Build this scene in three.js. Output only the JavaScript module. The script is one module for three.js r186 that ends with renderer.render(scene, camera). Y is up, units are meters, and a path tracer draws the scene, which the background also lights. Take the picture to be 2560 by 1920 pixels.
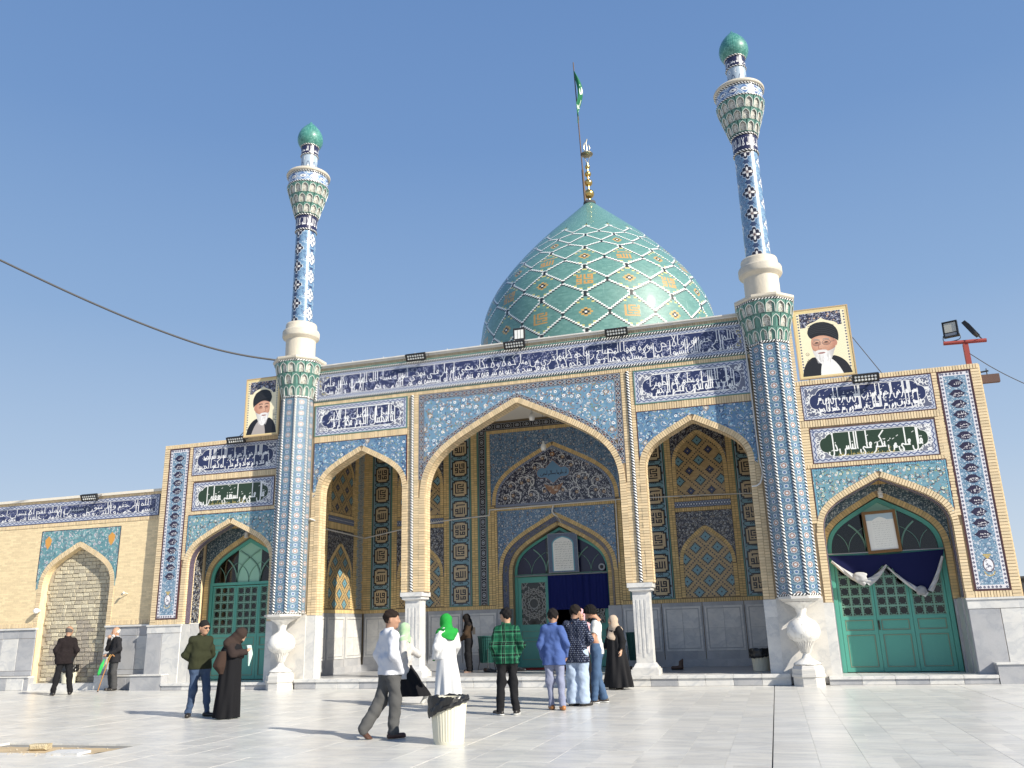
import * as THREE from 'three';
import { mergeGeometries } from 'three/addons/utils/BufferGeometryUtils.js';

// ---------- camera, sky, sun, exposure ----------
const scene = new THREE.Scene();
const camera = new THREE.PerspectiveCamera(49.465, 4 / 3, 0.1, 900);
camera.position.set(6.162, 1.4025, 21.1625);
camera.rotation.set(THREE.MathUtils.degToRad(16.343), THREE.MathUtils.degToRad(16.505), THREE.MathUtils.degToRad(-1.6), 'YXZ');
const renderer = new THREE.WebGLRenderer({ antialias: true });
renderer.toneMapping = THREE.LinearToneMapping;
renderer.toneMappingExposure = 1.62;
renderer.shadowMap.enabled = true;
const SUN = new THREE.Vector3(0.78, 0.52, 0.348).normalize();
{
  const W = 256, H = 256, d = new Float32Array(W * H * 4);
  const stops = [[-90, [.28, .27, .25]], [-2, [.33, .335, .335]], [0, [.41, .455, .50]], [4, [.36, .425, .497]], [10, [.268, .354, .472]], [20, [.166, .262, .42]], [32, [.108, .195, .365]], [50, [.074, .146, .308]], [90, [.048, .1, .238]]];
  for (let y = 0; y < H; y++) for (let x = 0; x < W; x++) {
    const el = ((y + .5) / H - .5) * 180;
    let i = 0; while (i < stops.length - 2 && el > stops[i + 1][0]) i++;
    const t = Math.min(1, Math.max(0, (el - stops[i][0]) / (stops[i + 1][0] - stops[i][0])));
    for (let c = 0; c < 3; c++) d[(y * W + x) * 4 + c] = stops[i][1][c] * (1 - t) + stops[i + 1][1][c] * t;
    d[(y * W + x) * 4 + 3] = 1;
  }
  const sky = new THREE.DataTexture(d, W, H, THREE.RGBAFormat, THREE.FloatType);
  sky.mapping = THREE.EquirectangularReflectionMapping; sky.magFilter = THREE.LinearFilter; sky.minFilter = THREE.LinearFilter; sky.needsUpdate = true;
  scene.background = sky; scene.environment = sky;
}
const sun = new THREE.DirectionalLight(new THREE.Color(1, .93, .80), 4.6);
sun.position.copy(SUN).multiplyScalar(60); sun.target.position.set(0, 0, 0);
sun.castShadow = true; sun.shadow.mapSize.set(4096, 4096);
Object.assign(sun.shadow.camera, { left: -30, right: 30, top: 30, bottom: -30, near: 1, far: 140 });
scene.add(sun, sun.target);

// ---------- helpers ----------
let seed = 7, SAT = 1; // SAT mutes the glaze pigments of the printed tiles
const rnd = () => { seed = (seed + 0x6D2B79F5) | 0; let t = Math.imul(seed ^ (seed >>> 15), 1 | seed); t = (t + Math.imul(t ^ (t >>> 7), 61 | t)) ^ t; return ((t ^ (t >>> 14)) >>> 0) / 4294967296; };
const rr = (a, b) => a + (b - a) * rnd();
const PI = Math.PI, clamp = (x, a, b) => Math.min(b, Math.max(a, x)), mix = (a, b, t) => a + (b - a) * t, sst = (a, b, x) => { const t = clamp((x - a) / (b - a), 0, 1); return t * t * (3 - 2 * t); };
const hash2 = (x, y, s = 0) => { let h = Math.imul(x, 374761393) + Math.imul(y, 668265263) + Math.imul(s, 1442695041); h = Math.imul(h ^ (h >>> 13), 1274126177); return ((h ^ (h >>> 16)) >>> 0) / 4294967296; };
function vnoise(x, y, per = 1e9, s = 0) {
  const xi = Math.floor(x), yi = Math.floor(y), fx = x - xi, fy = y - yi, m = (v) => ((v % per) + per) % per;
  const u = fx * fx * (3 - 2 * fx), v = fy * fy * (3 - 2 * fy), a = m(xi), b = m(xi + 1), c = m(yi), e = m(yi + 1);
  return mix(mix(hash2(a, c, s), hash2(b, c, s), u), mix(hash2(a, e, s), hash2(b, e, s), u), v);
}
const fbm = (x, y, per, o = 4, s = 0) => { let f = 0, a = .5, t = 0; for (let i = 0; i < o; i++) { f += a * vnoise(x, y, per, s + i); t += a; a /= 2; x *= 2; y *= 2; per *= 2; } return f / t; };
const taken = {};
const numbered = (n) => { const k = taken[n] = (taken[n] ?? -1) + 1; return k ? n + '_' + String(k).padStart(3, '0') : n; };
function lay(o) { o.castShadow = true; o.receiveShadow = true; return o; }
function mesh(name, geo, m, parent) { const o = lay(new THREE.Mesh(geo, m)); if (!parent) { o.name = numbered(name); scene.add(o); } else { o.name = name; parent.add(o); } return o; }
function part(name, parent) { const g = new THREE.Group(); g.name = name; parent.add(g); return g; }
function thing(name, label, category, pos = [0, 0, 0], ry = 0, group) {
  const g = new THREE.Group(); g.name = numbered(name); g.position.set(...pos); g.rotation.y = ry; g.userData = { label, category }; if (group) g.userData.group = group; scene.add(g); return g;
}
const stuff = (o, label) => { o.userData.kind = 'stuff'; if (label) o.userData.label = label; return o; };
function canvasTex(w, h, draw, o = {}) {
  const c = document.createElement('canvas'); c.width = w; c.height = h; const g = c.getContext('2d'); draw(g, w, h); if (SAT < 1) { const im = g.getImageData(0, 0, w, h), d = im.data; for (let i = 0; i < d.length; i += 4) { const l = d[i] * .3 + d[i + 1] * .55 + d[i + 2] * .15; for (let k = 0; k < 3; k++) d[i + k] = l + (d[i + k] - l) * SAT; } g.putImageData(im, 0, 0); }
  const t = new THREE.CanvasTexture(c); t.colorSpace = o.linear ? THREE.NoColorSpace : THREE.SRGBColorSpace; t.wrapS = t.wrapT = THREE.RepeatWrapping; t.magFilter = THREE.LinearFilter; t.anisotropy = 8;
  return t;
}
function dataTex(w, h, f, o = {}) {
  const d = new Uint8Array(w * h * 4);
  for (let y = 0; y < h; y++) for (let x = 0; x < w; x++) { const c = f(x / w, y / h, x, y), i = (y * w + x) * 4; d[i] = clamp(c[0], 0, 255); d[i + 1] = clamp(c[1], 0, 255); d[i + 2] = clamp(c[2], 0, 255); d[i + 3] = 255; }
  const t = new THREE.DataTexture(d, w, h); t.colorSpace = o.linear ? THREE.NoColorSpace : THREE.SRGBColorSpace; t.wrapS = t.wrapT = THREE.RepeatWrapping; t.magFilter = THREE.LinearFilter; t.minFilter = THREE.LinearMipmapLinearFilter; t.generateMipmaps = true; t.needsUpdate = true; return t;
}
const rep = (t, u, v, ou = 0, ov = 0) => { const c = t.clone(); c.repeat.set(u, v); c.offset.set(ou, ov); c.needsUpdate = true; return c; };
const M = (o) => new THREE.MeshStandardMaterial({ roughness: .8, side: THREE.DoubleSide, ...o });
const GL = (o) => new THREE.MeshPhysicalMaterial({ roughness: .32, side: THREE.DoubleSide, clearcoat: .25, clearcoatRoughness: .12, ...o });
const lin = (r, g, b) => new THREE.Color().setRGB(r, g, b);

// triangle collector with uv in metres and vertex colour
class GB {
  constructor() { this.p = []; this.n = []; this.u = []; this.c = []; this.i = []; }
  get k() { return this.p.length / 3; }
  quad(a, b, c, d, col = [1, 1, 1], uv) {
    const e = [b[0] - a[0], b[1] - a[1], b[2] - a[2]], f = [d[0] - a[0], d[1] - a[1], d[2] - a[2]];
    let n = [e[1] * f[2] - e[2] * f[1], e[2] * f[0] - e[0] * f[2], e[0] * f[1] - e[1] * f[0]]; const L = Math.hypot(...n) || 1; n = n.map((v) => v / L);
    const k = this.k, le = Math.hypot(...e), lf = Math.hypot(...f), UV = uv || [[0, 0], [le, 0], [le, lf], [0, lf]];
    [a, b, c, d].forEach((q, j) => { this.p.push(...q); this.n.push(...n); this.u.push(...UV[j]); this.c.push(...col); });
    this.i.push(k, k + 1, k + 2, k, k + 2, k + 3); return this;
  }
  // hexahedron from bottom ring b[4] and top ring t[4] (ccw seen from +dir b->t)
  hexa(b, t, col, skip = '') {
    if (!skip.includes('t')) this.quad(t[0], t[1], t[2], t[3], col);
    if (!skip.includes('b')) this.quad(b[3], b[2], b[1], b[0], col);
    for (let k = 0; k < 4; k++) { const j = (k + 1) % 4; this.quad(b[k], b[j], t[j], t[k], col); }
    return this;
  }
  box(x0, y0, z0, x1, y1, z1, col, skip = '') {
    return this.hexa([[x0, y0, z0], [x1, y0, z0], [x1, y1, z0], [x0, y1, z0]], [[x0, y0, z1], [x1, y0, z1], [x1, y1, z1], [x0, y1, z1]], col, skip);
  }
  geo() {
    const g = new THREE.BufferGeometry();
    g.setAttribute('position', new THREE.Float32BufferAttribute(this.p, 3)); g.setAttribute('normal', new THREE.Float32BufferAttribute(this.n, 3));
    g.setAttribute('uv', new THREE.Float32BufferAttribute(this.u, 2)); g.setAttribute('color', new THREE.Float32BufferAttribute(this.c, 3)); g.setIndex(this.i); return g;
  }
}
const boxG = (x0, y0, z0, x1, y1, z1) => new GB().box(x0, y0, z0, x1, y1, z1).geo();
// chamfered slab, front face towards +z
function chamG(x0, y0, z0, x1, y1, z1, c = .006) {
  const g = new GB(), w = [1, 1, 1], B = [[x0, y0, z0], [x1, y0, z0], [x1, y1, z0], [x0, y1, z0]], m = [[x0, y0, z1 - c], [x1, y0, z1 - c], [x1, y1, z1 - c], [x0, y1, z1 - c]], t = [[x0 + c, y0 + c, z1], [x1 - c, y0 + c, z1], [x1 - c, y1 - c, z1], [x0 + c, y1 - c, z1]];
  const U = (r) => r.map((q) => [q[0], q[1]]);
  g.quad(t[0], t[1], t[2], t[3], w, U(t)); g.quad(B[3], B[2], B[1], B[0], w);
  for (let k = 0; k < 4; k++) { const j = (k + 1) % 4; g.quad(B[k], B[j], m[j], m[k], w); g.quad(m[k], m[j], t[j], t[k], w, U([m[k], m[j], t[j], t[k]])); }
  return g.geo();
}
function tubeG(pts, r, seg = 24, rad = 6) { return new THREE.TubeGeometry(new THREE.CatmullRomCurve3(pts.map((p) => new THREE.Vector3(...p))), seg, r, rad, false); }
function rodG(a, b, r, r2 = r, rad = 8) {
  const A = new THREE.Vector3(...a), B = new THREE.Vector3(...b), d = B.clone().sub(A), g = new THREE.CylinderGeometry(r2, r, d.length(), rad);
  g.applyQuaternion(new THREE.Quaternion().setFromUnitVectors(new THREE.Vector3(0, 1, 0), d.normalize())); g.translate((A.x + B.x) / 2, (A.y + B.y) / 2, (A.z + B.z) / 2); return g;
}
const clean = (g) => { const o = new THREE.BufferGeometry(), q = g.index ? g.toNonIndexed() : g; for (const k of ['position', 'normal', 'uv']) if (q.attributes[k]) o.setAttribute(k, q.attributes[k]); return o; };
const merge = (...gs) => mergeGeometries(gs.flat().map(clean));
const move = (g, x, y, z) => (g.translate(x, y, z), g);
const latheG = (pts, seg = 48) => new THREE.LatheGeometry(pts.map(([r, y]) => new THREE.Vector2(r, y)), seg);
// pointed four-centred arch: points from (+w,y0) over the apex to (-w,y0), centred on cx
function arch(cx, w, y0, rise, n = 14) {
  const h = []; for (let i = 0; i <= n; i++) { const t = i / n, s = 1 - t; h.push([s * s * s + 3 * s * s * t + 3 * s * t * t * .72, 3 * s * s * t * .5 + 3 * s * t * t * .6 + t * t * t]); }
  return [...h.map(([x, y]) => [cx + x * w, y0 + y * rise]), ...h.slice(0, -1).reverse().map(([x, y]) => [cx - x * w, y0 + y * rise])];
}
const off = (path, d) => path.map((p, i) => { const q = path[Math.max(0, i - 1)], s = path[Math.min(path.length - 1, i + 1)], dx = s[0] - q[0], dy = s[1] - q[1], l = Math.hypot(dx, dy); return [p[0] + dy / l * d, p[1] - dx / l * d]; });
const shapeOf = (pts, holes = []) => { const s = new THREE.Shape(pts.map((p) => new THREE.Vector2(...p))); for (const h of holes) s.holes.push(new THREE.Path(h.map((p) => new THREE.Vector2(...p)))); return s; };
const extr = (pts, z0, z1, holes) => move(new THREE.ExtrudeGeometry(shapeOf(pts, holes), { depth: z1 - z0, bevelEnabled: false, curveSegments: 8 }), 0, 0, z0);
const rect = (x0, y0, x1, y1) => [[x0, y0], [x1, y0], [x1, y1], [x0, y1]];
// uv 0..1 over a box of xy
function fitUV(g, x0, y0, x1, y1) { const p = g.attributes.position, u = g.attributes.uv; for (let i = 0; i < p.count; i++) u.setXY(i, (p.getX(i) - x0) / (x1 - x0), (p.getY(i) - y0) / (y1 - y0)); return g; }
const panelG = (x0, y0, x1, y1, z0, z1) => fitUV(boxG(x0, y0, z0, x1, y1, z1), x0, y0, x1, y1);
// bricks laid along a polyline; band from offset a to b (left of travel), raised from z0 to z1
function bricks(gb, path, a, b, z0, z1, step, joint, tone, jitter = .004) {
  const L = [0]; for (let i = 1; i < path.length; i++) L.push(L[i - 1] + Math.hypot(path[i][0] - path[i - 1][0], path[i][1] - path[i - 1][1]));
  const tot = L[L.length - 1], n = Math.max(1, Math.round(tot / step)), st = tot / n;
  const at = (s) => { let i = 1; while (i < L.length - 1 && L[i] < s) i++; const t = (s - L[i - 1]) / (L[i] - L[i - 1] || 1), A = path[i - 1], B = path[i], dx = B[0] - A[0], dy = B[1] - A[1], l = Math.hypot(dx, dy) || 1; return [A[0] + dx * t, A[1] + dy * t, -dy / l, dx / l]; };
  for (let k = 0; k < n; k++) {
    const p = at(k * st + joint / 2), q = at((k + 1) * st - joint / 2), z = z1 + rr(-jitter, jitter), c = tone();
    const B = [[p[0] + p[2] * b, p[1] + p[3] * b], [p[0] + p[2] * a, p[1] + p[3] * a], [q[0] + q[2] * a, q[1] + q[3] * a], [q[0] + q[2] * b, q[1] + q[3] * b]];
    gb.hexa(B.map((v) => [v[0], v[1], z0]), B.map((v) => [v[0], v[1], z]), c, 'b');
  }
}
// ---------- calligraphy: strokes of joined letters ----------
const J = { b: [2.2, 'M0 0L-1 0Q-1.2 -2 -1 -2.6Q-1.2 0 -2.2 0'], s: [5, 'M0 0Q-.6 0 -.8 -1.8Q-1 0 -2 0Q-2.4 -.2 -2.4 -1.8Q-2.6 0 -3.6 0Q-4 -.2 -4 -2Q-4.2 0 -5 0'], j: [4, 'M0 0Q-1 -.2 -2 -1.4Q-2.6 -2.8 -3.9 -2.4M-1.6 -1Q-2.6 0 -4 0'], S: [5.2, 'M0 0Q-1.2 -3.4 -3.4 -3Q-4.4 -2.4 -3.4 -.6Q-2.8 0 0 0M-3 0Q-4.3 0 -4.4 -1.4Q-4.4 0 -5.2 0'], T: [4.6, 'M0 0Q-1.2 -3.4 -3 -3Q-4 -2.2 -3 -.3L0 0M-3.4 -.3L-3.2 -9M-3 0L-4.6 0'], E: [3, 'M0 0L-.9 0Q-2.4 -2.8 -.4 -2.8Q.8 -2.4 -1.4 0L-3 0'], f: [2.8, 'M0 0L-.8 0Q-2.4 -.6 -2 -2.4Q-1 -3.4 -.5 -2Q-.4 -.4 -2.8 0'], k: [4, 'M0 0L-4 0M-.8 0Q-1 -4 -3 -6L1.4 -9.4'], l: [1.9, 'M0 0L-.9 0L-.9 -10M-.9 0L-1.9 0'], m: [2.6, 'M0 0Q-.6 1.6 -1.8 1Q-2.2 -1 -.9 -1.2Q-.3 -.6 -1.2 0L-2.6 0'], h: [3.2, 'M0 0Q-1 -2.6 -2 -2.2Q-3 -.6 -1.2 -.2Q-.6 1.4 -1.8 1.8Q-2.4 .8 -1.8 0L-3.2 0'] };
const EN = { a: [1.3, 'M0 0Q-.8 0 -.8 -1L-.7 -10'], b: [7, 'M0 0Q-.4 1.2 -3.5 1.2Q-6.6 1.2 -6.6 -1.8'], n: [5, 'M0 -.2Q.4 3.6 -2.4 3.8Q-5 3.6 -4.6 -.6'], y: [5, 'M0 0Q-2.4 -1.4 -2.6 .4Q0 2.8 -2 3.8Q-5.4 4 -4.8 .6'], j: [4.4, 'M.2 -2.4Q-2 -3.8 -3.6 -2.6Q-1 -2.4 -2.6 -.6Q-5 2.6 -2.6 4.4Q-1 5 .4 4.2'], d: [2.8, 'M0 -.2Q.2 .4 -1 .4L-2.6 .2M-.2 0Q-.4 -2 -1.6 -3.2'], r: [2.4, 'M0 -.6Q.2 2.2 -3 3.6'], w: [3, 'M0 0Q-1.8 .2 -1.8 -1.2Q-1 -2.8 -.2 -1.4Q.6 1.8 -3.4 3.4'], s: [9, 'M0 0Q-.6 0 -.8 -1.8Q-1 0 -2 0Q-2.4 -.2 -2.4 -1.8Q-2.6 0 -3.8 0Q-3.6 3.6 -6.4 3.8Q-9 3.6 -8.6 -.6'], S: [8.6, 'M0 0Q-1.2 -3.4 -3.4 -3Q-4.4 -2.4 -3.4 -.6Q-2.8 0 0 0M-3.6 0Q-3.4 3.6 -6 3.8Q-8.6 3.6 -8.2 -.6'], T: [4.6, 'M0 0Q-1.2 -3.4 -3 -3Q-4 -2.2 -3 -.3L0 0M-3.4 -.3L-3.2 -9'], E: [4, 'M0 0L-.9 0Q-2.2 -2.8 -.4 -2.8Q.8 -2.2 -1.4 -.4Q-4.4 2.4 -2.4 4.4Q-.6 5 .4 4'], f: [8, 'M0 0L-.8 0Q-2.4 -.6 -2 -2.4Q-1 -3.4 -.5 -2Q-.6 .8 -4 1.2Q-7.6 1.4 -7.6 -1.4'], q: [5.6, 'M0 0L-.8 0Q-2.4 -.6 -2 -2.4Q-1 -3.4 -.5 -2Q.4 3.6 -2.8 3.8Q-5.4 3.6 -5 -.6'], k: [6, 'M0 0Q0 1 -2.8 1L-5.4 .8M0 .4L.2 -9M-1.6 -3.2Q-3 -4 -1.2 -5'], l: [4.4, 'M0 -10L0 1.6Q-.2 3.6 -2.2 3.6Q-4.4 3.4 -4.2 .8'], m: [2.8, 'M0 0Q-.6 1.4 -1.8 .8Q-2.2 -1 -.9 -1.2Q-.3 -.6 -1.6 0Q-2.4 .8 -2.2 5'], h: [2.6, 'M0 0Q-.4 -.6 -1.2 -2.6Q-2.6 -1.4 -2 0Q-1.2 .8 0 0'], L: [4.2, 'M0 -9.6L-3.4 0Q-1.6 1 -.4 -.6L-4 -10'], '`': [1.6, 'M0 -2.6Q-1.4 -3.2 -1 -2L-.2 -1.4L-1.4 -1.2'] };
// letter -> [joined shape, end shape, dots above, dots below]
const LET = { 'ا': [0, 'a'], 'أ': [0, 'a'], 'آ': [0, 'a'], 'إ': [0, 'a'], 'ب': ['b', 'b', 0, 1], 'پ': ['b', 'b', 0, 3], 'ت': ['b', 'b', 2], 'ة': [0, 'h', 2], 'ث': ['b', 'b', 3], 'ج': ['j', 'j', 0, 1], 'ح': ['j', 'j'], 'خ': ['j', 'j', 1], 'د': [0, 'd'], 'ذ': [0, 'd', 1], 'ر': [0, 'r'], 'ز': [0, 'r', 1], 'س': ['s', 's'], 'ش': ['s', 's', 3], 'ص': ['S', 'S'], 'ض': ['S', 'S', 1], 'ط': ['T', 'T'], 'ظ': ['T', 'T', 1], 'ع': ['E', 'E'], 'غ': ['E', 'E', 1], 'ف': ['f', 'f', 1], 'ق': ['f', 'q', 2], 'ک': ['k', 'k'], 'گ': ['k', 'k'], 'ل': ['l', 'l'], 'م': ['m', 'm'], 'ن': ['b', 'n', 1], 'و': [0, 'w'], 'ؤ': [0, 'w'], 'ه': ['h', 'h'], 'ی': ['b', 'y', 0, 2], 'ئ': ['b', 'y'], 'ء': [0, '`'], '\u0001': [0, 'L'] };
const P2 = {}; const path2 = (d) => P2[d] || (P2[d] = new Path2D(d));
function layout(text) {
  const out = []; let x = 0;
  text.replace(/لا/g, '\u0001').split(' ').forEach((word, wi) => {
    const ch = [...word]; ch.forEach((c, i) => {
      const L = LET[c]; if (!L) return;
      const g = L[0] && i < ch.length - 1 && ch[i + 1] !== 'ء' ? J[L[0]] : EN[L[1]];
      out.push({ x, d: g[1], w: g[0], up: L[2] || 0, dn: L[3] || 0, wi }); x -= g[0] + (L[0] && i < ch.length - 1 ? 0 : .5);
    }); x -= 1.1;
  });
  return { out, w: -x };
}
// text fitted into the box (right-aligned run), u = unit size; tiers lift every other word
function script(g, text, x0, x1, base, u, o = {}) {
  const { out, w } = layout(text), sx = (x1 - x0) / w;
  g.save(); g.lineCap = 'butt'; g.lineJoin = 'round'; g.strokeStyle = g.fillStyle = o.color || '#f4f3ef'; const pw = (o.pen || 1.15) * (o.px || u);
  for (const q of out) {
    const lift = o.tier ? (q.wi % o.tiers || 0) * o.tier : 0;
    const X0 = x1 + q.x * sx, Y0 = base - lift * u, kx = clamp(sx, u * .2, u * 1.6), pp = new Path2D(); pp.addPath(path2(q.d), new DOMMatrix([kx, 0, 0, u, X0, Y0])); g.lineWidth = pw; g.stroke(pp); g.save(); g.translate(X0, Y0); g.scale(kx, u);
    const dots = (n, y) => { for (let k = 0; k < n; k++) { const dx = -q.w / 2 + (k - (Math.min(n, 2) - 1) / 2 * (k < 2 ? 1 : 1)) * 1.2 - (k === 2 ? 1.2 : 0), dy = y - (k === 2 ? 1.2 : 0); const a = pw * .55 / kx, b = pw * .55 / u; g.beginPath(); g.moveTo(dx - a, dy); g.lineTo(dx, dy - b); g.lineTo(dx + a, dy); g.lineTo(dx, dy + b); g.fill(); } };
    dots(q.up, -4.2); dots(q.dn, 2.6); g.restore();
  }
  if (o.marks) for (let k = 0; k < o.marks; k++) { const X = rr(x0, x1), Y = base - u * rr(-3, 12 + (o.tier || 0)); g.lineWidth = pw * .45; g.beginPath(); g.moveTo(X, Y); g.lineTo(X + pw * 1.6, Y - pw * .9); g.stroke(); }
  g.restore();
}
// ---------- floral tile fields ----------
function spiral(g, x, y, r, turn, dir) { g.beginPath(); for (let t = 0; t <= 1; t += .04) { const a = turn + dir * t * 4.4, q = r * (1 - t * .82); const X = x + Math.cos(a) * q, Y = y + Math.sin(a) * q; t ? g.lineTo(X, Y) : g.moveTo(X, Y); } g.stroke(); }
function flower(g, x, y, r, c1, c2, n = 6) { g.fillStyle = c1; for (let k = 0; k < n; k++) { const a = k / n * 2 * PI; g.beginPath(); g.arc(x + Math.cos(a) * r * .55, y + Math.sin(a) * r * .55, r * .5, 0, 7); g.fill(); } g.fillStyle = c2; g.beginPath(); g.arc(x, y, r * .38, 0, 7); g.fill(); }
function floral(g, w, h, o) {
  g.fillStyle = o.ground; g.fillRect(0, 0, w, h);
  if (o.ground2) for (let k = 0; k < 90; k++) { g.globalAlpha = .5; g.fillStyle = o.ground2; g.beginPath(); g.ellipse(rr(0, w), rr(0, h), rr(8, 40), rr(6, 24), rr(0, 3), 0, 7); g.fill(); } g.globalAlpha = 1;
  const s = o.s || 60, wrap = (f) => { for (const a of [-w, 0, w]) for (const b of [-h, 0, h]) { g.save(); g.translate(a, b); f(); g.restore(); } };
  const nx = Math.round(w / s), ny = Math.round(h / s);
  for (let j = 0; j < ny; j++) for (let i = 0; i < nx; i++) {
    const x = (i + .5 + rr(-.25, .25)) * w / nx, y = (j + .5 + rr(-.25, .25)) * h / ny, r = s * rr(.42, .62), t0 = rr(0, 6.3), d = rnd() < .5 ? 1 : -1, c = o.vines[(i + j * 3) % o.vines.length], lf = [...Array(7)].map(() => [rr(-1, 1), rr(-1, 1), rr(0, 6.3)]), fc = o.flowers[Math.floor(rnd() * o.flowers.length)], big = rnd() < .35;
    wrap(() => {
      if (x < -99) return;
      if (o.outline) { g.strokeStyle = o.outline; g.lineWidth = s * .11; spiral(g, x, y, r, t0, d); }
      g.strokeStyle = c; g.lineWidth = s * .055; spiral(g, x, y, r, t0, d);
      for (const [a, b, e] of lf) { g.fillStyle = o.leaf[Math.abs(Math.round(a * 7)) % o.leaf.length]; g.beginPath(); g.ellipse(x + a * s * .6, y + b * s * .6, s * .13, s * .055, e, 0, 7); g.fill(); }
      flower(g, x + r * .2 * d, y, s * (big ? .2 : .13), fc[0], fc[1], big ? 7 : 5);
    });
  }
  if (o.pal) for (let k = 0; k < o.pal; k++) { const x = rr(0, w), y = rr(0, h); wrap(() => { g.strokeStyle = o.palc; g.lineWidth = s * .07; for (let q = 0; q < 4; q++) { g.beginPath(); g.arc(x + Math.cos(q * PI / 2) * s * .2, y + Math.sin(q * PI / 2) * s * .2, s * .2, 0, 7); g.stroke(); } flower(g, x, y, s * .17, '#e9e4dc', o.palc); }); }
  if (o.mott) { for (let k = 0; k < w * h / 900; k++) { g.globalAlpha = .1; g.fillStyle = rnd() < .5 ? '#000' : '#fff'; g.fillRect(rr(0, w), rr(0, h), rr(3, 18), rr(3, 18)); } g.globalAlpha = 1; }
}
const T = {}; SAT = .62;
const FL = (name, w, o) => { T[name] = canvasTex(w, w, (g) => floral(g, w, w, o)); };
FL('blue', 512, { s: 50, ground: '#4a83b6', ground2: '#5f97c4', outline: '#2a3f70', vines: ['#e8e6e2', '#bcd8ea', '#23407f'], leaf: ['#dfe6ea', '#264a94', '#6fb4dc', '#8fa24e'], flowers: [['#f1eee8', '#3a5fa0'], ['#d8e6ee', '#a4562e'], ['#7cc0e4', '#f0ede4']], pal: 4, palc: '#b98a4e', mott: 1 });
FL('center', 1024, { s: 72, ground: '#5b98c2', ground2: '#6fabd0', outline: '#2d3a60', vines: ['#efe9e0', '#d9a06a', '#e6eef0'], leaf: ['#efece6', '#25468c', '#6a8c4e', '#b8622e'], flowers: [['#f6f2ea', '#2f4f96'], ['#f2efe8', '#b0602e'], ['#cfe3ee', '#2e4a90']], pal: 9, palc: '#a8703a', mott: 1 });
FL('dusty', 1024, { s: 56, ground: '#4a7eb0', ground2: '#5f94c0', outline: '#2b3a60', vines: ['#c9ccd0', '#9fb4c8', '#2c3c66'], leaf: ['#d2d4d4', '#2b3f6e', '#7ba6c6'], flowers: [['#d8d8d4', '#333f60'], ['#b7c8d6', '#5a6a8c'], ['#8a6a50', '#d8d4cc']], pal: 5, palc: '#2a2c3c', mott: 1 });
FL('wing', 512, { s: 50, ground: '#5a9fb8', ground2: '#6aaec2', outline: '#22424f', vines: ['#2a5a5c', '#8a4a4a', '#e3ddc2'], leaf: ['#e9e3c8', '#2a4a70', '#9ab86a', '#c8705a'], flowers: [['#f2f0ea', '#c9a05a'], ['#f0e9b8', '#4a7a9a'], ['#e8e4de', '#a05a50']], mott: 1 });
FL('niche', 512, { s: 58, ground: '#4f97a4', ground2: '#68b0b4', outline: '#33586e', vines: ['#cfc9c8', '#8ea6b8', '#bfd0d0'], leaf: ['#dcd4d4', '#3f7a90', '#86c2c0'], flowers: [['#c8c2c8', '#6a7a96'], ['#a9cccc', '#5f8a96']], mott: 1 });
FL('dark', 512, { s: 52, ground: '#22243c', ground2: '#2a2d50', vines: ['#c9cbcc', '#e2e2de', '#9fa3ac'], leaf: ['#c4c6c6', '#8a8f9e', '#b89a5a'], flowers: [['#d6d6d2', '#4a4a5c'], ['#9aa0ac', '#d8d8d4'], ['#a08a58', '#d8d4c8']] });
FL('darkteal', 512, { s: 48, ground: '#36586e', ground2: '#426a80', outline: '#22384c', vines: ['#c8d2cc', '#7fa0a8', '#dfe4dc'], leaf: ['#8fb0b4', '#d2dad4', '#5a8290'], flowers: [['#d8e0d8', '#3a5a70'], ['#9ab8bc', '#e4e6dc']] });
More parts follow.
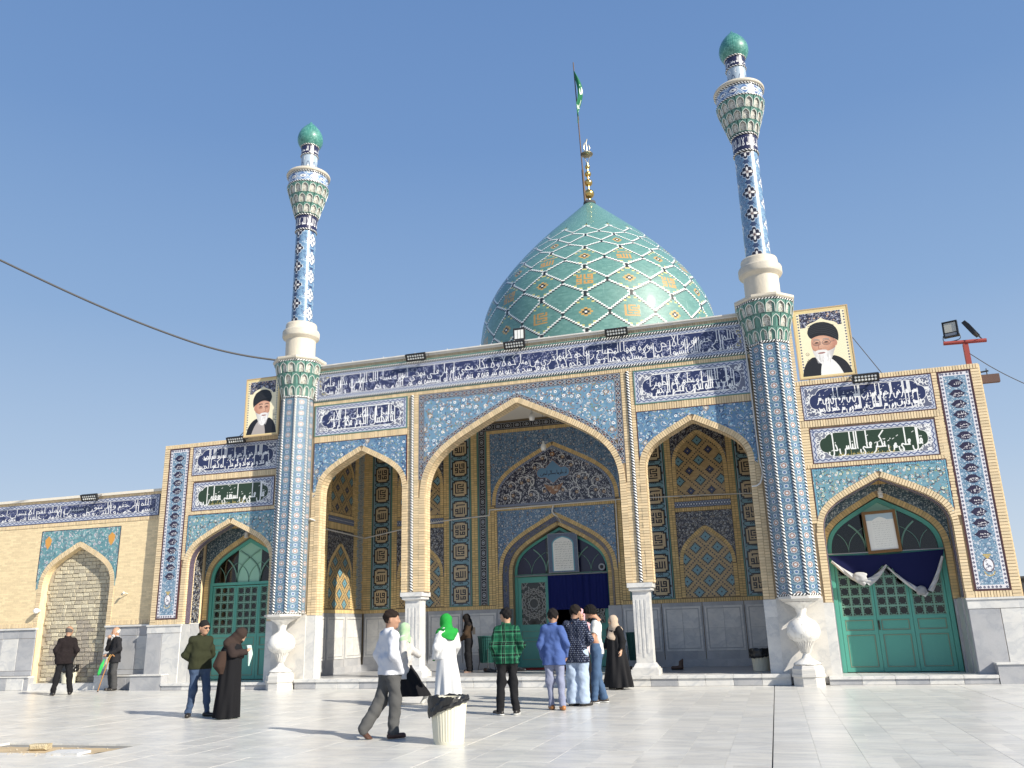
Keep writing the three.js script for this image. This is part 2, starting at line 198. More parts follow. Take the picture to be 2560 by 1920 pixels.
// calligraphic panels
function inscription(w, h, lines, o = {}) {
  return canvasTex(w, h, (g) => {
    g.fillStyle = o.edge || '#a9b0c8'; g.fillRect(0, 0, w, h);
    const b = h * (o.border || .1);
    // outer zigzag border
    g.fillStyle = '#c9cedd'; g.fillRect(b * .25, b * .25, w - b * .5, h - b * .5); g.strokeStyle = '#4b5f9c'; g.lineWidth = b * .26;
    for (const yy of [b * .62, h - b * .62]) { g.beginPath(); for (let x = 0; x <= w; x += b * .7) g.lineTo(x, yy + (Math.round(x / (b * .7)) % 2 ? b * .22 : -b * .22)); g.stroke(); }
    for (const xx of [b * .62, w - b * .62]) { g.beginPath(); for (let y = 0; y <= h; y += b * .7) g.lineTo(xx + (Math.round(y / (b * .7)) % 2 ? b * .22 : -b * .22), y); g.stroke(); }
    // corner arabesque ground
    g.fillStyle = o.corner || '#6d7291'; g.fillRect(b, b, w - 2 * b, h - 2 * b);
    g.save(); g.beginPath(); g.rect(b, b, w - 2 * b, h - 2 * b); g.clip(); g.strokeStyle = '#efeeea'; g.lineWidth = h * .022;
    for (let k = 0; k < (o.cornerN || 90); k++) { const side = rnd() < .5 ? rr(b, b + h * .7) : rr(w - b - h * .7, w - b), X = o.cart === 2 ? rr(b, w - b) : side; spiral(g, X, rr(b, h - b), h * rr(.05, .1), rr(0, 6), rnd() < .5 ? 1 : -1); }
    if (o.gold) { g.strokeStyle = '#c9b23c'; for (let k = 0; k < 14; k++) { const X = k % 2 ? rr(b, b + h * .4) : rr(w - b - h * .4, w - b); spiral(g, X, rr(b, h - b), h * .07, rr(0, 6), 1); } }
    // cartouche
    const m = h * .26, x0 = b + h * .1, x1 = w - b - h * .1, y0 = b * 1.25, y1 = h - b * 1.25;
    g.fillStyle = o.ground || '#24306e'; g.beginPath();
    if (o.plain) g.rect(b, y0, w - 2 * b, y1 - y0);
    else {
      g.moveTo(x0, h / 2); g.quadraticCurveTo(x0, h * .3, x0 + m * .7, h * .28); g.quadraticCurveTo(x0 + m * .9, y0, x0 + m * 1.9, y0); g.lineTo(x1 - m * 1.9, y0); g.quadraticCurveTo(x1 - m * .9, y0, x1 - m * .7, h * .28); g.quadraticCurveTo(x1, h * .3, x1, h / 2);
      g.quadraticCurveTo(x1, h * .7, x1 - m * .7, h * .72); g.quadraticCurveTo(x1 - m * .9, y1, x1 - m * 1.9, y1); g.lineTo(x0 + m * 1.9, y1); g.quadraticCurveTo(x0 + m * .9, y1, x0 + m * .7, h * .72); g.quadraticCurveTo(x0, h * .7, x0, h / 2);
    }
    g.closePath(); g.fill(); g.lineWidth = h * .014; g.strokeStyle = '#f3f2ee'; g.stroke(); g.clip();
    if (o.vine) { g.strokeStyle = o.vine; g.lineWidth = h * .015; for (let k = 0; k < w / h * 34; k++) spiral(g, rr(0, w), rr(y0, y1), h * rr(.05, .1), rr(0, 6), rnd() < .5 ? 1 : -1); }
    for (const q of lines) script(g, q.t, q.x0 * w, q.x1 * w, q.y * h, q.u * h, q);
    if (o.rules) { g.fillStyle = '#f6f5f0'; g.fillRect(x0 + m, y0 + h * .01, x1 - x0 - 2 * m, h * .022); g.fillRect(x0 + m, y1 - h * .035, x1 - x0 - 2 * m, h * .022); }
    g.restore();
  });
}
const everyOther = (t, k) => t.split(' ').filter((_, i) => i % 2 === k).join(' ');
const NUR = 'بسم الله الرحمن الرحیم الله نور السموات والارض مثل نوره کمشکوة فیها مصباح المصباح فی زجاجة الزجاجة کانها کوکب دری یوقد من شجرة مبارکة زیتونة لا شرقیة ولا غربیة یکاد زیتها یضیء ولو لم تمسسه نار نور علی نور یهدی الله لنوره من یشاء ویضرب الله الامثال للناس والله بکل شیء علیم';
T.frieze = inscription(2048, 128, [{ t: everyOther(NUR, 1), x0: .014, x1: .98, y: .5, u: .046, pen: 3.5, px: 1, marks: 220 }, { t: everyOther(NUR, 0), x0: .012, x1: .986, y: .83, u: .052, pen: 3.8, px: 1, marks: 260 }], { border: .1, gold: 1, vine: '#a3a8cf', cornerN: 60 });
T.kawthar = inscription(640, 208, [{ t: 'انا اعطیناک الکوثر فصل لربک', x0: .13, x1: .88, y: .74, u: .055, pen: 6.2, px: 1, marks: 40 }, { t: 'وانحر ان شانئک هو الابتر', x0: .12, x1: .86, y: .5, u: .034, pen: 5.4, px: 1, marks: 30 }], { border: .11, rules: 1, vine: '#a6abd0', cornerN: 160 });
T.tathir = inscription(640, 208, [{ t: 'انما یرید الله لیذهب عنکم الرجس', x0: .13, x1: .88, y: .74, u: .055, pen: 6.2, px: 1, marks: 40 }, { t: 'اهل البیت ویطهرکم تطهیرا', x0: .12, x1: .86, y: .5, u: .034, pen: 5.4, px: 1, marks: 30 }], { border: .11, rules: 1, vine: '#a6abd0', cornerN: 160 });
T.falaq = inscription(768, 224, [{ t: 'بسم الله الرحمن الرحیم قل اعوذ برب الفلق من شر ما خلق ومن شر', x0: .11, x1: .89, y: .46, u: .034, pen: 6, px: 1, marks: 36 }, { t: 'غاسق اذا وقب ومن شر النفاثات فی العقد ومن شر حاسد اذا حسد', x0: .11, x1: .9, y: .79, u: .034, pen: 6, px: 1, marks: 36 }], { border: .09, corner: '#5c6384', cornerN: 130 });
T.ikhlas = inscription(768, 224, [{ t: 'بسم الله الرحمن الرحیم قل هو الله احد الله الصمد', x0: .11, x1: .89, y: .46, u: .034, pen: 6.4, px: 1, marks: 36 }, { t: 'لم یلد ولم یولد ولم یکن له کفوا احد', x0: .11, x1: .9, y: .79, u: .034, pen: 6.4, px: 1, marks: 36 }], { border: .09, corner: '#5c6384', cornerN: 130 });
const green = (a, b) => inscription(768, 224, [{ t: a, x0: .12, x1: .89, y: .66, u: .05, pen: 8.5, px: 1, marks: 22 }, { t: b, x0: .2, x1: .66, y: .82, u: .014, pen: 3.2, px: 1, color: '#c8a83c' }], { border: .12, ground: '#22421f', corner: '#767b92', cornerN: 150 });
T.pride = green('قال علی من تکبر علی الناس ذل', 'هر کس بزرگی بمردم فروشد خوار می شود');
T.reason = green('قال علی من استغنی بعقله زل', 'هر کس بعقل خود بسنده کند بلغزد');
const TIN = 'بسم الله الرحمن الرحیم والتین والزیتون وطور سینین وهذا البلد الامین لقد خلقنا الانسان فی احسن تقویم ثم رددناه اسفل سافلین';
T.tin = inscription(2048, 208, [{ t: everyOther(TIN, 1), x0: .025, x1: .965, y: .48, u: .036, pen: 6, px: 1, marks: 90 }, { t: everyOther(TIN, 0), x0: .02, x1: .975, y: .76, u: .042, pen: 6.6, px: 1, marks: 120 }], { border: .15, plain: 1, edge: '#7f89b4', vine: '#8288bb' });
// names in lobed medallions down the pilaster strip
const NAMES = ['الله', 'محمد رسول الله', 'علی ولی الله', 'فاطمة الزهراء', 'حسن المجتبی', 'حسین الشهید', 'علی السجاد', 'محمد الباقر', 'جعفر الصادق', 'موسی الکاظم', 'علی الرضا', 'محمد التقی', 'علی النقی', 'حسن العسکری', 'محمد المهدی'];
T.names = canvasTex(224, 1600, (g, w, h) => {
  floral(g, w, h, { s: 30, ground: '#5f90b8', ground2: '#729fc2', vines: ['#e6e8ec', '#2c3f70'], leaf: ['#e6e4e0', '#233f86', '#7db6da'], flowers: [['#f0ece6', '#7b6a9a'], ['#dfe6f0', '#38589a']] });
  g.fillStyle = '#e8e6ea'; const b = 34;
  for (const [x, y, a, e] of [[0, 0, w, b], [0, h - b, w, b], [0, 0, b, h], [w - b, 0, b, h]]) { g.fillStyle = '#dcd9e2'; g.fillRect(x, y, a, e); }
  g.fillStyle = '#4a2c38'; g.fillRect(0, 0, w, 8); g.fillRect(0, h - 8, w, 8); g.fillRect(0, 0, 8, h); g.fillRect(w - 8, 0, 8, h);
  const tri = (x, y, r) => { g.fillStyle = '#45375a'; g.beginPath(); g.moveTo(x, y - r); g.lineTo(x + r, y); g.lineTo(x, y + r); g.lineTo(x - r, y); g.fill(); g.fillStyle = '#7c8fc0'; g.beginPath(); g.arc(x, y, r * .35, 0, 7); g.fill(); };
  for (let y = b / 2; y < h; y += 29) { tri(b * .55, y, 10); tri(w - b * .55, y, 10); } for (let x = b; x < w - b; x += 26) { tri(x, b * .55, 10); tri(x, h - b * .55, 10); }
  const n = 15, y0 = 62, y1 = h * .79; NAMES.slice(0, n).forEach((t, k) => {
    const y = y0 + (y1 - y0) * (k + .4) / n; g.fillStyle = '#2a1f4c'; g.beginPath(); g.moveTo(w * .24, y); g.quadraticCurveTo(w * .36, y - 16, w * .38, y - 27); g.quadraticCurveTo(w * .5, y - 36, w * .62, y - 27); g.quadraticCurveTo(w * .64, y - 16, w * .76, y); g.quadraticCurveTo(w * .64, y + 16, w * .62, y + 27); g.quadraticCurveTo(w * .5, y + 36, w * .38, y + 27); g.quadraticCurveTo(w * .36, y + 16, w * .24, y); g.fill();
    const ws = t.split(' '); script(g, ws[0], w * .36, w * .66, y + (ws.length > 1 ? -1 : 9), 2.1, { pen: 1.5 }); if (ws[1]) script(g, ws.slice(1).join(' '), w * .33, w * .68, y + 17, 1.5, { pen: 1.5 });
  });
  const vy = h * .9; g.fillStyle = '#e7e5ea'; g.beginPath(); g.ellipse(w / 2, vy - 10, 34, 46, 0, 0, 7); g.fill(); g.strokeStyle = '#5a2c3c'; g.lineWidth = 6; g.stroke(); for (let k = 0; k < 9; k++) { g.strokeStyle = '#34406e'; g.lineWidth = 3; spiral(g, w / 2 + rr(-20, 20), vy - 10 + rr(-30, 30), 9, rr(0, 6), 1); }
  g.strokeStyle = '#cfa63a'; g.lineWidth = 7; g.beginPath(); g.arc(w / 2, vy + 30, 34, .1, PI - .1); g.stroke(); g.fillStyle = '#cfa63a'; g.fillRect(w / 2 - 26, vy - 86, 52, 10); g.beginPath(); g.moveTo(w / 2 - 22, vy - 74); g.lineTo(w / 2 + 22, vy - 74); g.lineTo(w / 2, vy - 50); g.fill();
});
// square kufic strip: three blocks per repeat
const KUF = { allah: ['.11111111', '.1.......', '.1.1.1.1.'.replace(/./g, '.'), '....1.1.1', '111.1.1.1', '1.1.1.1.1', '111.1.1.1', '..1.1.1.1', '1111111.1'], ali: ['1.1111.1.', '1.1....1.', '1.1.1111.', '1.1......', '1.111111.', '1......1.', '1.11.111.', '1........', '11111111.'], muh: ['1.1.1.111', '1.1.1.1.1', '111.1.111', '....1...1', '111.11111', '1.1......', '111.1.111', '..1.1.1.1', '111.11111'] };
function drawKufic(g, x, y, c, rows, col) { g.fillStyle = col; rows.forEach((r, j) => [...r].forEach((v, i) => { if (v === '1') g.fillRect(x + i * c - .3, y + j * c - .3, c + .6, c + .6); })); }
T.kufic = canvasTex(256, 816, (g, w, h) => {
  const c = 8; g.fillStyle = '#5b9cb2'; g.fillRect(0, 0, w, h);
  for (let y = 0; y < h; y += c) for (let x = 0; x < w; x += c * 2) { g.globalAlpha = .14 * rnd(); g.fillStyle = rnd() < .5 ? '#000' : '#fff'; g.fillRect(x, y, c * 2, c); } g.globalAlpha = 1;
  ['allah', 'muh', 'ali'].forEach((n, k) => {
    const y = k * 272 + 34, X = 28, S = 200, dk = '#241d26', tan = '#cfae74';
    g.fillStyle = dk; g.fillRect(X, y + 16, S, S - 12); g.fillRect(X + 24, y - 4, S - 48, S + 28); g.fillStyle = tan; g.fillRect(X + 17, y + 33, S - 34, S - 46); g.fillRect(X + 40, y + 13, S - 80, S - 6);
    g.fillStyle = dk; g.fillRect(X + 46, y + 10, 10, 14); g.fillRect(X + S - 56, y + 10, 10, 14); drawKufic(g, X + 37, y + 46, 14, KUF[n], dk);
    for (const sx of [X - 16, X + S]) { g.fillStyle = dk; g.fillRect(sx, y + 92, 16, 28); g.fillRect(sx + (sx < X ? -8 : 8), y + 98, 16, 16); }
    const yb = y + 234 - 8; g.fillStyle = dk; for (const [a, b] of [[0, 0], [-12, 10], [12, 10], [0, 20], [-24, 0], [24, 0], [-24, 20], [24, 20], [-84, -8], [84, -8], [-96, 6], [96, 6], [-104, 16], [104, 16], [-96, 26], [96, 26], [-84, 36], [84, 36]]) g.fillRect(w / 2 + a - 6, yb + b - 6, 12, 12);
  });
  g.fillStyle = '#161d2a'; g.fillRect(0, 0, 11, h); g.fillRect(w - 11, 0, 11, h); g.fillStyle = '#c9cdd2'; g.fillRect(11, 0, 4, h); g.fillRect(w - 15, 0, 4, h);
});
// lozenge brick-and-tile fields
const loz = (name, upper) => { T[name] = canvasTex(512, 512, (g, w, h) => {
  const c = 8; g.fillStyle = '#c79c54'; g.fillRect(0, 0, w, h);
  for (let y = 0; y < h; y += c) for (let x = 0; x < w; x += 24) { g.globalAlpha = .2 * rnd(); g.fillStyle = rnd() < .5 ? '#6a4a1c' : '#f0d08a'; g.fillRect(x + (y / c % 2) * 12, y, 22, c - 1); } g.globalAlpha = 1;
  const dk = '#23252f', tq = '#5fa0b4', nv = '#2b3f86', N = 4, s = w / N;
  const dia = (x, y, r, col, edge) => { for (let a = -r; a <= r; a++) for (let b = -r; b <= r; b++) if (Math.abs(a) + Math.abs(b) <= r) { g.fillStyle = Math.abs(a) + Math.abs(b) === r ? edge : col; g.fillRect(x + a * c - c / 2, y + b * c - c / 2, c + .4, c + .4); } };
  const dotted = (x0, y0, x1, y1) => { const n = Math.round(Math.abs(x1 - x0) / c / 1.35); for (let k = 0; k <= n; k++) { g.fillStyle = dk; g.fillRect(x0 + (x1 - x0) * k / n - c / 2, y0 + (y1 - y0) * k / n - c / 2, c, c); } };
  for (let j = -1; j <= N; j++) for (let i = -1; i <= N; i++) {
    const x = i * s, y = j * s; if (upper) { dotted(x, y, x + s, y + s); if ((i + j) % 2 === 0) dotted(x + s, y, x, y + s); } else { dotted(x, y, x + s, y + s); dotted(x + s, y, x, y + s); }
  }
  for (let j = -1; j <= N; j++) for (let i = -1; i <= N; i++) {
    const x = i * s, y = j * s;
    if (!upper) { for (const [a, b] of [[x + s / 2, y], [x, y + s / 2]]) { dia(a, b, 4, tq, dk); dia(a, b, 1, nv, tq); dia(a, b, 0, dk, dk); } }
    else { dia(x, y + s / 2, 4, tq, dk); g.fillStyle = dk; g.fillRect(x - 4, y + s / 2 - 4, 8, 8); dia(x + s / 2, y, 3, nv, dk); dia(x + s / 2, y, 1, '#d8b46a', nv); }
  }
}); };
loz('lozLow', false); loz('lozUp', true);
T.zig = canvasTex(128, 256, (g, w, h) => { g.fillStyle = '#8fa8b4'; g.fillRect(0, 0, w, h); g.fillStyle = '#d2b25e'; for (let k = 0; k < 6; k++) g.fillRect(k % 2 ? 0 : w - 20, k * 44, 20, 22); const c = 8; for (let j = 0; j < h / c; j++) for (let i = -5; i <= 5; i++) { const d = Math.abs(((j + i * 2) % 8 + 8) % 8 - 4); if (Math.abs(i) < 2 + d) { g.fillStyle = (j + i) % 2 ? '#22283a' : ((i + j * 2) % 4 ? '#eceae4' : '#7aa6c0'); if (Math.abs(i) < 4) g.fillRect(w / 2 + i * c - 4, j * c, c, c - 1); } } });
T.chain = canvasTex(64, 128, (g, w, h) => { g.fillStyle = '#2b2c44'; g.fillRect(0, 0, w, h); g.strokeStyle = '#dcdcd8'; g.lineWidth = 5; for (const y of [0, 64, 128]) { g.beginPath(); g.ellipse(w / 2, y, 17, 24, 0, 0, 7); g.stroke(); g.fillStyle = y % 128 ? '#b05a34' : '#7aa0c4'; g.beginPath(); g.arc(w / 2, y, 9, 0, 7); g.fill(); } g.fillStyle = '#9fa6b8'; g.fillRect(0, 0, 6, h); g.fillRect(w - 6, 0, 6, h); });
T.chainBlue = canvasTex(128, 64, (g, w, h) => { g.fillStyle = '#7d90b8'; g.fillRect(0, 0, w, h); g.strokeStyle = '#1f2f66'; g.lineWidth = 6; for (let x = -32; x < 160; x += 32) { g.beginPath(); g.moveTo(x, 6); g.lineTo(x + 32, 58); g.moveTo(x + 32, 6); g.lineTo(x, 58); g.stroke(); g.fillStyle = '#d8e0ea'; g.beginPath(); g.arc(x + 32, 32, 8, 0, 7); g.fill(); } });
// twisted rope moulding
T.rope = canvasTex(64, 64, (g, w, h) => { g.fillStyle = '#eceae4'; g.fillRect(0, 0, w, h); g.fillStyle = '#26282e'; for (const o of [-64, 0]) { g.beginPath(); g.moveTo(0, o + 12); g.lineTo(64, o + 76); g.lineTo(64, o + 112); g.lineTo(0, o + 48); g.fill(); } });
// tower face: eight-pointed stars on turquoise
T.star = canvasTex(128, 256, (g, w, h) => {
  g.fillStyle = '#5f8ea8'; g.fillRect(0, 0, w, h); const st = (x, y, r, c) => { g.fillStyle = c; for (const a of [0, PI / 4]) { g.save(); g.translate(x, y); g.rotate(a); g.fillRect(-r * .72, -r * .72, r * 1.44, r * 1.44); g.restore(); } };
  g.strokeStyle = '#2a4f86'; g.lineWidth = 5; for (const y of [-64, 64, 192, 320]) for (const x of [16, 112]) { g.beginPath(); g.arc(x, y, 22, 0, 7); g.stroke(); g.fillStyle = '#3f78b8'; g.beginPath(); g.arc(x, y, 12, 0, 7); g.fill(); }
  g.lineWidth = 4; for (let k = 0; k < 10; k++) { g.beginPath(); g.moveTo(8, k * 28); g.lineTo(30, k * 28 + 14); g.lineTo(98, k * 28 + 14); g.lineTo(120, k * 28); g.stroke(); }
  for (const y of [0, 128, 256]) { st(64, y, 38, '#2c4272'); st(64, y, 32, '#c4cdd2'); st(64, y, 25, '#a4705f'); st(64, y, 12, '#c9d4dc'); }
  for (const y of [64, 192]) { st(64, y, 20, '#cfd8dc'); st(64, y, 14, '#3a6aae'); }
  g.fillStyle = '#cdd0ce'; g.fillRect(0, 0, 5, h); g.fillRect(w - 5, 0, 5, h); g.fillStyle = '#34406a'; g.fillRect(7, 0, 3, h); g.fillRect(w - 10, 0, 3, h);
});
T.shaft = canvasTex(512, 256, (g, w, h) => {
  g.fillStyle = '#5f92c4'; g.fillRect(0, 0, w, h); for (let k = 0; k < 260; k++) { g.strokeStyle = ['#1d2f6e', '#dfe8ee', '#2f63ac', '#86c4e4'][k % 4]; g.lineWidth = 3; spiral(g, rr(0, w), rr(0, h), rr(8, 18), rr(0, 6), 1); }
  const lobes = (X, Y, r, c) => { g.save(); g.translate(X, Y); g.scale(.56, 1); g.fillStyle = c; for (let q = 0; q < 8; q++) { const t = q * PI / 4, d = q % 2 ? .58 : .78; g.beginPath(); g.arc(Math.cos(t) * r * d, Math.sin(t) * r * d, r * .26, 0, 7); g.fill(); } g.beginPath(); g.arc(0, 0, r * .7, 0, 7); g.fill(); g.restore(); }, petals = (X, Y, r, c) => { g.save(); g.translate(X, Y); g.scale(.56, 1); g.fillStyle = c; for (let q = 0; q < 4; q++) { g.save(); g.rotate(q * PI / 2); g.beginPath(); g.ellipse(r * .55, 0, r * .48, r * .22, 0, 0, 7); g.fill(); g.restore(); } g.restore(); };
  const med = (x, y, a, b, c, f) => { for (const ox of [-512, 0, 512]) for (const oy of [-256, 0, 256]) { lobes(x + ox, y + oy, 98, c); lobes(x + ox, y + oy, 86, a); petals(x + ox, y + oy, 62, b); petals(x + ox, y + oy, 24, f); } };
  for (let k = 0; k < 4; k++) { for (const ox of [-512, 0, 512]) lobes(64 + k * 128 + ox, k % 2 ? 0 : 128, 40, '#31497e'); med(64 + k * 128, k % 2 ? 128 : 0, k % 2 ? '#d5dade' : '#241f3c', k % 2 ? '#6a7a9c' : '#ece8e0', k % 2 ? '#43568a' : '#b9c6d6', k % 2 ? '#e8e8e4' : '#7a4a44'); }
});
T.balcony = canvasTex(512, 128, (g, w, h) => { g.fillStyle = '#7fa6d6'; g.fillRect(0, 0, w, h); for (let k = 0; k < 8; k++) { const x = 32 + k * 64; g.fillStyle = k % 2 ? '#3c5fae' : '#4f7cc4'; g.beginPath(); g.moveTo(x, 4); g.lineTo(x + 30, 64); g.lineTo(x, 124); g.lineTo(x - 30, 64); g.fill(); g.strokeStyle = '#e8ecf0'; g.lineWidth = 4; g.stroke(); flower(g, x, 64, 20, '#e6e6e2', '#4a4a5c', 8); flower(g, x + 32, 20, 10, '#dfe6f0', '#345'); flower(g, x + 32, 108, 10, '#dfe6f0', '#345'); } });
const bandTex = (t) => canvasTex(1024, 96, (g, w, h) => { g.fillStyle = '#26265a'; g.fillRect(0, 0, w, h); for (let k = 0; k < 4; k++) script(g, t, k * 256 + 6, k * 256 + 250, 66, 5, { pen: 1.3, marks: 4 }); });
T.band1 = bandTex('لا اله الا الله'); T.band2 = bandTex('محمد رسول الله');
T.neck = canvasTex(256, 128, (g, w, h) => { g.fillStyle = '#9fb9d2'; g.fillRect(0, 0, w, h); for (let k = 0; k < 4; k++) { g.strokeStyle = '#3a4a7a'; g.lineWidth = 5; g.beginPath(); g.ellipse(32 + k * 64, 84, 16, 34, 0, 0, 7); g.stroke(); flower(g, 32 + k * 64, 84, 14, '#e8e4dc', '#8a6a5a'); flower(g, 64 + k * 64, 26, 12, '#e4e8ec', '#3f62a0'); } });
// ---------- dome profile and its tile net ----------
const DPROF = (() => { const k = [[5.29, 9.3], [5.285, 11.4], [5.25, 12.7], [5.17, 13.7], [4.99, 14.6], [4.6, 15.5], [4.0, 16.4], [3.27, 17.3], [2.44, 18.2], [1.62, 19.0], [.87, 19.72], [.15, 20.42]]; const c = new THREE.CatmullRomCurve3(k.map(([r, y]) => new THREE.Vector3(r, y, 0))); return c.getSpacedPoints(72).map((p) => [p.x, p.y]); })();
const vAtY = (y) => { for (let i = 1; i < DPROF.length; i++) if (DPROF[i][1] >= y) return (i - 1 + (y - DPROF[i - 1][1]) / (DPROF[i][1] - DPROF[i - 1][1])) / (DPROF.length - 1); return 1; };
T.dome = canvasTex(2048, 1024, (g, w, h) => {
  g.fillStyle = '#4b9085'; g.fillRect(0, 0, w, h); const Y = (y) => h * (1 - vAtY(y)), cw = w / 18, tw = 10, th = 5;
  for (let y = 0; y < h; y += th) for (let x = (y / th % 2) * tw / 2 - tw; x < w; x += tw) { g.globalAlpha = .17 * rnd(); g.fillStyle = ['#1f6a60', '#7cc4b4', '#2c8076', '#a8dccc'][Math.floor(rnd() * 4)]; g.fillRect(x, y, tw, th); }
  g.globalAlpha = .07; g.fillStyle = '#0c3a36'; for (let y = 0; y < h; y += th) g.fillRect(0, y, w, 1); g.globalAlpha = 1;
  const A = [9.4, 10.8, 12.2, 13.78, 15.07, 16.21, 17.11, 17.86], B = [10.1, 11.5, 12.95, 14.38, 15.57, 16.58, 17.37];
  const line = (x0, y0, x1, y1, kind) => { const n = Math.max(6, Math.round(Math.abs(y1 - y0) / th)); for (let k = 0; k < n; k++) { const t = (k + .5) / n, x = mix(x0, x1, t), y = mix(y0, y1, t); const wd = Math.abs(x1 - x0) / n + 2; for (const o of [-w, 0, w]) { g.fillStyle = '#f0efe8'; g.fillRect(x - wd / 2 + o, y - th, wd, th); g.fillStyle = '#1c2424'; g.fillRect(x - wd / 2 + o + wd * .15, y, wd * .8, th - 1); if (kind && (kind > 0 ? t < .5 : t > .5) && k % 2) { g.fillStyle = '#cfc04e'; g.fillRect(x - wd / 2 + o, kind > 0 ? y - 2 * th : y + th, wd, th); } } } };
  for (let c = 0; c < 18; c++) {
    const a = (c + .3) * cw, b = a + cw / 2, bl = a - cw / 2;
    for (let r = 0; r < B.length; r++) { for (const bx of [b, bl]) { line(a, Y(A[r]) - 4, bx, Y(B[r]) + 5, r < 5 ? 1 : 0); if (r < A.length - 1) line(bx, Y(B[r]) - 5, a, Y(A[r + 1]) + 4, r < 5 ? -1 : 0); } }
    A.forEach((y, r) => { g.fillStyle = '#1c2424'; g.fillRect(a - 4, Y(y) - 9, 8, 18); g.fillStyle = '#f0efe8'; g.fillRect(a - 10, Y(y) - 5, 6, 5); g.fillRect(a + 4, Y(y), 6, 5); if (r === A.length - 1) { g.fillStyle = '#1c2424'; g.fillRect(a - 2, Y(y) - 30, 4, 24); g.fillStyle = '#d6c640'; g.fillRect(a - 7, Y(y) - 14, 14, 4); g.fillStyle = '#f0efe8'; g.fillRect(a - 20, Y(y) - 2, 40, 5); } });
    B.forEach((y, r) => { g.fillStyle = '#1c2424'; g.fillRect(b - 3, Y(y) - 8, 6, 16); });
    for (let r = 0; r < A.length - 2; r++) {
      const yc = (Y(A[r]) + Y(A[r + 1])) / 2;
      if ((r + c) % 2) { for (const [dx, dy, q] of [[0, 0, '#f0efe8'], [-7, 0, '#1c2424'], [7, 0, '#1c2424'], [0, -6, '#1c2424'], [0, 6, '#1c2424'], [-13, 0, '#d8952c'], [13, 0, '#d8952c'], [0, -12, '#d8952c'], [0, 12, '#d8952c'], [-8, -7, '#d8952c'], [8, -7, '#d8952c'], [-8, 7, '#d8952c'], [8, 7, '#d8952c']]) { g.fillStyle = q; g.fillRect(a + dx - 4, yc + dy - 3, 8, 6); } }
      else if (r < 5) { const k = [KUF.ali, KUF.allah, KUF.ali, KUF.muh, KUF.allah, KUF.muh][r], sc = 4.1; g.save(); g.translate(a - 4.5 * sc * 1.15, yc - 4.5 * sc); g.scale(1.15, 1); drawKufic(g, 0, 0, sc, k, '#d08a2a'); g.restore(); }
    }
  }
  // weathered streaks of lime running down the glaze
  for (let k = 0; k < 130; k++) { g.globalAlpha = rr(.05, .2); g.fillStyle = '#cfe4da'; g.fillRect(rr(0, w), rr(h * .1, h * .75), rr(1, 3), rr(12, 60)); } g.globalAlpha = 1;
});
T.bulb = canvasTex(256, 128, (g, w, h) => { for (let y = 0; y < h; y += 8) for (let x = 0; x < w; x += 11) { const l = rr(0, 1); g.fillStyle = `rgb(${mix(30, 78, l)},${mix(140, 178, l)},${mix(122, 156, l)})`; g.fillRect(x, y, 11, 8); g.fillStyle = 'rgba(12,60,52,.55)'; g.fillRect(x, y, 11, 1.2); g.fillRect(x, y, 1.2, 8); } });
// tympanum over the entrance
T.tymp = canvasTex(1024, 512, (g, w, h) => {
  floral(g, w, h, { s: 40, ground: '#26284a', vines: ['#b4b9c4', '#dcdede'], leaf: ['#c4c8d0', '#8088a4', '#e0e0da'], flowers: [['#dcdee2', '#4a4c6c'], ['#a8aec0', '#e4e4de']] });
  g.strokeStyle = '#d8d8d4'; for (const s of [-1, 1]) for (const [x, y, r] of [[.28, .62, .1], [.2, .85, .08], [.36, .84, .08], [.16, .36, .08], [.08, .8, .07], [.3, .35, .06], [.43, .88, .06], [.09, .2, .05], [.22, .58, .06], [.38, .66, .06]]) { g.lineWidth = 7; spiral(g, w / 2 + s * x * w, y * h, r * w, s > 0 ? 2 : 1, s); flower(g, w / 2 + s * x * w, y * h, 15, '#a8743a', '#d8d0c0'); }
  const cx = w / 2, cy = h * .47; g.fillStyle = '#4c8fc4'; g.beginPath(); g.moveTo(cx - 150, cy); for (const [x, y] of [[-140, -30], [-112, -52], [-70, -46], [-44, -74], [0, -118], [44, -74], [70, -46], [112, -52], [140, -30], [150, 0], [140, 30], [112, 46], [70, 44], [36, 70], [0, 104], [-36, 70], [-70, 44], [-112, 46], [-140, 30]]) g.lineTo(cx + x, cy + y); g.closePath(); g.fill(); g.strokeStyle = '#b0704a'; g.lineWidth = 4; g.stroke();
  script(g, 'ادخلوها بسلام آمنین', cx - 122, cx + 122, cy + 14, 3.6, { color: '#1d2440', pen: 1.4 });
  g.fillStyle = '#a8642e'; g.beginPath(); g.moveTo(cx - 88, cy + 100); g.quadraticCurveTo(cx, cy + 150, cx + 88, cy + 100); g.quadraticCurveTo(cx + 50, cy + 190, cx, cy + 206); g.quadraticCurveTo(cx - 50, cy + 190, cx - 88, cy + 100); g.fill(); for (let k = 0; k < 12; k++) { g.strokeStyle = '#e0d4bc'; g.lineWidth = 3; spiral(g, cx + rr(-40, 40), cy + rr(125, 180), 10, rr(0, 6), 1); }
  flower(g, cx, h * .13, 22, '#a8642e', '#d8c8a8', 5);
});
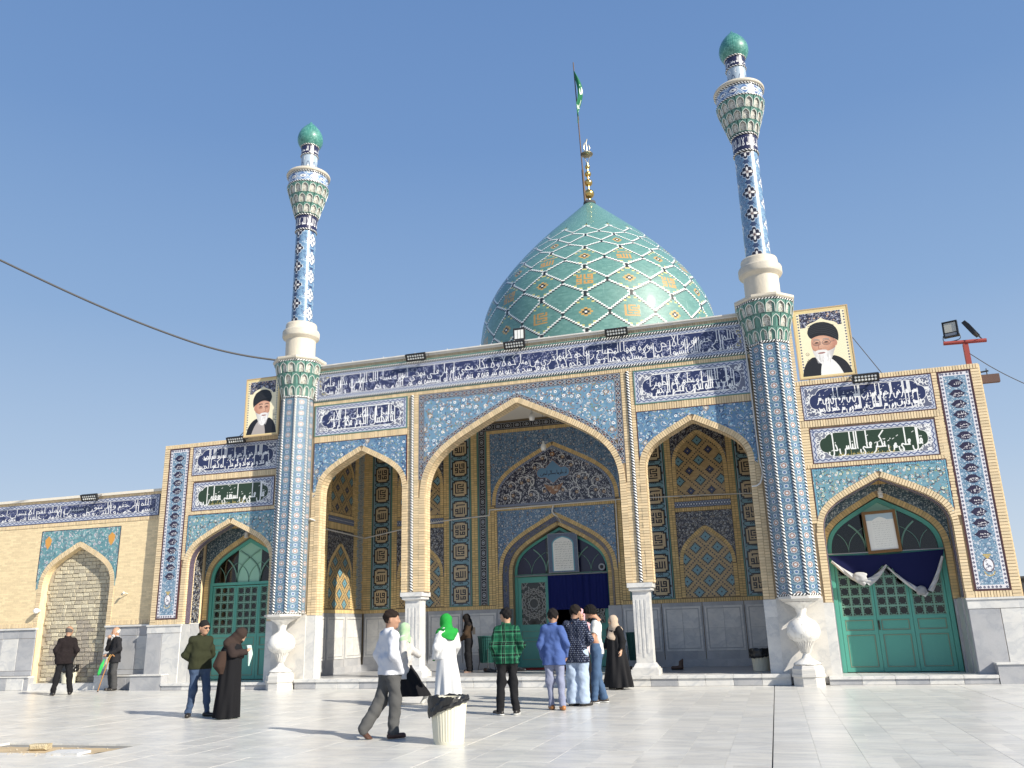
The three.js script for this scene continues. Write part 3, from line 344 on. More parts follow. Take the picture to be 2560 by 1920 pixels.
T.soffit = canvasTex(128, 512, (g, w, h) => { floral(g, w, h, { s: 32, ground: '#6b7cae', ground2: '#5566a0', vines: ['#c8ccd4', '#8f9cbc'], leaf: ['#b8bcc8', '#7f8aa8'], flowers: [['#c8c8cc', '#4a4a68'], ['#a08a58', '#d8d4c8']] }); g.fillStyle = '#20222e'; g.fillRect(0, 0, 6, h); g.fillRect(w - 6, 0, 6, h); for (const y of [120, 380]) { g.fillStyle = '#a89a50'; g.beginPath(); g.moveTo(w / 2, y - 46); g.lineTo(w / 2 + 26, y); g.lineTo(w / 2, y + 46); g.lineTo(w / 2 - 26, y); g.fill(); flower(g, w / 2, y, 16, '#4a5c8c', '#d0d0c8'); } });
T.black = canvasTex(96, 256, (g, w, h) => { g.fillStyle = '#1f1f2c'; g.fillRect(0, 0, w, h); g.strokeStyle = '#c9cbce'; g.lineWidth = 5; for (const y of [64, 192]) { g.beginPath(); g.ellipse(48, y, 16, 26, 0, 0, 7); g.stroke(); flower(g, 48, y, 11, '#7f93b8', '#e0e0da', 4); } for (const y of [0, 128, 256]) { g.beginPath(); g.moveTo(20, y - 26); g.quadraticCurveTo(48, y, 76, y - 26); g.moveTo(20, y + 26); g.quadraticCurveTo(48, y, 76, y + 26); g.stroke(); } g.fillStyle = '#bfc2c8'; g.fillRect(9, 0, 4, h); g.fillRect(w - 13, 0, 4, h); });
T.purple = canvasTex(32, 128, (g, w, h) => { g.fillStyle = '#5a3a52'; g.fillRect(0, 0, w, h); for (let y = 0; y < h; y += 16) { g.fillStyle = '#c8bcc4'; g.fillRect(10, y, 12, 5); g.fillStyle = '#3a4a86'; g.fillRect(8, y + 8, 16, 5); } });
T.dots = canvasTex(32, 32, (g) => { g.fillStyle = '#58b0d2'; g.fillRect(0, 0, 32, 32); g.fillStyle = '#22396e'; g.fillRect(6, 0, 14, 22); });
// brick, marble, plaster
T.brick = dataTex(512, 512, (u, v) => { const row = Math.floor(v * 32), x = u * 8 + (row % 2) * .5, bx = Math.floor(x), fx = x - bx, fy = v * 32 - row, k = hash2(bx % 8, row, 3), e = Math.min(fx * 8, (1 - fx) * 8, fy * 2, (1 - fy) * 2), m = sst(.02, .16, e), n = fbm(u * 90, v * 90, 90, 3, 5); const l = mix(.95, 1.035, k) * mix(.93, 1.05, n); return [mix(208, 226 * l, m), mix(190, 204 * l, m), mix(150, 164 * l, m)]; });
T.brickB = dataTex(512, 512, (u, v) => { const row = Math.floor(v * 32), x = u * 8 + (row % 2) * .5, fx = x - Math.floor(x), fy = v * 32 - row, e = Math.min(fx * 8, (1 - fx) * 8, fy * 2, (1 - fy) * 2), k = 200 * sst(.0, .2, e) + 50 * fbm(u * 60, v * 60, 60, 3, 8); return [k, k, k]; }, { linear: 1 });
T.grit = dataTex(256, 256, (u, v) => { const k = 255 * fbm(u * 40, v * 40, 40, 4, 2); return [k, k, k]; }, { linear: 1 });
const marbleF = (base, vein, str, sx, sy, s) => (u, v) => { const q = fbm(u * 4, v * 4, 4, 4, s), a = fbm(u * sx + q * 1.2, v * sy + q * 2.2, sx === sy ? sx : 64, 5, s + 9), t = Math.pow(1 - Math.abs(a * 2 - 1), 5) * str, b = (fbm(u * sx * .5, v * sy * .5, 32, 4, s + 20) - .5) * 26, f = (fbm(u * 120, v * 120, 120, 2, s + 31) - .5) * 9; return base.map((c, i) => mix(c, vein[i], clamp(t, 0, 1)) + b + f); };
T.paving = dataTex(1024, 1024, marbleF([214, 212, 206], [176, 178, 181], .5, 4, 16, 1));
T.marble = dataTex(512, 512, marbleF([208, 206, 202], [160, 164, 170], .45, 3, 5, 4));
T.grey = dataTex(512, 512, marbleF([168, 168, 170], [136, 140, 148], .4, 3, 5, 7));
T.carve = dataTex(512, 512, (u, v) => { const q = fbm(u * 9, v * 9, 9, 2, 3), k = Math.abs(fbm(u * 7 + q * 2, v * 7, 7, 2, 6) * 2 - 1), t = 255 * sst(0, .05, k); return [t, t, t]; }, { linear: 1 });

const BR = { base: [.66, .515, .32], v: .14 };
const tone = (t = BR) => () => { const k = 1 + rr(-t.v, t.v), w = rr(-.02, .02); return [t.base[0] * k + w, t.base[1] * k + w * .4, t.base[2] * k]; };
const tBrick = tone(), tDark = tone({ base: [.65, .475, .225], v: .14 }), tPale = tone({ base: [.68, .54, .345], v: .1 });
const brickM = M({ vertexColors: true, roughness: .85, bumpMap: rep(T.grit, 6, 6), bumpScale: .002 });
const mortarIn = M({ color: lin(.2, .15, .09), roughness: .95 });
const mortarM = M({ color: lin(.36, .27, .17), roughness: .95 });
const wallM = M({ map: rep(T.brick, .55, .55), bumpMap: rep(T.brickB, .55, .55), bumpScale: .003, roughness: .9 });
const tile = (t, o) => GL({ map: t, color: lin(.9, .9, .9), ...o });
const fm = (t, k) => tile(rep(t, 1 / k, 1 / k));  // field tiled every k metres
const FM = { blue: fm(T.blue, 1.9), center: fm(T.center, 2.9), dusty: fm(T.dusty, 2.4), wing: fm(T.wing, 1.5), niche: fm(T.niche, 2.1), dark: fm(T.dark, 1.0), darkteal: fm(T.darkteal, 1.1) };
const marbleM = M({ map: rep(T.marble, .8, .8), roughness: .35 }), greyM = M({ map: rep(T.grey, .7, .7), roughness: .3 }), whiteM = M({ map: rep(T.marble, .5, .5), color: lin(1, .98, .95), roughness: .45 });
const starM = M({ map: rep(T.grey, .9, .9), color: lin(.62, .63, .66), roughness: .3 });
const plasterM = M({ color: lin(.72, .66, .56), roughness: .85, bumpMap: rep(T.grit, 2, 2), bumpScale: .004 });
const tealM = GL({ color: lin(.095, .215, .18) }), maroonM = GL({ color: lin(.09, .03, .035) }), navyLine = GL({ color: lin(.02, .025, .06) }), lineW = GL({ color: lin(.75, .74, .7) });
const ropeM = GL({ map: T.rope });
// half-round twisted moulding along a polyline in a plane z
function ropeG(pts, r, pitch = .075) {
  const out = []; for (let i = 1; i < pts.length; i++) {
    const A = pts[i - 1], B = pts[i], L = Math.hypot(B[0] - A[0], B[1] - A[1], B[2] - A[2]), g = new THREE.CylinderGeometry(r, r, L, 8, 1, true), n = Math.round(L / pitch); const u = g.attributes.uv; for (let k = 0; k < u.count; k++) u.setXY(k, u.getX(k) * 2, u.getY(k) * n);
    const d = new THREE.Vector3(B[0] - A[0], B[1] - A[1], B[2] - A[2]).normalize(); g.applyQuaternion(new THREE.Quaternion().setFromUnitVectors(new THREE.Vector3(0, 1, 0), d)); g.translate((A[0] + B[0]) / 2, (A[1] + B[1]) / 2, (A[2] + B[2]) / 2); out.push(g);
  } return merge(out);
}
// outline strip (frame) of a rectangle
const frameG = (x0, y0, x1, y1, t, z0, z1) => extr(rect(x0 - t, y0 - t, x1 + t, y1 + t), z0, z1, [rect(x0, y0, x1, y1)]);
const edge3G = (x0, y0, x1, y1, t, z0, z1) => merge(boxG(x0 - t, y0, z0, x0, y1 + t, z1), boxG(x1, y0, z0, x1 + t, y1 + t, z1), boxG(x0, y1, z0, x1, y1 + t, z1));
// spandrel: rectangle minus an arch, as a tile plate
function spandrel(name, x0, x1, yTop, ar, z0, z1, m, parent) { const q = ar.filter(([x]) => x > x0 + .001 && x < x1 - .001), yR = q[0][1], yL = q[q.length - 1][1]; return mesh(name, extr([[x1, yR - .05], [x1, yTop], [x0, yTop], [x0, yL - .05], ...q.reverse()], z0, z1), m, parent); }
// strip that follows an open path, offsets a..b, for borders round arches
function ribbonG(path, a, b, z0, z1) { const L = [], R = []; path.forEach((p, i) => { const q = path[Math.max(0, i - 1)], s = path[Math.min(path.length - 1, i + 1)], dx = s[0] - q[0], dy = s[1] - q[1], l = Math.hypot(dx, dy); L.push([p[0] - dy / l * a, p[1] + dx / l * a]); R.push([p[0] - dy / l * b, p[1] + dx / l * b]); }); const g = new GB(); let s = 0; for (let i = 1; i < path.length; i++) { const d = Math.hypot(path[i][0] - path[i - 1][0], path[i][1] - path[i - 1][1]), w = Math.abs(b - a); g.quad([...L[i - 1], z1], [...R[i - 1], z1], [...R[i], z1], [...L[i], z1], [1, 1, 1], [[0, s], [w, s], [w, s + d], [0, s + d]]); for (const [S, f] of [[L, 1], [R, -1]]) g.quad([...S[i - 1], z0], [...S[i - 1], z1], [...S[i], z1], [...S[i], z0]); s += d; } return g.geo(); }
SAT = 1;
// ---------- plaza ----------
const groundM = M({ map: rep(T.paving, .3, .3), color: lin(.4, .385, .36), roughness: .8 });
const plaza = mesh('plaza', (() => { const g = new THREE.PlaneGeometry(900, 900); g.rotateX(-PI / 2); const u = g.attributes.uv; for (let i = 0; i < 4; i++) u.setXY(i, u.getX(i) * 900, u.getY(i) * 900); return move(g, 0, -.03, 0); })(), groundM);
plaza.userData = { kind: 'structure', label: 'pale grey veined marble paving of the open courtyard' };
const slabMs = [[1, .99, .975], [.99, .985, .975], [1.01, 1, .985], [.972, .972, .97]].map((c) => new THREE.MeshPhysicalMaterial({ map: T.paving, color: lin(...c), roughness: .3, side: THREE.DoubleSide, bumpMap: rep(T.grit, 3, 3), bumpScale: .0006 }));
{
  const P = 3.72, nx = 8, nz = 4, ox = 5.97, oz = 10.72, far = [new GB(), new GB(), new GB(), new GB()];
  const one = (gb, x0, x1, z0, z1) => { const h = rr(-.0012, .0012), c = .0004, a = rr(0, 7), b = rr(0, 7), U = (q) => q.map(([x, , z]) => [(x - x0) * .33 + a, (z - z0) * .33 + b]), B = [[x0, -.028, z1], [x1, -.028, z1], [x1, -.028, z0], [x0, -.028, z0]], m = B.map(([x, , z]) => [x, h - c, z]), t = [[x0 + c, h, z1 - c], [x1 - c, h, z1 - c], [x1 - c, h, z0 + c], [x0 + c, h, z0 + c]], w = [1, 1, 1];
    gb.quad(...t, w, U(t)); for (let k = 0; k < 4; k++) { const j = (k + 1) % 4; gb.quad(B[k], B[j], m[j], m[k], w, U([B[k], B[j], m[j], m[k]])); gb.quad(m[k], m[j], t[j], t[k], w, U([m[k], m[j], t[j], t[k]])); } };
  for (let pj = -3; pj <= 3; pj++) for (let pi = -9; pi <= 5; pi++) for (let j = 0; j < nz; j++) for (let i = 0; i < nx; i++) {
    const sx = P / nx, sz = P / nz, x0 = ox + pi * P + i * sx + (i ? .001 : .008), x1 = ox + pi * P + (i + 1) * sx - (i < nx - 1 ? .001 : .008), z1 = oz + pj * P - j * sz - (j ? .001 : .006), z0 = oz + pj * P - (j + 1) * sz + (j < nz - 1 ? .001 : .006);
    if (z1 < -.9) continue; const cx = (x0 + x1) / 2, cz = (z0 + z1) / 2;
    if (cx > -4.9 && cx < -2.45 && cz > 11.05 && cz < 11.95 ) continue; // lifted slabs, bare bedding
    const k = Math.floor(rnd() * 4), near = cz > 6.2 && cz < 13 && cx > -7.2 + (cz < 8 ? -2 : 0) && cx < 10.3;
    if (near) { const g = new GB(); one(g, x0, x1, z0, z1); mesh('paving_slab', g.geo(), slabMs[k], plaza); } else if (cx > -27 && cx < 22) one(far[k], x0, x1, z0, z1);
  }
  far.forEach((g, k) => stuff(mesh('paving_slabs', g.geo(), slabMs[k], plaza), 'far courtyard slabs'));
}
// bare bedding where slabs are missing
{
  const g = new THREE.PlaneGeometry(2.5, .95, 50, 20); g.rotateX(-PI / 2); const p = g.attributes.position; for (let i = 0; i < p.count; i++) p.setY(i, -.028 + .035 * fbm(p.getX(i) * 5 + 20, p.getZ(i) * 5 + 20, 999, 3)); g.computeVertexNormals();
  const o = mesh('sand_bed', move(g, -3.7, 0, 11.5), M({ color: lin(.47, .36, .22), roughness: 1 }), plaza); o.userData.kind = 'stuff';
}
// ---------- shrine building: portico front ----------
const shrine = thing('shrine_building', 'shrine with three tiled pointed arches under a turquoise dome', 'building');
const bulkBr = new GB(), X2 = [-1, 1];
const SO = (gb, p, a, b, z0, z1, t = tBrick) => bricks(gb, p, a, b, z0, z1, .062, .012, t);       // soldier course
const ST = (gb, p, a, b, z0, z1, t = tBrick) => bricks(gb, p, a, b, z0, z1, .07, .011, t);       // stacked courses up a pier
{
  const inC = arch(0, 2.70, 4.9, 2.44), inS = (s) => arch(s * 4.655, 1.275, 5.2, 1.2);
  // wall core with the three openings, standing on outer piers and two column heads
  const core = [[-7.2, .25], [-5.93, .25], ...inS(-1).slice().reverse(), [-3.38, 2.4], [-2.7, 2.4], ...inC.slice().reverse(), [2.7, 2.4], [3.38, 2.4], ...inS(1).slice().reverse(), [5.93, .25], [7.2, .25], [7.2, 9.03], [-7.2, 9.03]];
  mesh('front_wall', extr(core, -.38, -.022), mortarM, shrine);
  mesh('coping', merge(boxG(-6.3, 9.05, -.5, 6.3, 9.085, .085), boxG(-6.3, 9.0, -.45, 6.3, 9.049, .03)), whiteM, shrine);
  for (let k = 0; k < 11; k++) mesh('coping_clip', rodG([-5 + k, 9.085, .03], [-5 + k, 9.13, .03], .012), whiteM, shrine);
  // horizontal courses
  SO(bulkBr, [[-6.25, 8.915], [6.25, 8.915]], 0, .085, -.022, 0, tone({ base: [.5, .41, .28], v: .1 }));
  SO(bulkBr, [[-6.25, 7.865], [6.25, 7.865]], 0, .1, -.022, 0);
  mesh('teal_line', boxG(-6.25, 8.885, -.022, 6.25, 8.914, .012), tealM, shrine); mesh('teal_line', boxG(-6.25, 7.967, -.022, 6.25, 7.983, .012), tealM, shrine);
  mesh('rope_moulding', ropeG([[-6.22, 8.845, .0], [6.22, 8.845, .0]], .036), ropeM, shrine); mesh('rope_moulding', ropeG([[-6.22, 8.02, .0], [6.22, 8.02, .0]], .036), ropeM, shrine);
  for (const s of X2) mesh('rope_moulding', ropeG([[s * 6.19, 8.02, .004], [s * 6.19, 8.845, .004]], .036), ropeM, shrine);
  mesh('inscription_frieze', panelG(-6.155, 8.058, 6.155, 8.81, -.022, .004), tile(T.frieze), shrine).userData.label = 'long dark blue frieze of white calligraphy';
  // ropes down the columns and centre spandrel
  for (const s of X2) mesh('rope_moulding', ropeG([[s * 3.08, 2.42, .0], [s * 3.08, 7.86, .0]], .045), ropeM, shrine);
  const ring = inC;
  spandrel('arch_spandrel', -2.72, 2.72, 7.68, off(inC, .272), -.022, -.002, FM.center, shrine);
  mesh('tile_border', ribbonG(inC.filter(([x]) => Math.abs(x) < 2.62), -.27, -.158, -.022, .001), tile(rep(T.chain, 7, 4)), shrine);
  mesh('tile_border', merge(fitB(-2.88, 7.69, 2.88, 7.845), fitB2(-2.88, 5.42, -2.73, 7.69), fitB2(2.73, 5.42, 2.88, 7.69)), tile(rep(T.chain, 7, 4)), shrine);
  function fitB(x0, y0, x1, y1) { return new GB().quad([x0, y0, .001], [x0, y1, .001], [x1, y1, .001], [x1, y0, .001], undefined, [[.14, 0], [0, 0], [0, x1 - x0], [.14, x1 - x0]]).geo(); }
  function fitB2(x0, y0, x1, y1) { return new GB().quad([x0, y0, .001], [x1, y0, .001], [x1, y1, .001], [x0, y1, .001], undefined, [[0, 0], [.14, 0], [.14, y1 - y0], [0, y1 - y0]]).geo(); }
  // centre arch ring and piers
  SO(bulkBr, ring, -.155, -.003, -.022, .004);
  for (const s of X2) {
    // pier faces beside the rope
    ST(bulkBr, [[s * 2.7, 2.41], [s * 2.7, 4.9]], s > 0 ? -.165 : .003, s > 0 ? -.003 : .165, -.022, .003);
    ST(bulkBr, [[s * 2.865, 2.41], [s * 2.865, 4.92]], s > 0 ? -.165 : .003, s > 0 ? -.003 : .165, -.022, -.004);
    ST(bulkBr, [[s * 2.895, 4.93], [s * 2.895, 7.86]], s > 0 ? -.13 : .003, s > 0 ? -.003 : .13, -.022, .0);
    ST(bulkBr, [[s * 3.38, 2.41], [s * 3.38, 5.2]], s > 0 ? .003 : -.15, s > 0 ? .15 : -.003, -.022, .003);
    ST(bulkBr, [[s * 3.232, 2.41], [s * 3.232, 7.86]], s > 0 ? .003 : -.1, s > 0 ? .1 : -.003, -.022, -.004);
    // side bay: panel, course, spandrel, ring
    const X0 = s > 0 ? 3.26 : -6.16, X1 = s > 0 ? 6.16 : -3.26;
    mesh('inscription_panel', panelG(X0, 6.955, X1, 7.835, -.022, .002), tile(s > 0 ? T.tathir : T.kawthar), shrine).userData.label = 'small blue calligraphy panel over side arch';
    mesh('panel_frame', frameG(X0, 6.955, X1, 7.835, .022, -.022, .012), tealM, shrine);
    SO(bulkBr, [[X0 - .02, 6.745], [X1 + .02, 6.745]], 0, .185, -.022, 0);
    const cx = s * 4.71 * 1, oS = arch(s * 4.655, 1.275, 5.2, 1.2);
    spandrel('arch_spandrel', X0, X1, 6.725, off(oS, .152), -.022, -.002, FM.blue, shrine);
    mesh('spandrel_edge', edge3G(X0, 5.42, X1, 6.725, .014, -.022, .004), maroonM, shrine);
    SO(bulkBr, oS, -.15, -.003, -.022, .004);
    // outer jamb bricks
    ST(bulkBr, [[s * 5.93, 1.9], [s * 5.93, 5.2]], s > 0 ? -.14 : .003, s > 0 ? -.003 : .14, -.022, .003);
    ST(bulkBr, [[s * 6.075, 1.9], [s * 6.075, 5.3]], s > 0 ? -.12 : .003, s > 0 ? -.003 : .12, -.022, -.003);
    // outer return beside the tower, towards the wing
    ST(bulkBr, [[s * 7.06, 1.9], [s * 7.06, 9.03]], s > 0 ? -.14 : .003, s > 0 ? -.003 : .14, -.022, .006, tPale);
    ST(bulkBr, [[s * 7.205, 7.13], [s * 7.205, 9.03]], s > 0 ? -.11 : .003, s > 0 ? -.003 : .11, -.022, -.004, tPale);
  }
  // soffit bricks of the arches and reveals of the piers (depth of the wall)
  const reveal = (path) => { for (let i = 1; i < path.length; i++) { const A = path[i - 1], B = path[i], L = Math.hypot(B[0] - A[0], B[1] - A[1]), n = Math.max(1, Math.round(L / .07)); for (let k = 0; k < n; k++) { const t0 = (k + .08) / n, t1 = (k + .92) / n, P = (t) => [mix(A[0], B[0], t), mix(A[1], B[1], t)], p = P(t0), q = P(t1), nx = -(B[1] - A[1]) / L * .008, ny = (B[0] - A[0]) / L * .008; for (const [za, zb] of [[-.025, -.195], [-.205, -.375]]) bulkBr.quad([p[0] + nx, p[1] + ny, za], [q[0] + nx, q[1] + ny, za], [q[0] + nx, q[1] + ny, zb], [p[0] + nx, p[1] + ny, zb], tBrick()); } } };
  reveal([[2.7, 2.41], ...inC, [-2.7, 2.41]]); for (const s of X2) reveal(s > 0 ? [[5.93, 1.9], ...inS(1), [3.38, 2.41]] : [[-3.38, 2.41], ...inS(-1), [-5.93, 1.9]]);
  stuff(mesh('brick_courses', bulkBr.geo(), brickM, shrine), 'narrow yellow brick courses and arch rings');

  // marble columns
  for (const s of X2) {
    const c = part('column', shrine), x = s * 3.04, z = -.2;
    const box = (w, y0, y1, w2 = w) => new GB().hexa([[x - w, y0, z + w], [x + w, y0, z + w], [x + w, y0, z - w], [x - w, y0, z - w]], [[x - w2, y1, z + w2], [x + w2, y1, z + w2], [x + w2, y1, z - w2], [x - w2, y1, z - w2]]).geo();

    mesh('shaft', merge(box(.205, .52, 2.18), ...[-.1, 0, .1].flatMap((d, k) => [[[x + d - .022, z + .2055], [x + d + .022, z + .2055]], [[x + .2055, z + d - .022], [x + .2055, z + d + .022]]].map((q) => boxG(Math.min(q[0][0], q[1][0]) - .004, .75 + (k === 1 ? -.1 : 0), Math.min(q[0][1], q[1][1]) - .004, Math.max(q[0][0], q[1][0]) + .004, 2.0, Math.max(q[0][1], q[1][1]) + .008)))), marbleM, c);
    mesh('capital', merge(box(.205, 2.18, 2.22, .26), box(.275, 2.22, 2.29), box(.31, 2.292, 2.4)), marbleM, c);
    mesh('column_base', merge(box(.33, .252, .38), box(.3, .381, .42), box(.28, .42, .52, .22)), marbleM, c);
  }
  for (const s of X2) mesh('pier_slab', boxG(s > 0 ? 5.922 : -7.2, .25, -.386, s > 0 ? 7.2 : -5.922, 1.895, -.004), marbleM, shrine);
  // platform and step
  const plat = mesh('platform', boxG(-6.35, 0, -4.6, 6.35, .2, .2), greyM, shrine);
  for (let k = 0; k < 20; k++) { const w = 12.7 / 20, x0 = -6.35 + k * w; mesh('step_slab', chamG(x0 + .003, .003, .19, x0 + w - .003, .195, .235), k % 3 ? marbleM : greyM, shrine); mesh('tread_slab', (() => { const g = chamG(x0 + .003, 0, -.03, x0 + w - .003, .55, .045); g.rotateX(-PI / 2); return move(g, 0, .205, .27); })(), marbleM, shrine); }
  mesh('portico_floor', boxG(-6.45, .2, -4.7, 6.45, .245, -.29), greyM, shrine);
  // ceiling, roof slab and hall behind
  mesh('ceiling', boxG(-6.45, 7.86, -3.9, 6.45, 8.0, -.385), M({ color: lin(.74, .70, .63), roughness: .9 }), shrine);
  mesh('roof', boxG(-7.2, 8.7, -24, 7.2, 8.9, -.39), plasterM, shrine);
  mesh('hall_wall', merge(boxG(-7.2, 0, -24, -6.95, 8.69, -.4), boxG(6.95, 0, -24, 7.2, 8.69, -.4), boxG(-6.94, 0, -24, 6.94, 8.69, -23.8)), wallM, shrine);
}
// ---------- portico interior ----------
{
  const ZB = -3.85, br = new GB();
  const bc = arch(0, 1.72, 3.02, 1.67);
  mesh('back_wall', extr([[-6.45, .24], [-1.72, .24], ...bc.slice().reverse(), [1.72, .24], [6.45, .24], [6.45, 7.88], [-6.45, 7.88]], ZB - .16, ZB - .022), mortarIn, shrine);
  const rows = (x0, x1, y0, y1, t = tDark) => { for (let y = y0; y < y1 - .03; y += .07) br.box(x0 + .004, y + .006, ZB - .022, x1 - .004, y + .064, ZB + rr(-.003, .003), t(), 'b'); };
  const sol = (x0, x1, y0, h) => bricks(br, [[x0, y0], [x1, y0]], 0, h, ZB - .022, ZB, .066, .012, tDark);
  sol(-6.45, -1.9, 1.985, .1); sol(1.9, 6.45, 1.985, .1);
  for (const s of X2) {
    const F = (a, b) => s > 0 ? [a, b] : [-b, -a];
    const kuf = (a, b) => { const [x0, x1] = F(a, b); const g = boxG(x0, 2.13, ZB - .022, x1, 7.42, ZB + .004), p = g.attributes.position, u = g.attributes.uv; for (let i = 0; i < p.count; i++) u.setXY(i, (p.getX(i) - x0) / (x1 - x0), (7.42 - p.getY(i)) / 1.98 * -1); mesh('kufic_strip', g, tile(T.kufic), shrine); mesh('strip_frame', frameG(x0, 2.13, x1, 7.42, .035, ZB - .022, ZB + .01), tealM, shrine); };
    kuf(2.75, 3.43); kuf(5.5, 6.14);
    for (const [a, b] of [[2.51, 2.61], [2.61, 2.71], [3.47, 3.56], [3.56, 3.65], [5.28, 5.37], [5.37, 5.46], [6.18, 6.32], [6.32, 6.45]]) { const [x0, x1] = F(a, b); rows(x0, x1, 2.1, 7.5); }
    { const [x0, x1] = F(2.06, 2.17); rows(x0, x1, 2.1, 7.5); const [q0, q1] = F(1.95, 2.055); rows(q0, q1, 2.1, 5.1); }
    const bl = boxG(...(s > 0 ? [2.21] : [-2.45]), 2.13, ZB - .022, s > 0 ? 2.45 : -2.21, 7.79, ZB + .003); { const p = bl.attributes.position, u = bl.attributes.uv; for (let i = 0; i < p.count; i++) u.setXY(i, (Math.abs(p.getX(i)) - 2.21) / .24, p.getY(i) / .64); } mesh('black_strip', bl, tile(T.black), shrine); mesh('strip_frame', merge(boxG(...(s > 0 ? [2.175] : [-2.21]), 2.1, ZB - .022, s > 0 ? 2.21 : -2.175, 7.54, ZB + .01), boxG(...(s > 0 ? [2.45] : [-2.5]), 2.1, ZB - .022, s > 0 ? 2.5 : -2.45, 7.82, ZB + .01)), tealM, shrine);
    // niche fields
    const [n0, n1] = F(3.66, 5.27), cx = (n0 + n1) / 2, w = (n1 - n0) / 2;
    const field = (yb, ys, rise, yt, tex, k) => { const a = arch(cx, w - .12, ys, rise); mesh('tile_field', extr([[cx - w + .12, yb], [cx + w - .12, yb], ...a], ZB - .022, ZB - .006), tile(rep(tex, 1 / k, 1 / k, -cx / k + .5, .1)), shrine); spandrel('niche_spandrel', n0, n1, yt, off(a, .107), ZB - .022, ZB + .002, FM.dark, shrine); bricks(br, a, -.105, -.003, ZB - .022, ZB + .003, .066, .012, tDark); for (const d of [-1, 1]) rows(...(d > 0 ? [cx + w - .115, cx + w] : [cx - w, cx - w + .115]), yb, ys - .02); };
    field(2.12, 3.05, 1.0, 4.55, T.lozLow, 2.5); field(4.98, 5.95, .95, 7.15, T.lozUp, 2.4);
    sol(n0, n1, 4.57, .1); sol(n0, n1, 4.87, .09); sol(n0, n1, 7.17, .3);
    const cb = fitUV(boxG(n0, 4.69, ZB - .022, n1, 4.85, ZB + .002), n0, 4.69, n0 + .32, 4.85); mesh('blue_chain_band', cb, tile(T.chainBlue), shrine);
    sol(...F(2.5, 3.66), 7.46, .3); sol(...F(5.27, 6.45), 7.46, .3);
    // marble wainscot panels with inlaid stars
    const wains = (x0, x1, z, ry) => {
      const P = part('wainscot_panel', shrine), W = x1 - x0; P.position.set((x0 + x1) / 2, 0, z); if (ry !== undefined) { P.position.set(ry > 0 ? -6.44 : 6.44, 0, (x0 + x1) / 2); P.rotation.y = ry; }
      mesh('slab', boxG(-W / 2, .44, -.02, W / 2, 1.98, 0), greyM, P); mesh('panel_frame', merge(frameG(-W / 2 + .1, .72, W / 2 - .1, 1.82, .055, 0, .022)), marbleM, P);
      const iw = W - .24, ih = 1.06, y0 = .74, qx = iw / 2, qy = ih / 2;
      for (let i = 0; i < 2; i++) for (let j = 0; j < 2; j++) { // four star holes leave white crosses between
        const cx = -iw / 2 + qx * (i + .5), cy = y0 + qy * (j + .5), a = qx * .36, b = qy * .38, e = .05; const st = [[cx - a, cy - b], [cx - e, cy - b], [cx, cy - b - .07], [cx + e, cy - b], [cx + a, cy - b], [cx + a, cy - e], [cx + a + .06, cy], [cx + a, cy + e], [cx + a, cy + b], [cx + e, cy + b], [cx, cy + b + .07], [cx - e, cy + b], [cx - a, cy + b], [cx - a, cy + e], [cx - a - .06, cy], [cx - a, cy - e]];
        mesh('star_inlay', extr(st, .001, .008), starM, P); mesh('white_inlay', extr(rect(cx - qx / 2 + .004, cy - qy / 2 + .004, cx + qx / 2 - .004, cy + qy / 2 - .004), .001, .014, [st.slice().reverse()]), marbleM, P);
      }
    };
    const edges = [1.9, 3.05, 4.2, 5.35, 6.4]; for (let k = 0; k < 4; k++) { const [a, b] = F(edges[k], edges[k + 1]); wains(a + .01, b - .01, ZB); }
    mesh('wainscot_plinth', boxG(...(s > 0 ? [1.9] : [-6.45]), .245, ZB - .02, s > 0 ? 6.45 : -1.9, .44, ZB + .015), greyM, shrine);
    // side wall
    const SW = part('side_wall', shrine); SW.position.set(s * 6.44, 0, 0); SW.rotation.y = s > 0 ? -PI / 2 : PI / 2;
    // local x: along depth. for the left wall local +x = -z
    const lx = (z) => s > 0 ? z : -z, SB = new GB(), R = (za, zb) => { const a = lx(za), b = lx(zb); return a < b ? [a, b] : [b, a]; };
    mesh('wall_core', boxG(R(-3.87, -.38)[0], .24, -.16, R(-3.87, -.38)[1], 7.88, -.022), mortarIn, SW);
    const srows = (za, zb, y0, y1) => { const [a, b] = R(za, zb); for (let y = y0; y < y1 - .03; y += .07) SB.box(a + .004, y + .006, -.022, b - .004, y + .064, rr(-.003, .003), tDark(), 'b'); };
    const ssol = (za, zb, y, h) => { const [a, b] = R(za, zb); bricks(SB, [[a, y], [b, y]], 0, h, -.022, 0, .066, .012, tDark); };
    ssol(-.4, -3.85, 1.985, .1); for (const [a, b] of [[-.42, -.55], [-.55, -.68], [-1.22, -1.34], [-1.34, -1.46], [-3.13, -3.25], [-3.25, -3.36], [-3.77, -3.85]]) srows(a, b, 2.1, 7.5);
    ssol(-.4, -3.85, 7.46, .3);
    for (const [a, b] of [[-.7, -1.2], [-3.38, -3.75]]) { const [x0, x1] = R(a, b), g = boxG(x0, 2.12, -.022, x1, 7.45, .003); const p = g.attributes.position, u = g.attributes.uv; for (let i = 0; i < p.count; i++) u.setXY(i, (p.getX(i) - x0) / (x1 - x0), p.getY(i) / .9); mesh('zigzag_strip', g, tile(T.zig), SW); }
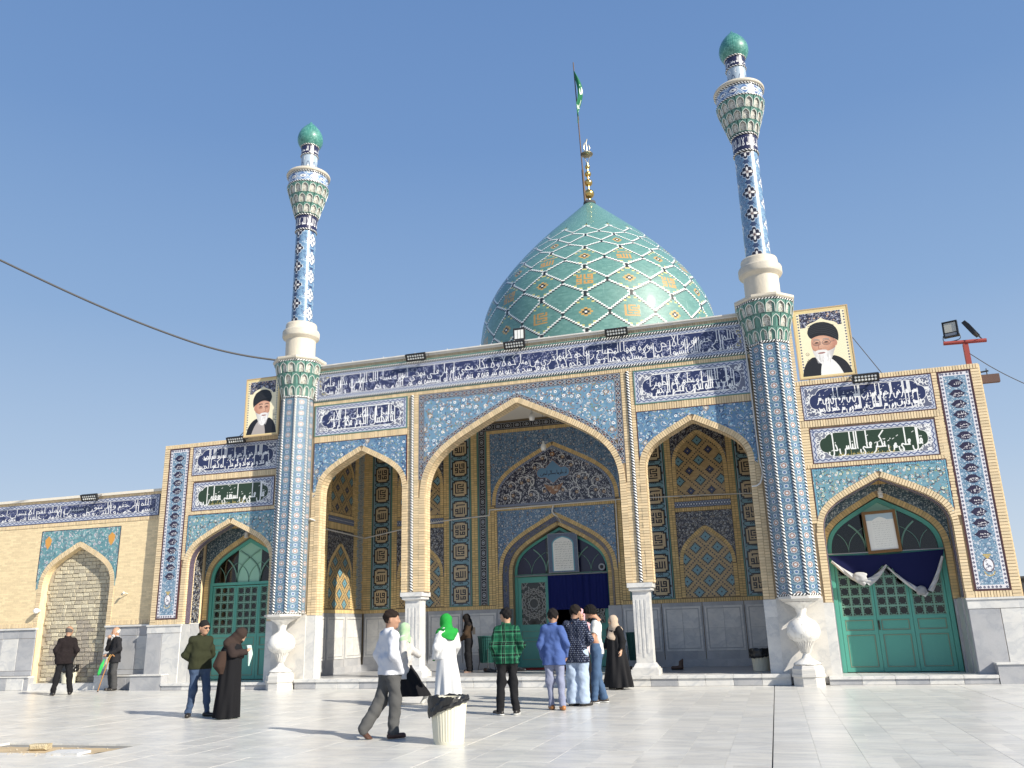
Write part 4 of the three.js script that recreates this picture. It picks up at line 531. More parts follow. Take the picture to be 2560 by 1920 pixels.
    { const [x0, x1] = R(-1.48, -3.11), c = (x0 + x1) / 2, w2 = (x1 - x0) / 2; for (const [yb, ys, rise, yt, tex, k] of [[2.12, 2.95, 1.05, 4.45, T.lozLow, 2.5], [4.98, 5.95, .95, 7.15, T.lozUp, 2.4]]) { const a = arch(c, w2 - .12, ys, rise); mesh('tile_field', extr([[c - w2 + .12, yb], [c + w2 - .12, yb], ...a], -.022, -.006), tile(rep(tex, 1 / k, 1 / k, -c / k + .5, .1)), SW); spandrel('niche_spandrel', x0, x1, yt, off(a, .107), -.022, .002, FM.dark, SW); bricks(SB, a, -.105, -.003, -.022, .003, .066, .012, tDark); for (const d of [-1, 1]) { const q = d > 0 ? [c + w2 - .115, c + w2] : [c - w2, c - w2 + .115]; for (let y = yb; y < ys - .05; y += .07) SB.box(q[0], y + .006, -.022, q[1], y + .064, 0, tDark(), 'b'); } } ssol(-1.48, -3.11, 4.47, .2); ssol(-1.48, -3.11, 4.87, .09); ssol(-1.48, -3.11, 7.17, .28); const cb = fitUV(boxG(x0, 4.69, -.022, x1, 4.85, .002), x0, 4.69, x0 + .32, 4.85); mesh('blue_chain_band', cb, tile(T.chainBlue), SW); }
    stuff(mesh('brick_courses', SB.geo(), brickM, SW));
    mesh('wainscot_plinth', boxG(R(-.4, -3.84)[0], .245, -.02, R(-.4, -3.84)[1], .44, .015), greyM, SW);
    const zs = [-.42, -1.55, -2.69, -3.83]; for (let k = 0; k < 3; k++) wains(zs[k + 1] + .01, zs[k] - .01, 0, s > 0 ? -PI / 2 : PI / 2);
  }
  // top black frame, great spandrel, tympanum
  { const g = boxG(-2.45, 7.56, ZB - .022, 2.45, 7.79, ZB + .004), p = g.attributes.position, u = g.attributes.uv; for (let i = 0; i < p.count; i++) u.setXY(i, (p.getY(i) - 7.56) / .23, p.getX(i) / .64); mesh('black_strip', g, tile(T.black), shrine); }
  sol(-2.17, 2.17, 7.45, .1);
  const tin = arch(0, 1.9, 5.14, 1.77);
  spandrel('arch_spandrel', -2.05, 2.05, 7.44, off(tin, .122), ZB - .022, ZB + .002, FM.dusty, shrine);
  bricks(br, tin, -.12, -.003, ZB - .022, ZB + .004, .066, .012, tDark);
  mesh('tympanum_border', ribbonG(tin, .005, .075, ZB - .022, ZB), tile(rep(T.chainBlue, 8, 8)), shrine);
  mesh('tympanum', fitUV(extr(off(tin, -.077), ZB - .022, ZB - .004), -1.83, 5.13, 1.83, 6.85), tile(T.tymp), shrine);
  mesh('tympanum_border', fitUV(boxG(-1.9, 5.06, ZB - .022, 1.9, 5.14, ZB), 0, 5.06, .14, 5.13), tile(T.chainBlue), shrine);
  sol(-1.95, 1.95, 4.95, .105);
  spandrel('arch_spandrel', -1.85, 1.85, 4.94, off(bc, .122), ZB - .022, ZB + .002, FM.dusty, shrine);
  for (const s of X2) rows(s > 0 ? 1.74 : -1.86, s > 0 ? 1.86 : -1.74, .25 + 1.74, 3.0); for (const s of X2) rows(s > 0 ? 1.87 : -1.945, s > 0 ? 1.945 : -1.87, 1.985, 4.94);
  bricks(br, bc, -.12, -.003, ZB - .022, ZB + .004, .066, .012, tDark);
  // reveal: floral soffit band, inner brick ring, door wall
  const inner = arch(0, 1.5, 2.95, 1.5), full = [[1.72, 1.98], ...bc, [-1.72, 1.98]], fin = [[1.612, 1.98], ...off(inner, .112), [-1.612, 1.98]];
  { const g = new GB(); let s = 0; for (let i = 1; i < full.length; i++) { const A = full[i - 1], B = full[i], d = Math.hypot(B[0] - A[0], B[1] - A[1]); const A2 = fin[i - 1], B2 = fin[i]; g.quad([...A, ZB - .02], [...B, ZB - .02], [...B2, ZB - .3], [...A2, ZB - .3], undefined, [[0, s], [0, s + d], [1, s + d], [1, s]]); s += d; } mesh('floral_soffit', g.geo(), tile(rep(T.soffit, 1, .8)), shrine); }
  mesh('door_wall', extr([[-1.8, .24], [-1.5, .24], ...inner.slice().reverse(), [1.5, .24], [1.8, .24], [1.8, 3.0], ...arch(0, 1.8, 3.02, 1.75), [-1.8, 3.0]], ZB - .6, ZB - .335), mortarM, shrine);
  const br2 = new GB(); bricks(br2, inner, -.115, -.003, ZB - .335, ZB - .3, .066, .012, tDark); for (const s of X2) for (let y = 1.98; y < 2.93; y += .07) br2.box(s > 0 ? 1.503 : -1.615, y + .006, ZB - .335, s > 0 ? 1.615 : -1.503, y + .064, ZB - .3, tDark(), 'b');
  stuff(mesh('brick_courses', br.geo(), brickM, shrine)); stuff(mesh('brick_courses', br2.geo(), brickM, shrine));
  for (const s of X2) mesh('jamb_slab', boxG(s > 0 ? 1.505 : -1.9, .25, ZB - .34, s > 0 ? 1.9 : -1.505, 1.975, ZB + .01), greyM, shrine);
}
// ---------- doors ----------
const doorGreen = M({ color: lin(.09, .35, .275), roughness: .38, bumpMap: rep(T.grit, 1.5, 1.5), bumpScale: .001 }), doorPale = M({ color: lin(.17, .33, .25), roughness: .5 }), beadM = M({ color: lin(.24, .27, .19), roughness: .6 });
const glassDark = new THREE.MeshPhysicalMaterial({ color: lin(.42, .43, .43), roughness: .06, transmission: 1, thickness: 0, side: THREE.DoubleSide }), glassGreen = new THREE.MeshPhysicalMaterial({ color: lin(.3, .55, .4), roughness: .12, side: THREE.DoubleSide });
const starRing = (r0, r1) => { const o = []; for (let k = 0; k < 16; k++) { const a = k * PI / 8 + PI / 8, r = k % 2 ? r0 : r1; o.push([Math.cos(a) * r, Math.sin(a) * r]); } return o; };
const cellG = (s) => merge(extr(rect(-s / 2, -s / 2, s / 2, s / 2), -.012, .012, [rect(-s / 2 + .02, -s / 2 + .02, s / 2 - .02, s / 2 - .02)]), extr(starRing(s * .39, s * .5), -.008, .008, [starRing(s * .335, s * .44).reverse()]));
function fanlight(parent, cx, w, ys, rise, z, glassL, glassM, mun = .035, frame = .1) {
  const F = part('fanlight', parent), out = arch(cx, w, ys, rise), inn = arch(cx, w - frame, ys, rise - frame * 1.15);
  mesh('frame', extr([[cx + w - frame, ys], ...out.slice(0, 1), ...out, [cx - w + frame, ys], ...inn.slice().reverse().slice(1, -1)], z - .03, z + .04), doorGreen, F);
  const half = arch(0, w - frame, ys, rise - frame * 1.15, 20), N = 21, right = half.slice(0, N), inside = ([x, y]) => { for (let i = 1; i < N; i++) if (y <= right[i][1]) { const t = (y - right[i - 1][1]) / (right[i][1] - right[i - 1][1] || 1); return Math.abs(x) < mix(right[i - 1][0], right[i][0], t) - .005; } return false; };
  const W = w - frame; for (const sh of [2 / 3, 4 / 3]) for (const s of X2) { const p = right.map(([x, y]) => [s * (x - sh * W), y]).filter((q, i) => i === 0 || inside(q)).map(([x, y]) => [cx + x, y]); if (p.length > 2) mesh('muntin', ribbonG(p, -mun / 2, mun / 2, z - .02, z + .025), doorPale, F); }
  for (const c of [-2 / 3, 0, 2 / 3]) for (const s of X2) { const p = right.map(([x, y]) => [c * W + s * (x * .95 - W * .95), ys + (y - ys) * .8]).filter((q, i) => i === 0 || (inside(q) && Math.abs(q[0] - c * W) < W * .34)).map(([x, y]) => [cx + x, y]); if (p.length > 2) mesh('leading', ribbonG(p, -.006, .006, z - .006, z + .012), doorPale, F); }
  for (const [a, b, g] of [[-1, -1 / 3, glassL], [-1 / 3, 1 / 3, glassM], [1 / 3, 1, glassL]]) { const top = inn.slice().reverse().filter(([x]) => x > cx + a * W + .002 && x < cx + b * W - .002), yAt = (x) => { let best = ys; for (let i = 1; i < inn.length; i++) { const A = inn[i - 1], B = inn[i]; if ((A[0] - x) * (B[0] - x) <= 0 && A[0] !== B[0]) best = Math.max(best, mix(A[1], B[1], (x - A[0]) / (B[0] - A[0]))); } return best; }; const xa = cx + a * W + .002, xb = cx + b * W - .002; mesh('pane', extr([[xa, ys], [xb, ys], [xb, Math.max(ys + .001, yAt(xb))], ...top.slice().reverse(), [xa, Math.max(ys + .001, yAt(xa))]], z - .016, z - .01), g, F); }
  return F;
}
function leaf(parent, x0, x1, y0, y1, z, cols, rowsN, latY, handleX) {
  const L = part('door_leaf', parent), st = .055, cellW = (x1 - x0 - 2 * st) / cols, lat1 = latY + cellW * rowsN;
  mesh('leaf_frame', extr(rect(x0 + .004, y0, x1 - .004, y1), z - .025, z + .025, [rect(x0 + st, latY, x1 - st, Math.min(y1 - .05, lat1)), rect(x0 + st + .03, y0 + .1, x1 - st - .03, latY - .42), rect(x0 + st + .03, latY - .33, x1 - st - .03, latY - .08)]), doorGreen, L);
  for (const [a, b] of [[y0 + .1, latY - .42], [latY - .33, latY - .08]]) { mesh('door_panel', boxG(x0 + st + .03, a, z - .02, x1 - st - .03, b, z + .004), doorGreen, L); mesh('bead', frameG(x0 + st + .055, a + .025, x1 - st - .055, b - .025, .016, z + .004, z + .02), beadM, L); }
  const cg = cellG(cellW); for (let i = 0; i < cols; i++) for (let j = 0; j < rowsN; j++) { const m = mesh('lattice_cell', cg, doorPale, L); m.position.set(x0 + st + cellW * (i + .5), latY + cellW * (j + .5), z); }
  mesh('lattice_glass', boxG(x0 + st, latY, z - .022, x1 - st, Math.min(y1 - .05, lat1), z - .014), glassDark, L);
  if (handleX) mesh('handle', merge(boxG(handleX - .02, latY - .32, z + .026, handleX + .02, latY - .1, z + .034), tubeG([[handleX, latY - .26, z + .034], [handleX, latY - .24, z + .08], [handleX, latY - .14, z + .08], [handleX, latY - .12, z + .034]], .009)), M({ color: lin(.08, .07, .06), metalness: .8, roughness: .4 }), L);
}
// ---------- side wings ----------
function wing(s) {
  const g = thing('side_wing', s > 0 ? 'tiled brick wing whose door is half covered by a blue tarpaulin' : 'tiled brick wing with green door next to the long brick wall', 'building', [0, 0, 0], 0, 'wings flanking the shrine'), b = new GB(), F = (a, c) => s > 0 ? [a, c] : [-c, -a], Z = 0, cx = s * 8.85;
  const inn = arch(cx, 1.39, 3.38, 1.22);
  const C = [[...F(7.215, 11.36)][0], [...F(7.215, 11.36)][1]];
  mesh('wall_core', extr([[C[0], 0], [cx - 1.39, 0], ...inn.slice().reverse(), [cx + 1.39, 0], [C[1], 0], [C[1], 7.1], [C[0], 7.1]], -.38, -.022), mortarM, g);
  mesh('wing_body', merge(boxG(F(7.215, 7.37)[0], 0, -8, F(7.215, 7.37)[1], 6.9, -.385), boxG(F(10.37, 11.355)[0], 0, -8, F(10.37, 11.355)[1], 6.9, -.385), boxG(F(7.375, 10.365)[0], 4.75, -8, F(7.375, 10.365)[1], 6.9, -.385)), wallM, g);
  mesh('side_face', fitUV(boxG(F(11.361, 11.385)[0], 1.78, -8, F(11.361, 11.385)[1], 7.1, -.03), 0, 0, 1, 1), wallM, g);
  mesh('inner_room', merge(boxG(F(7.38, 10.36)[0], .15, -7.9, F(7.38, 10.36)[1], 4.74, -7.8), boxG(F(7.38, 10.36)[0], .02, -7.8, F(7.38, 10.36)[1], .12, -1.25)), plasterM, g);
  const TP = tPale;
  SO(b, [[C[0], 7.0], [C[1], 7.0]], 0, .115, -.022, .002, TP);
  const panel = (n, a, c, y0, y1, t, fr) => { const [x0, x1] = F(a, c); mesh(n, panelG(x0, y0, x1, y1, -.022, .003), tile(t), g); mesh('panel_frame', frameG(x0, y0, x1, y1, .016, -.022, .008), fr, g); };
  panel('inscription_panel', 7.36, 10.31, 6.115, 6.97, s > 0 ? T.falaq : T.ikhlas, maroonM);
  SO(b, [[F(7.22, 10.42)[0], 5.93], [F(7.22, 10.42)[1], 5.93]], 0, .16, -.022, .002, TP);
  ST(b, [[F(10.24, 10.42)[0], 5.0], [F(10.24, 10.42)[0], 5.92]], -.17, 0, -.022, .003, TP); ST(b, [[F(7.22, 7.42)[0], 5.0], [F(7.22, 7.42)[0], 5.92]], -.2, 0, -.022, .003, TP);
  panel('green_panel', 7.45, 10.21, 5.035, 5.87, s > 0 ? T.pride : T.reason, maroonM);
  SO(b, [[F(7.22, 10.42)[0], 4.92], [F(7.22, 10.42)[1], 4.92]], 0, .095, -.022, .002, TP);
  const [p0, p1] = F(7.37, 10.32);
  spandrel('arch_spandrel', p0, p1, 4.9, off(inn, .143), -.022, -.002, FM.wing, g);
  mesh('spandrel_edge', edge3G(p0, 3.7, p1, 4.9, .014, -.022, .004), maroonM, g);
  const dotM = tile(T.dots), dg = [boxG(p0 + .015, 4.845, -.01, p1 - .015, 4.885, .0), boxG(p0 + .015, 3.7, -.01, p0 + .05, 4.84, .0), boxG(p1 - .05, 3.7, -.01, p1 - .015, 4.84, .0)]; dg.forEach((q) => { const p = q.attributes.position, u = q.attributes.uv; for (let i = 0; i < p.count; i++) u.setXY(i, p.getX(i) / .05, p.getY(i) / .05); }); mesh('dotted_border', merge(dg), dotM, g);
  SO(b, inn, -.14, -.003, -.022, .004, TP);
  const strip = ribbonG([[cx + 1.385, 1.8], ...arch(cx, 1.385, 3.38, 1.215), [cx - 1.385, 1.8]], .004, .03, -.3, -.12); mesh('purple_strip', strip, tile(rep(T.purple, 30, 4)), g);
  ST(b, [[cx - 1.39, 1.78], [cx - 1.39, 3.38]], .003, .16, -.022, .003, TP); ST(b, [[cx + 1.39, 1.78], [cx + 1.39, 3.38]], -.16, -.003, -.022, .003, TP);
  const [q0, q1] = F(10.32, 10.44); ST(b, [[q0, 3.6], [q0, 6.99]], -.115, 0, -.022, .002, TP); const [q2, q3] = F(7.22, 7.35); ST(b, [[q2, 3.6], [q2, 4.9]], -.12, 0, -.022, .002, TP); ST(b, [[q2, 6.1], [q2, 6.99]], -.12, 0, -.022, .002, TP);
  panel('names_strip', 10.46, 11.15, 1.94, 6.975, T.names, maroonM);
  const [e0, e1] = F(11.17, 11.36); ST(b, [[e1, 1.78], [e1, 6.99]], .003, .185, -.022, .003, TP); SO(b, [[F(10.25, 11.17)[0], 1.785], [F(10.25, 11.17)[1], 1.785]], 0, .135, -.022, .002, TP);
  // soffit bricks
  const rp = [[cx + 1.39, 1.78], ...inn, [cx - 1.39, 1.78]]; for (let i = 1; i < rp.length; i++) { const A = rp[i - 1], B = rp[i], L = Math.hypot(B[0] - A[0], B[1] - A[1]), n = Math.max(1, Math.round(L / .07)); for (let k = 0; k < n; k++) { const P = (t) => [mix(A[0], B[0], t), mix(A[1], B[1], t)], p = P((k + .08) / n), q = P((k + .92) / n), nx = -(B[1] - A[1]) / L * .006, ny = (B[0] - A[0]) / L * .006; b.quad([p[0] + nx, p[1] + ny, -.025], [q[0] + nx, q[1] + ny, -.025], [q[0] + nx, q[1] + ny, -.375], [p[0] + nx, p[1] + ny, -.375], TP()); } }
  // recess
  const ZD = -.98, dw = arch(cx, 1.31, 2.95, 1.33);
  mesh('recess_wall', extr([[cx - 1.5, 0], [cx - 1.31, 0], ...dw.slice().reverse(), [cx + 1.31, 0], [cx + 1.5, 0], [cx + 1.5, 4.74], [cx - 1.5, 4.74]], ZD - .2, ZD - .02), mortarM, g);
  mesh('recess_ceiling', boxG(cx - 1.49, 4.68, ZD, cx + 1.49, 4.745, -.385), wallM, g);
  spandrel('recess_spandrel', cx - 1.46, cx + 1.46, 4.56, off(dw, .137), ZD - .02, ZD + .002, FM.darkteal, g);
  bricks(b, dw, -.135, -.003, ZD - .02, ZD + .004, .066, .012, tDark); SO(b, [[cx - 1.48, 4.57], [cx + 1.48, 4.57]], 0, .11, ZD - .02, ZD, tDark);
  for (const d of X2) { ST(b, [[cx + d * 1.31, 1.8], [cx + d * 1.31, 2.95]], d > 0 ? -.14 : .003, d > 0 ? -.003 : .14, ZD - .02, ZD, tDark); const sx = cx + d * 1.495, gg = new GB(); gg.quad([sx, 1.8, -.46], [sx, 1.8, -.86], [sx, 4.6, -.86], [sx, 4.6, -.46]); mesh('floral_strip', move(gg.geo(), -d * .012, 0, 0), FM.dark, g); mesh('recess_side', boxG(Math.min(sx, sx + d * .02), 1.8, ZD, Math.max(sx, sx + d * .02), 4.68, -.385), wallM, g); mesh('marble_jamb', boxG(Math.min(cx + d * 1.36, cx + d * 1.52), 0, ZD - .01, Math.max(cx + d * 1.36, cx + d * 1.52), 1.79, -.37), greyM, g); mesh('marble_jamb', boxG(Math.min(cx + d * 1.31, cx + d * 1.365), 0, ZD - .19, Math.max(cx + d * 1.31, cx + d * 1.365), 1.785, ZD + .03), greyM, g); mesh('brick_sill', boxG(Math.min(cx + d * 1.4, cx + d * 1.5), 1.791, ZD, Math.max(cx + d * 1.4, cx + d * 1.5), 1.81, -.36), marbleM, g); }
  stuff(mesh('brick_courses', b.geo(), brickM, g), 'yellow brick courses of the wing');
  // marble dado, bench and step
  const [m0, m1] = F(10.245, 11.39); mesh('dado_core', boxG(m0 + .01, 0, -.021, m1 - .01, 1.775, .008), mortarM, g);
  const mid = (m0 + m1) / 2 + s * .05; mesh('dado_slab', chamG(m0, .02, -.01, mid - .006, 1.54, .03), greyM, g); mesh('dado_slab', chamG(mid + .006, .02, -.01, m1, 1.54, .03), marbleM, g); mesh('dado_cap', merge(chamG(m0 - .01, 1.545, -.02, m1 + .01, 1.735, .04), boxG(m0 - .025, 1.737, -.02, m1 + .025, 1.782, .065)), marbleM, g);
  const [bn0, bn1] = F(10.56, 11.6); mesh('bench', merge(boxG(bn0, 0, -.01, bn1, .39, .3)), greyM, g); mesh('bench_ledge', boxG(bn0 - .02, .392, -.01, bn1 + .02, .43, .33), marbleM, g);
  const [j0, j1] = F(7.2, 7.46); mesh('jamb_slab', chamG(j0, .02, -.02, j1, 1.78, .012), marbleM, g); for (const d of X2) mesh('reveal_slab', boxG(Math.min(cx + d * 1.38, cx + d * 1.394), .14, -.385, Math.max(cx + d * 1.38, cx + d * 1.394), 1.782, -.004), greyM, g);
  const [s0, s1] = F(7.16, 10.55), n = 5; mesh('threshold', boxG(s0, 0, -1.2, s1, .145, .26), greyM, g);
  for (let k = 0; k < n; k++) { const w = (s1 - s0) / n, x0 = s0 + k * w; mesh('step_slab', chamG(x0 + .003, .003, .25, x0 + w - .003, .14, .29), k % 2 ? marbleM : greyM, g); mesh('tread_slab', (() => { const q = chamG(x0 + .003, 0, -.03, x0 + w - .003, 1.3, .035); q.rotateX(-PI / 2); return move(q, 0, .152, .32); })(), marbleM, g); }
  // door
  const D = part('door', g), zd = ZD - .12; D.userData.label = 'green arched double door with star lattice'; fanlight(D, cx, 1.3, 2.95, 1.3, zd, glassDark, glassGreen);
  D.children.slice().forEach((c) => c);
  mesh('transom', boxG(cx - 1.3, 2.88, zd - .03, cx + 1.3, 2.96, zd + .05), doorGreen, D); for (const d of X2) mesh('jamb', boxG(Math.min(cx + d * 1.3, cx + d * 1.2), .19, zd - .03, Math.max(cx + d * 1.3, cx + d * 1.2), 2.88, zd + .05), doorGreen, D);
  const xs = [cx - 1.195, cx - .39, cx + .4, cx + 1.195]; for (let k = 0; k < 3; k++) leaf(D, xs[k], xs[k + 1], .2, 2.86, zd, 3, 5 + 1, 1.46, k === 1 ? xs[1] + .03 : 0);
  return g;
}
const wingR = wing(1), wingL = wing(-1);
// ---------- central entrance door ----------
{
  const D = part('door', shrine), z = -4.42; D.userData.label = 'green entrance door with ten-pointed star lattice beside a blue curtain';
  fanlight(D, 0, 1.49, 3.0, 1.4, z, M({ color: lin(.012, .014, .05), roughness: .25 }), glassDark, .03, .08);
  mesh('transom', boxG(-1.49, 2.93, z - .03, 1.49, 3.0, z + .05), doorPale, D); for (const d of X2) mesh('jamb', boxG(Math.min(d * 1.49, d * 1.4), .25, z - .03, Math.max(d * 1.49, d * 1.4), 2.93, z + .05), doorGreen, D);
  const girih = (x0, x1, y0, y1, zz, m, parent) => { const P = part('girih_lattice', parent), gs = [], cx = (x0 + x1) / 2, cy = (y0 + y1) / 2, R = Math.min(x1 - x0, y1 - y0) / 2, L = (a, b) => { const cl = ([x, y]) => [clamp(x, x0, x1), clamp(y, y0, y1)]; const A = cl(a), B = cl(b); if (Math.hypot(A[0] - B[0], A[1] - B[1]) > .03) gs.push(rodG([...A, zz], [...B, zz], .008, .008, 4)); }; const star = (sx, sy, r, n, k, o) => { for (let i = 0; i < n; i++) { const a = o + i * 2 * PI / n, c = a + k * 2 * PI / n; L([sx + Math.cos(a) * r, sy + Math.sin(a) * r], [sx + Math.cos(c) * r, sy + Math.sin(c) * r]); } }; star(cx, cy, R * .62, 10, 3, 0); star(cx, cy, R * 1.02, 10, 1, .314); for (let i = 0; i < 10; i++) { const a = i * PI / 5; star(cx + Math.cos(a) * R * .98, cy + Math.sin(a) * R * .98, R * .4, 5, 2, a); } for (const sx of [x0, x1]) for (const sy of [y0, y1]) star(sx, sy, R * .55, 10, 3, 0); mesh('star_bars', merge(gs), m, P); };
  const lat = M({ color: lin(.5, .48, .43), roughness: .5 });
  const L1 = part('door_leaf', D), fr = (x0, x1, P) => { mesh('leaf_frame', extr(rect(x0, .26, x1, 2.92), z - .025, z + .03, [rect(x0 + .1, 1.5, x1 - .1, 2.75)]), doorGreen, P); mesh('lattice_glass', boxG(x0 + .1, 1.5, z - .02, x1 - .1, 2.75, z - .012), glassDark, P); mesh('bead', merge(frameG(x0 + .1, .5, x1 - .1, 1.0, .012, z + .03, z + .042), frameG(x0 + .1, 1.12, x1 - .1, 1.3, .012, z + .03, z + .042)), beadM, P); };
  fr(-1.395, -.42, L1); girih(-1.29, -.52, 1.5, 2.75, z + .005, lat, L1);
  const L2 = part('door_leaf', D); fr(.5, 1.395, L2); girih(.6, 1.29, 1.5, 2.4, z + .06, lat, L2);
}
// ---------- dome ----------
{
  const D = part('dome', shrine); D.position.set(-.1, 0, -13.57); D.userData.label = 'turquoise glazed dome netted with white, black and yellow tiles';
  const g = latheG(DPROF, 128); mesh('shell', g, GL({ map: rep(T.dome, 1, 1), roughness: .5, clearcoat: .5, clearcoatRoughness: .07, bumpMap: rep(T.grit, 30, 16), bumpScale: .004 }), D).rotation.y = .35;
  const gold = M({ color: lin(.72, .50, .18), metalness: 1, roughness: .28 }), gold2 = M({ color: lin(.45, .40, .28), metalness: 1, roughness: .35 });
  mesh('drum', latheG([[5.1, 8.6], [5.1, 9.4]], 64), tealM, D);
  const fin = part('finial', D); mesh('collar', latheG([[.3, 20.3], [.28, 20.44], [.2, 20.46], [.0, 20.46]], 24), M({ color: lin(.06, .06, .06) }), fin); mesh('rod', rodG([0, 20.4, 0], [0, 22.5, 0], .05), gold, fin);
  for (const [r, y] of [[.245, 20.87], [.195, 21.46], [.155, 21.92], [.12, 22.3]]) mesh('ball', move(new THREE.SphereGeometry(r, 24, 16).scale(1, .92, 1), 0, y, 0), gold, fin);
  mesh('bowl_strut', merge(rodG([0, 22.45, 0], [-.14, 22.95, 0], .018), rodG([0, 22.45, 0], [.16, 22.9, 0], .018)), gold2, fin); mesh('bowl', latheG([[0, 22.86], [.16, 22.88], [.29, 22.96], [.3, 22.99], [.2, 23.0], [0, 22.98]], 24), gold2, fin);
  mesh('crest', merge(tubeG([[0, 23, 0], [.02, 23.3, 0], [0, 23.6, 0], [.05, 23.8, 0]], .03), tubeG([[0, 23.05, 0], [-.1, 23.25, 0], [-.11, 23.5, 0], [-.07, 23.62, 0]], .026), tubeG([[0, 23.05, 0], [.14, 23.2, 0], [.13, 23.42, 0], [.08, 23.5, 0]], .026)), M({ color: lin(.7, .62, .45), metalness: .8, roughness: .3 }), fin);
}
// ---------- minarets ----------
const wcream = M({ map: rep(T.marble, .6, .6), color: lin(.98, .9, .76), roughness: .55, bumpMap: rep(T.grit, 3, 3), bumpScale: .003 });
function cellsRing(parent, name, n, r0, r1, y0, y1, off) {  // one tier of arched cells leaning outwards
  const w = 2 * PI * (r0 + r1) / 2 / n * .98, h = Math.hypot(y1 - y0, r1 - r0), tilt = Math.atan2(r1 - r0, y1 - y0), a = arch(0, w * .43, h * .52, h * .4, 6);
  const fg = extr(rect(-w / 2, 0, w / 2, h), -.03, .012, [[[-w * .43, h * .04], ...[[w * .43, h * .04]], ...a].slice()]), pg = extr([[-w * .43, h * .04], [w * .43, h * .04], ...a], -.026, -.02), og = ribbonG([[w * .43, h * .06], ...a, [-w * .43, h * .06]], -.004, .008, .0, .016);
  for (let k = 0; k < n; k++) { const th = (k + off) / n * 2 * PI, c = part(name, parent); c.position.set(Math.sin(th) * r0, y0, Math.cos(th) * r0); c.rotation.set(0, th, 0, 'YXZ'); c.rotation.x = tilt; mesh('rim', fg, tealM, c); mesh('inset', pg, FM.cell, c); mesh('outline', og, lineW, c); }
}
FM.cell = tile(rep(canvasTex(64, 64, (g) => { g.fillStyle = '#bdbbb2'; g.fillRect(0, 0, 64, 64); for (let k = 0; k < 14; k++) { g.strokeStyle = ['#4a5a58', '#6a5a44', '#e6e4dc'][k % 3]; g.lineWidth = 3; spiral(g, rr(0, 64), rr(0, 64), rr(5, 11), rr(0, 6), 1); } }), 4, 4));
function minaret(s) {
  const m = thing('minaret', s > 0 ? 'tiled minaret beside the wing with the blue tarpaulin' : 'tiled minaret with an overhead cable fixed to it', 'minaret', [s * 6.73, 0, .08], 0, 'minarets at the portico corners');
  // marble pier and carved vase
  mesh('pier', merge(boxG(-.52, .02, -.5, .52, 1.93, -.06)), whiteM, m);
  const V = part('vase', m); V.position.set(0, 0, .26);
  mesh('vase_body', latheG([[.0, .44], [.3, .44], [.29, .48], [.2, .53], [.11, .59], [.075, .66], [.08, .7], [.1, .73], [.13, .82], [.2, .94], [.3, 1.0], [.35, 1.08], [.365, 1.17], [.345, 1.28], [.28, 1.38], [.17, 1.45], [.105, 1.5], [.1, 1.56], [.13, 1.66], [.22, 1.74], [.34, 1.8], [.34, 1.82], [0, 1.82]], 40), M({ color: lin(.78, .76, .72), roughness: .5, bumpMap: rep(T.carve, 3, 2), bumpScale: .012 }), V);
  const ribs = []; for (let k = 0; k < 20; k++) { const a = k / 20 * 2 * PI; ribs.push(tubeG([[.085, .7], [.105, .74], [.14, .83], [.21, .95]].map(([r, y]) => [Math.cos(a) * r, y, Math.sin(a) * r]), .014, 6, 4)); } mesh('fluting', merge(ribs), whiteM, V);
  const oct = (r0, y0, r1, y1) => { const g = new THREE.CylinderGeometry(r1 / Math.cos(PI / 8), r0 / Math.cos(PI / 8), y1 - y0, 8); g.rotateY(PI / 8); return move(g.toNonIndexed(), 0, (y0 + y1) / 2, 0); };
  const flat = (g) => (g.computeVertexNormals(), g);
  mesh('plinth', flat(merge(oct(.33, 0, .33, .2), oct(.36, .2, .36, .25), oct(.34, .25, .34, .36), oct(.34, .36, .29, .44))), whiteM, V); mesh('top_plate', flat(merge(oct(.36, 1.82, .43, 1.88), oct(.46, 1.88, .46, 1.935))), whiteM, V);
  // octagonal tiled shaft
  const AP = .46, y0 = 1.94, y1 = 8.08; mesh('tower_core', flat(oct(AP - .02, 1.95, AP - .02, 9.1)), mortarM, m);
  const sd = AP * Math.tan(PI / 8), faceG = (() => { const g = boxG(-sd + .035, y0 + .06, -.02, sd - .035, y1 - .04, 0), p = g.attributes.position, u = g.attributes.uv; for (let i = 0; i < p.count; i++) u.setXY(i, (p.getX(i) + sd) / (2 * sd), p.getY(i) / .66); return g; })(), faceM = tile(T.star);
  const rp = []; for (let k = 0; k < 8; k++) { const a = k * PI / 4, f = mesh('tile_face', faceG, faceM, m); f.position.set(Math.sin(a) * AP, 0, Math.cos(a) * AP); f.rotation.y = a; const b = a + PI / 8, R = AP / Math.cos(PI / 8) - .012; rp.push([Math.sin(b) * R, Math.cos(b) * R]); }
  rp.forEach(([x, z], k) => mesh('rope_moulding', ropeG([[x, y0, z], [x, y1, z]], .04, .08), ropeM, m)); mesh('rope_ring', ropeG([...rp, rp[0]].map(([x, z]) => [x, y0 + .03, z]), .034), ropeM, m); mesh('rope_ring', ropeG([...rp, rp[0]].map(([x, z]) => [x * 1.02, y1, z * 1.02]), .034), ropeM, m);
  // muqarnas head of the tower
  [[.47, .54, 8.1, 8.42], [.54, .63, 8.43, 8.76], [.63, .70, 8.77, 9.1]].forEach(([a, b, c, d], k) => cellsRing(m, 'muqarnas_cell', 16, a, b, c, d, .5 * (k % 2) + .5));
  mesh('head_core', flat(oct(.44, 8.09, .66, 9.1)), tealM, m); mesh('rope_ring', ropeG([...rp, rp[0]].map(([x, z]) => [x * 1.5, 9.13, z * 1.5]), .03), ropeM, m); mesh('cornice', flat(merge(oct(.7, 9.16, .73, 9.2), oct(.73, 9.2, .73, 9.26))), wcream, m);
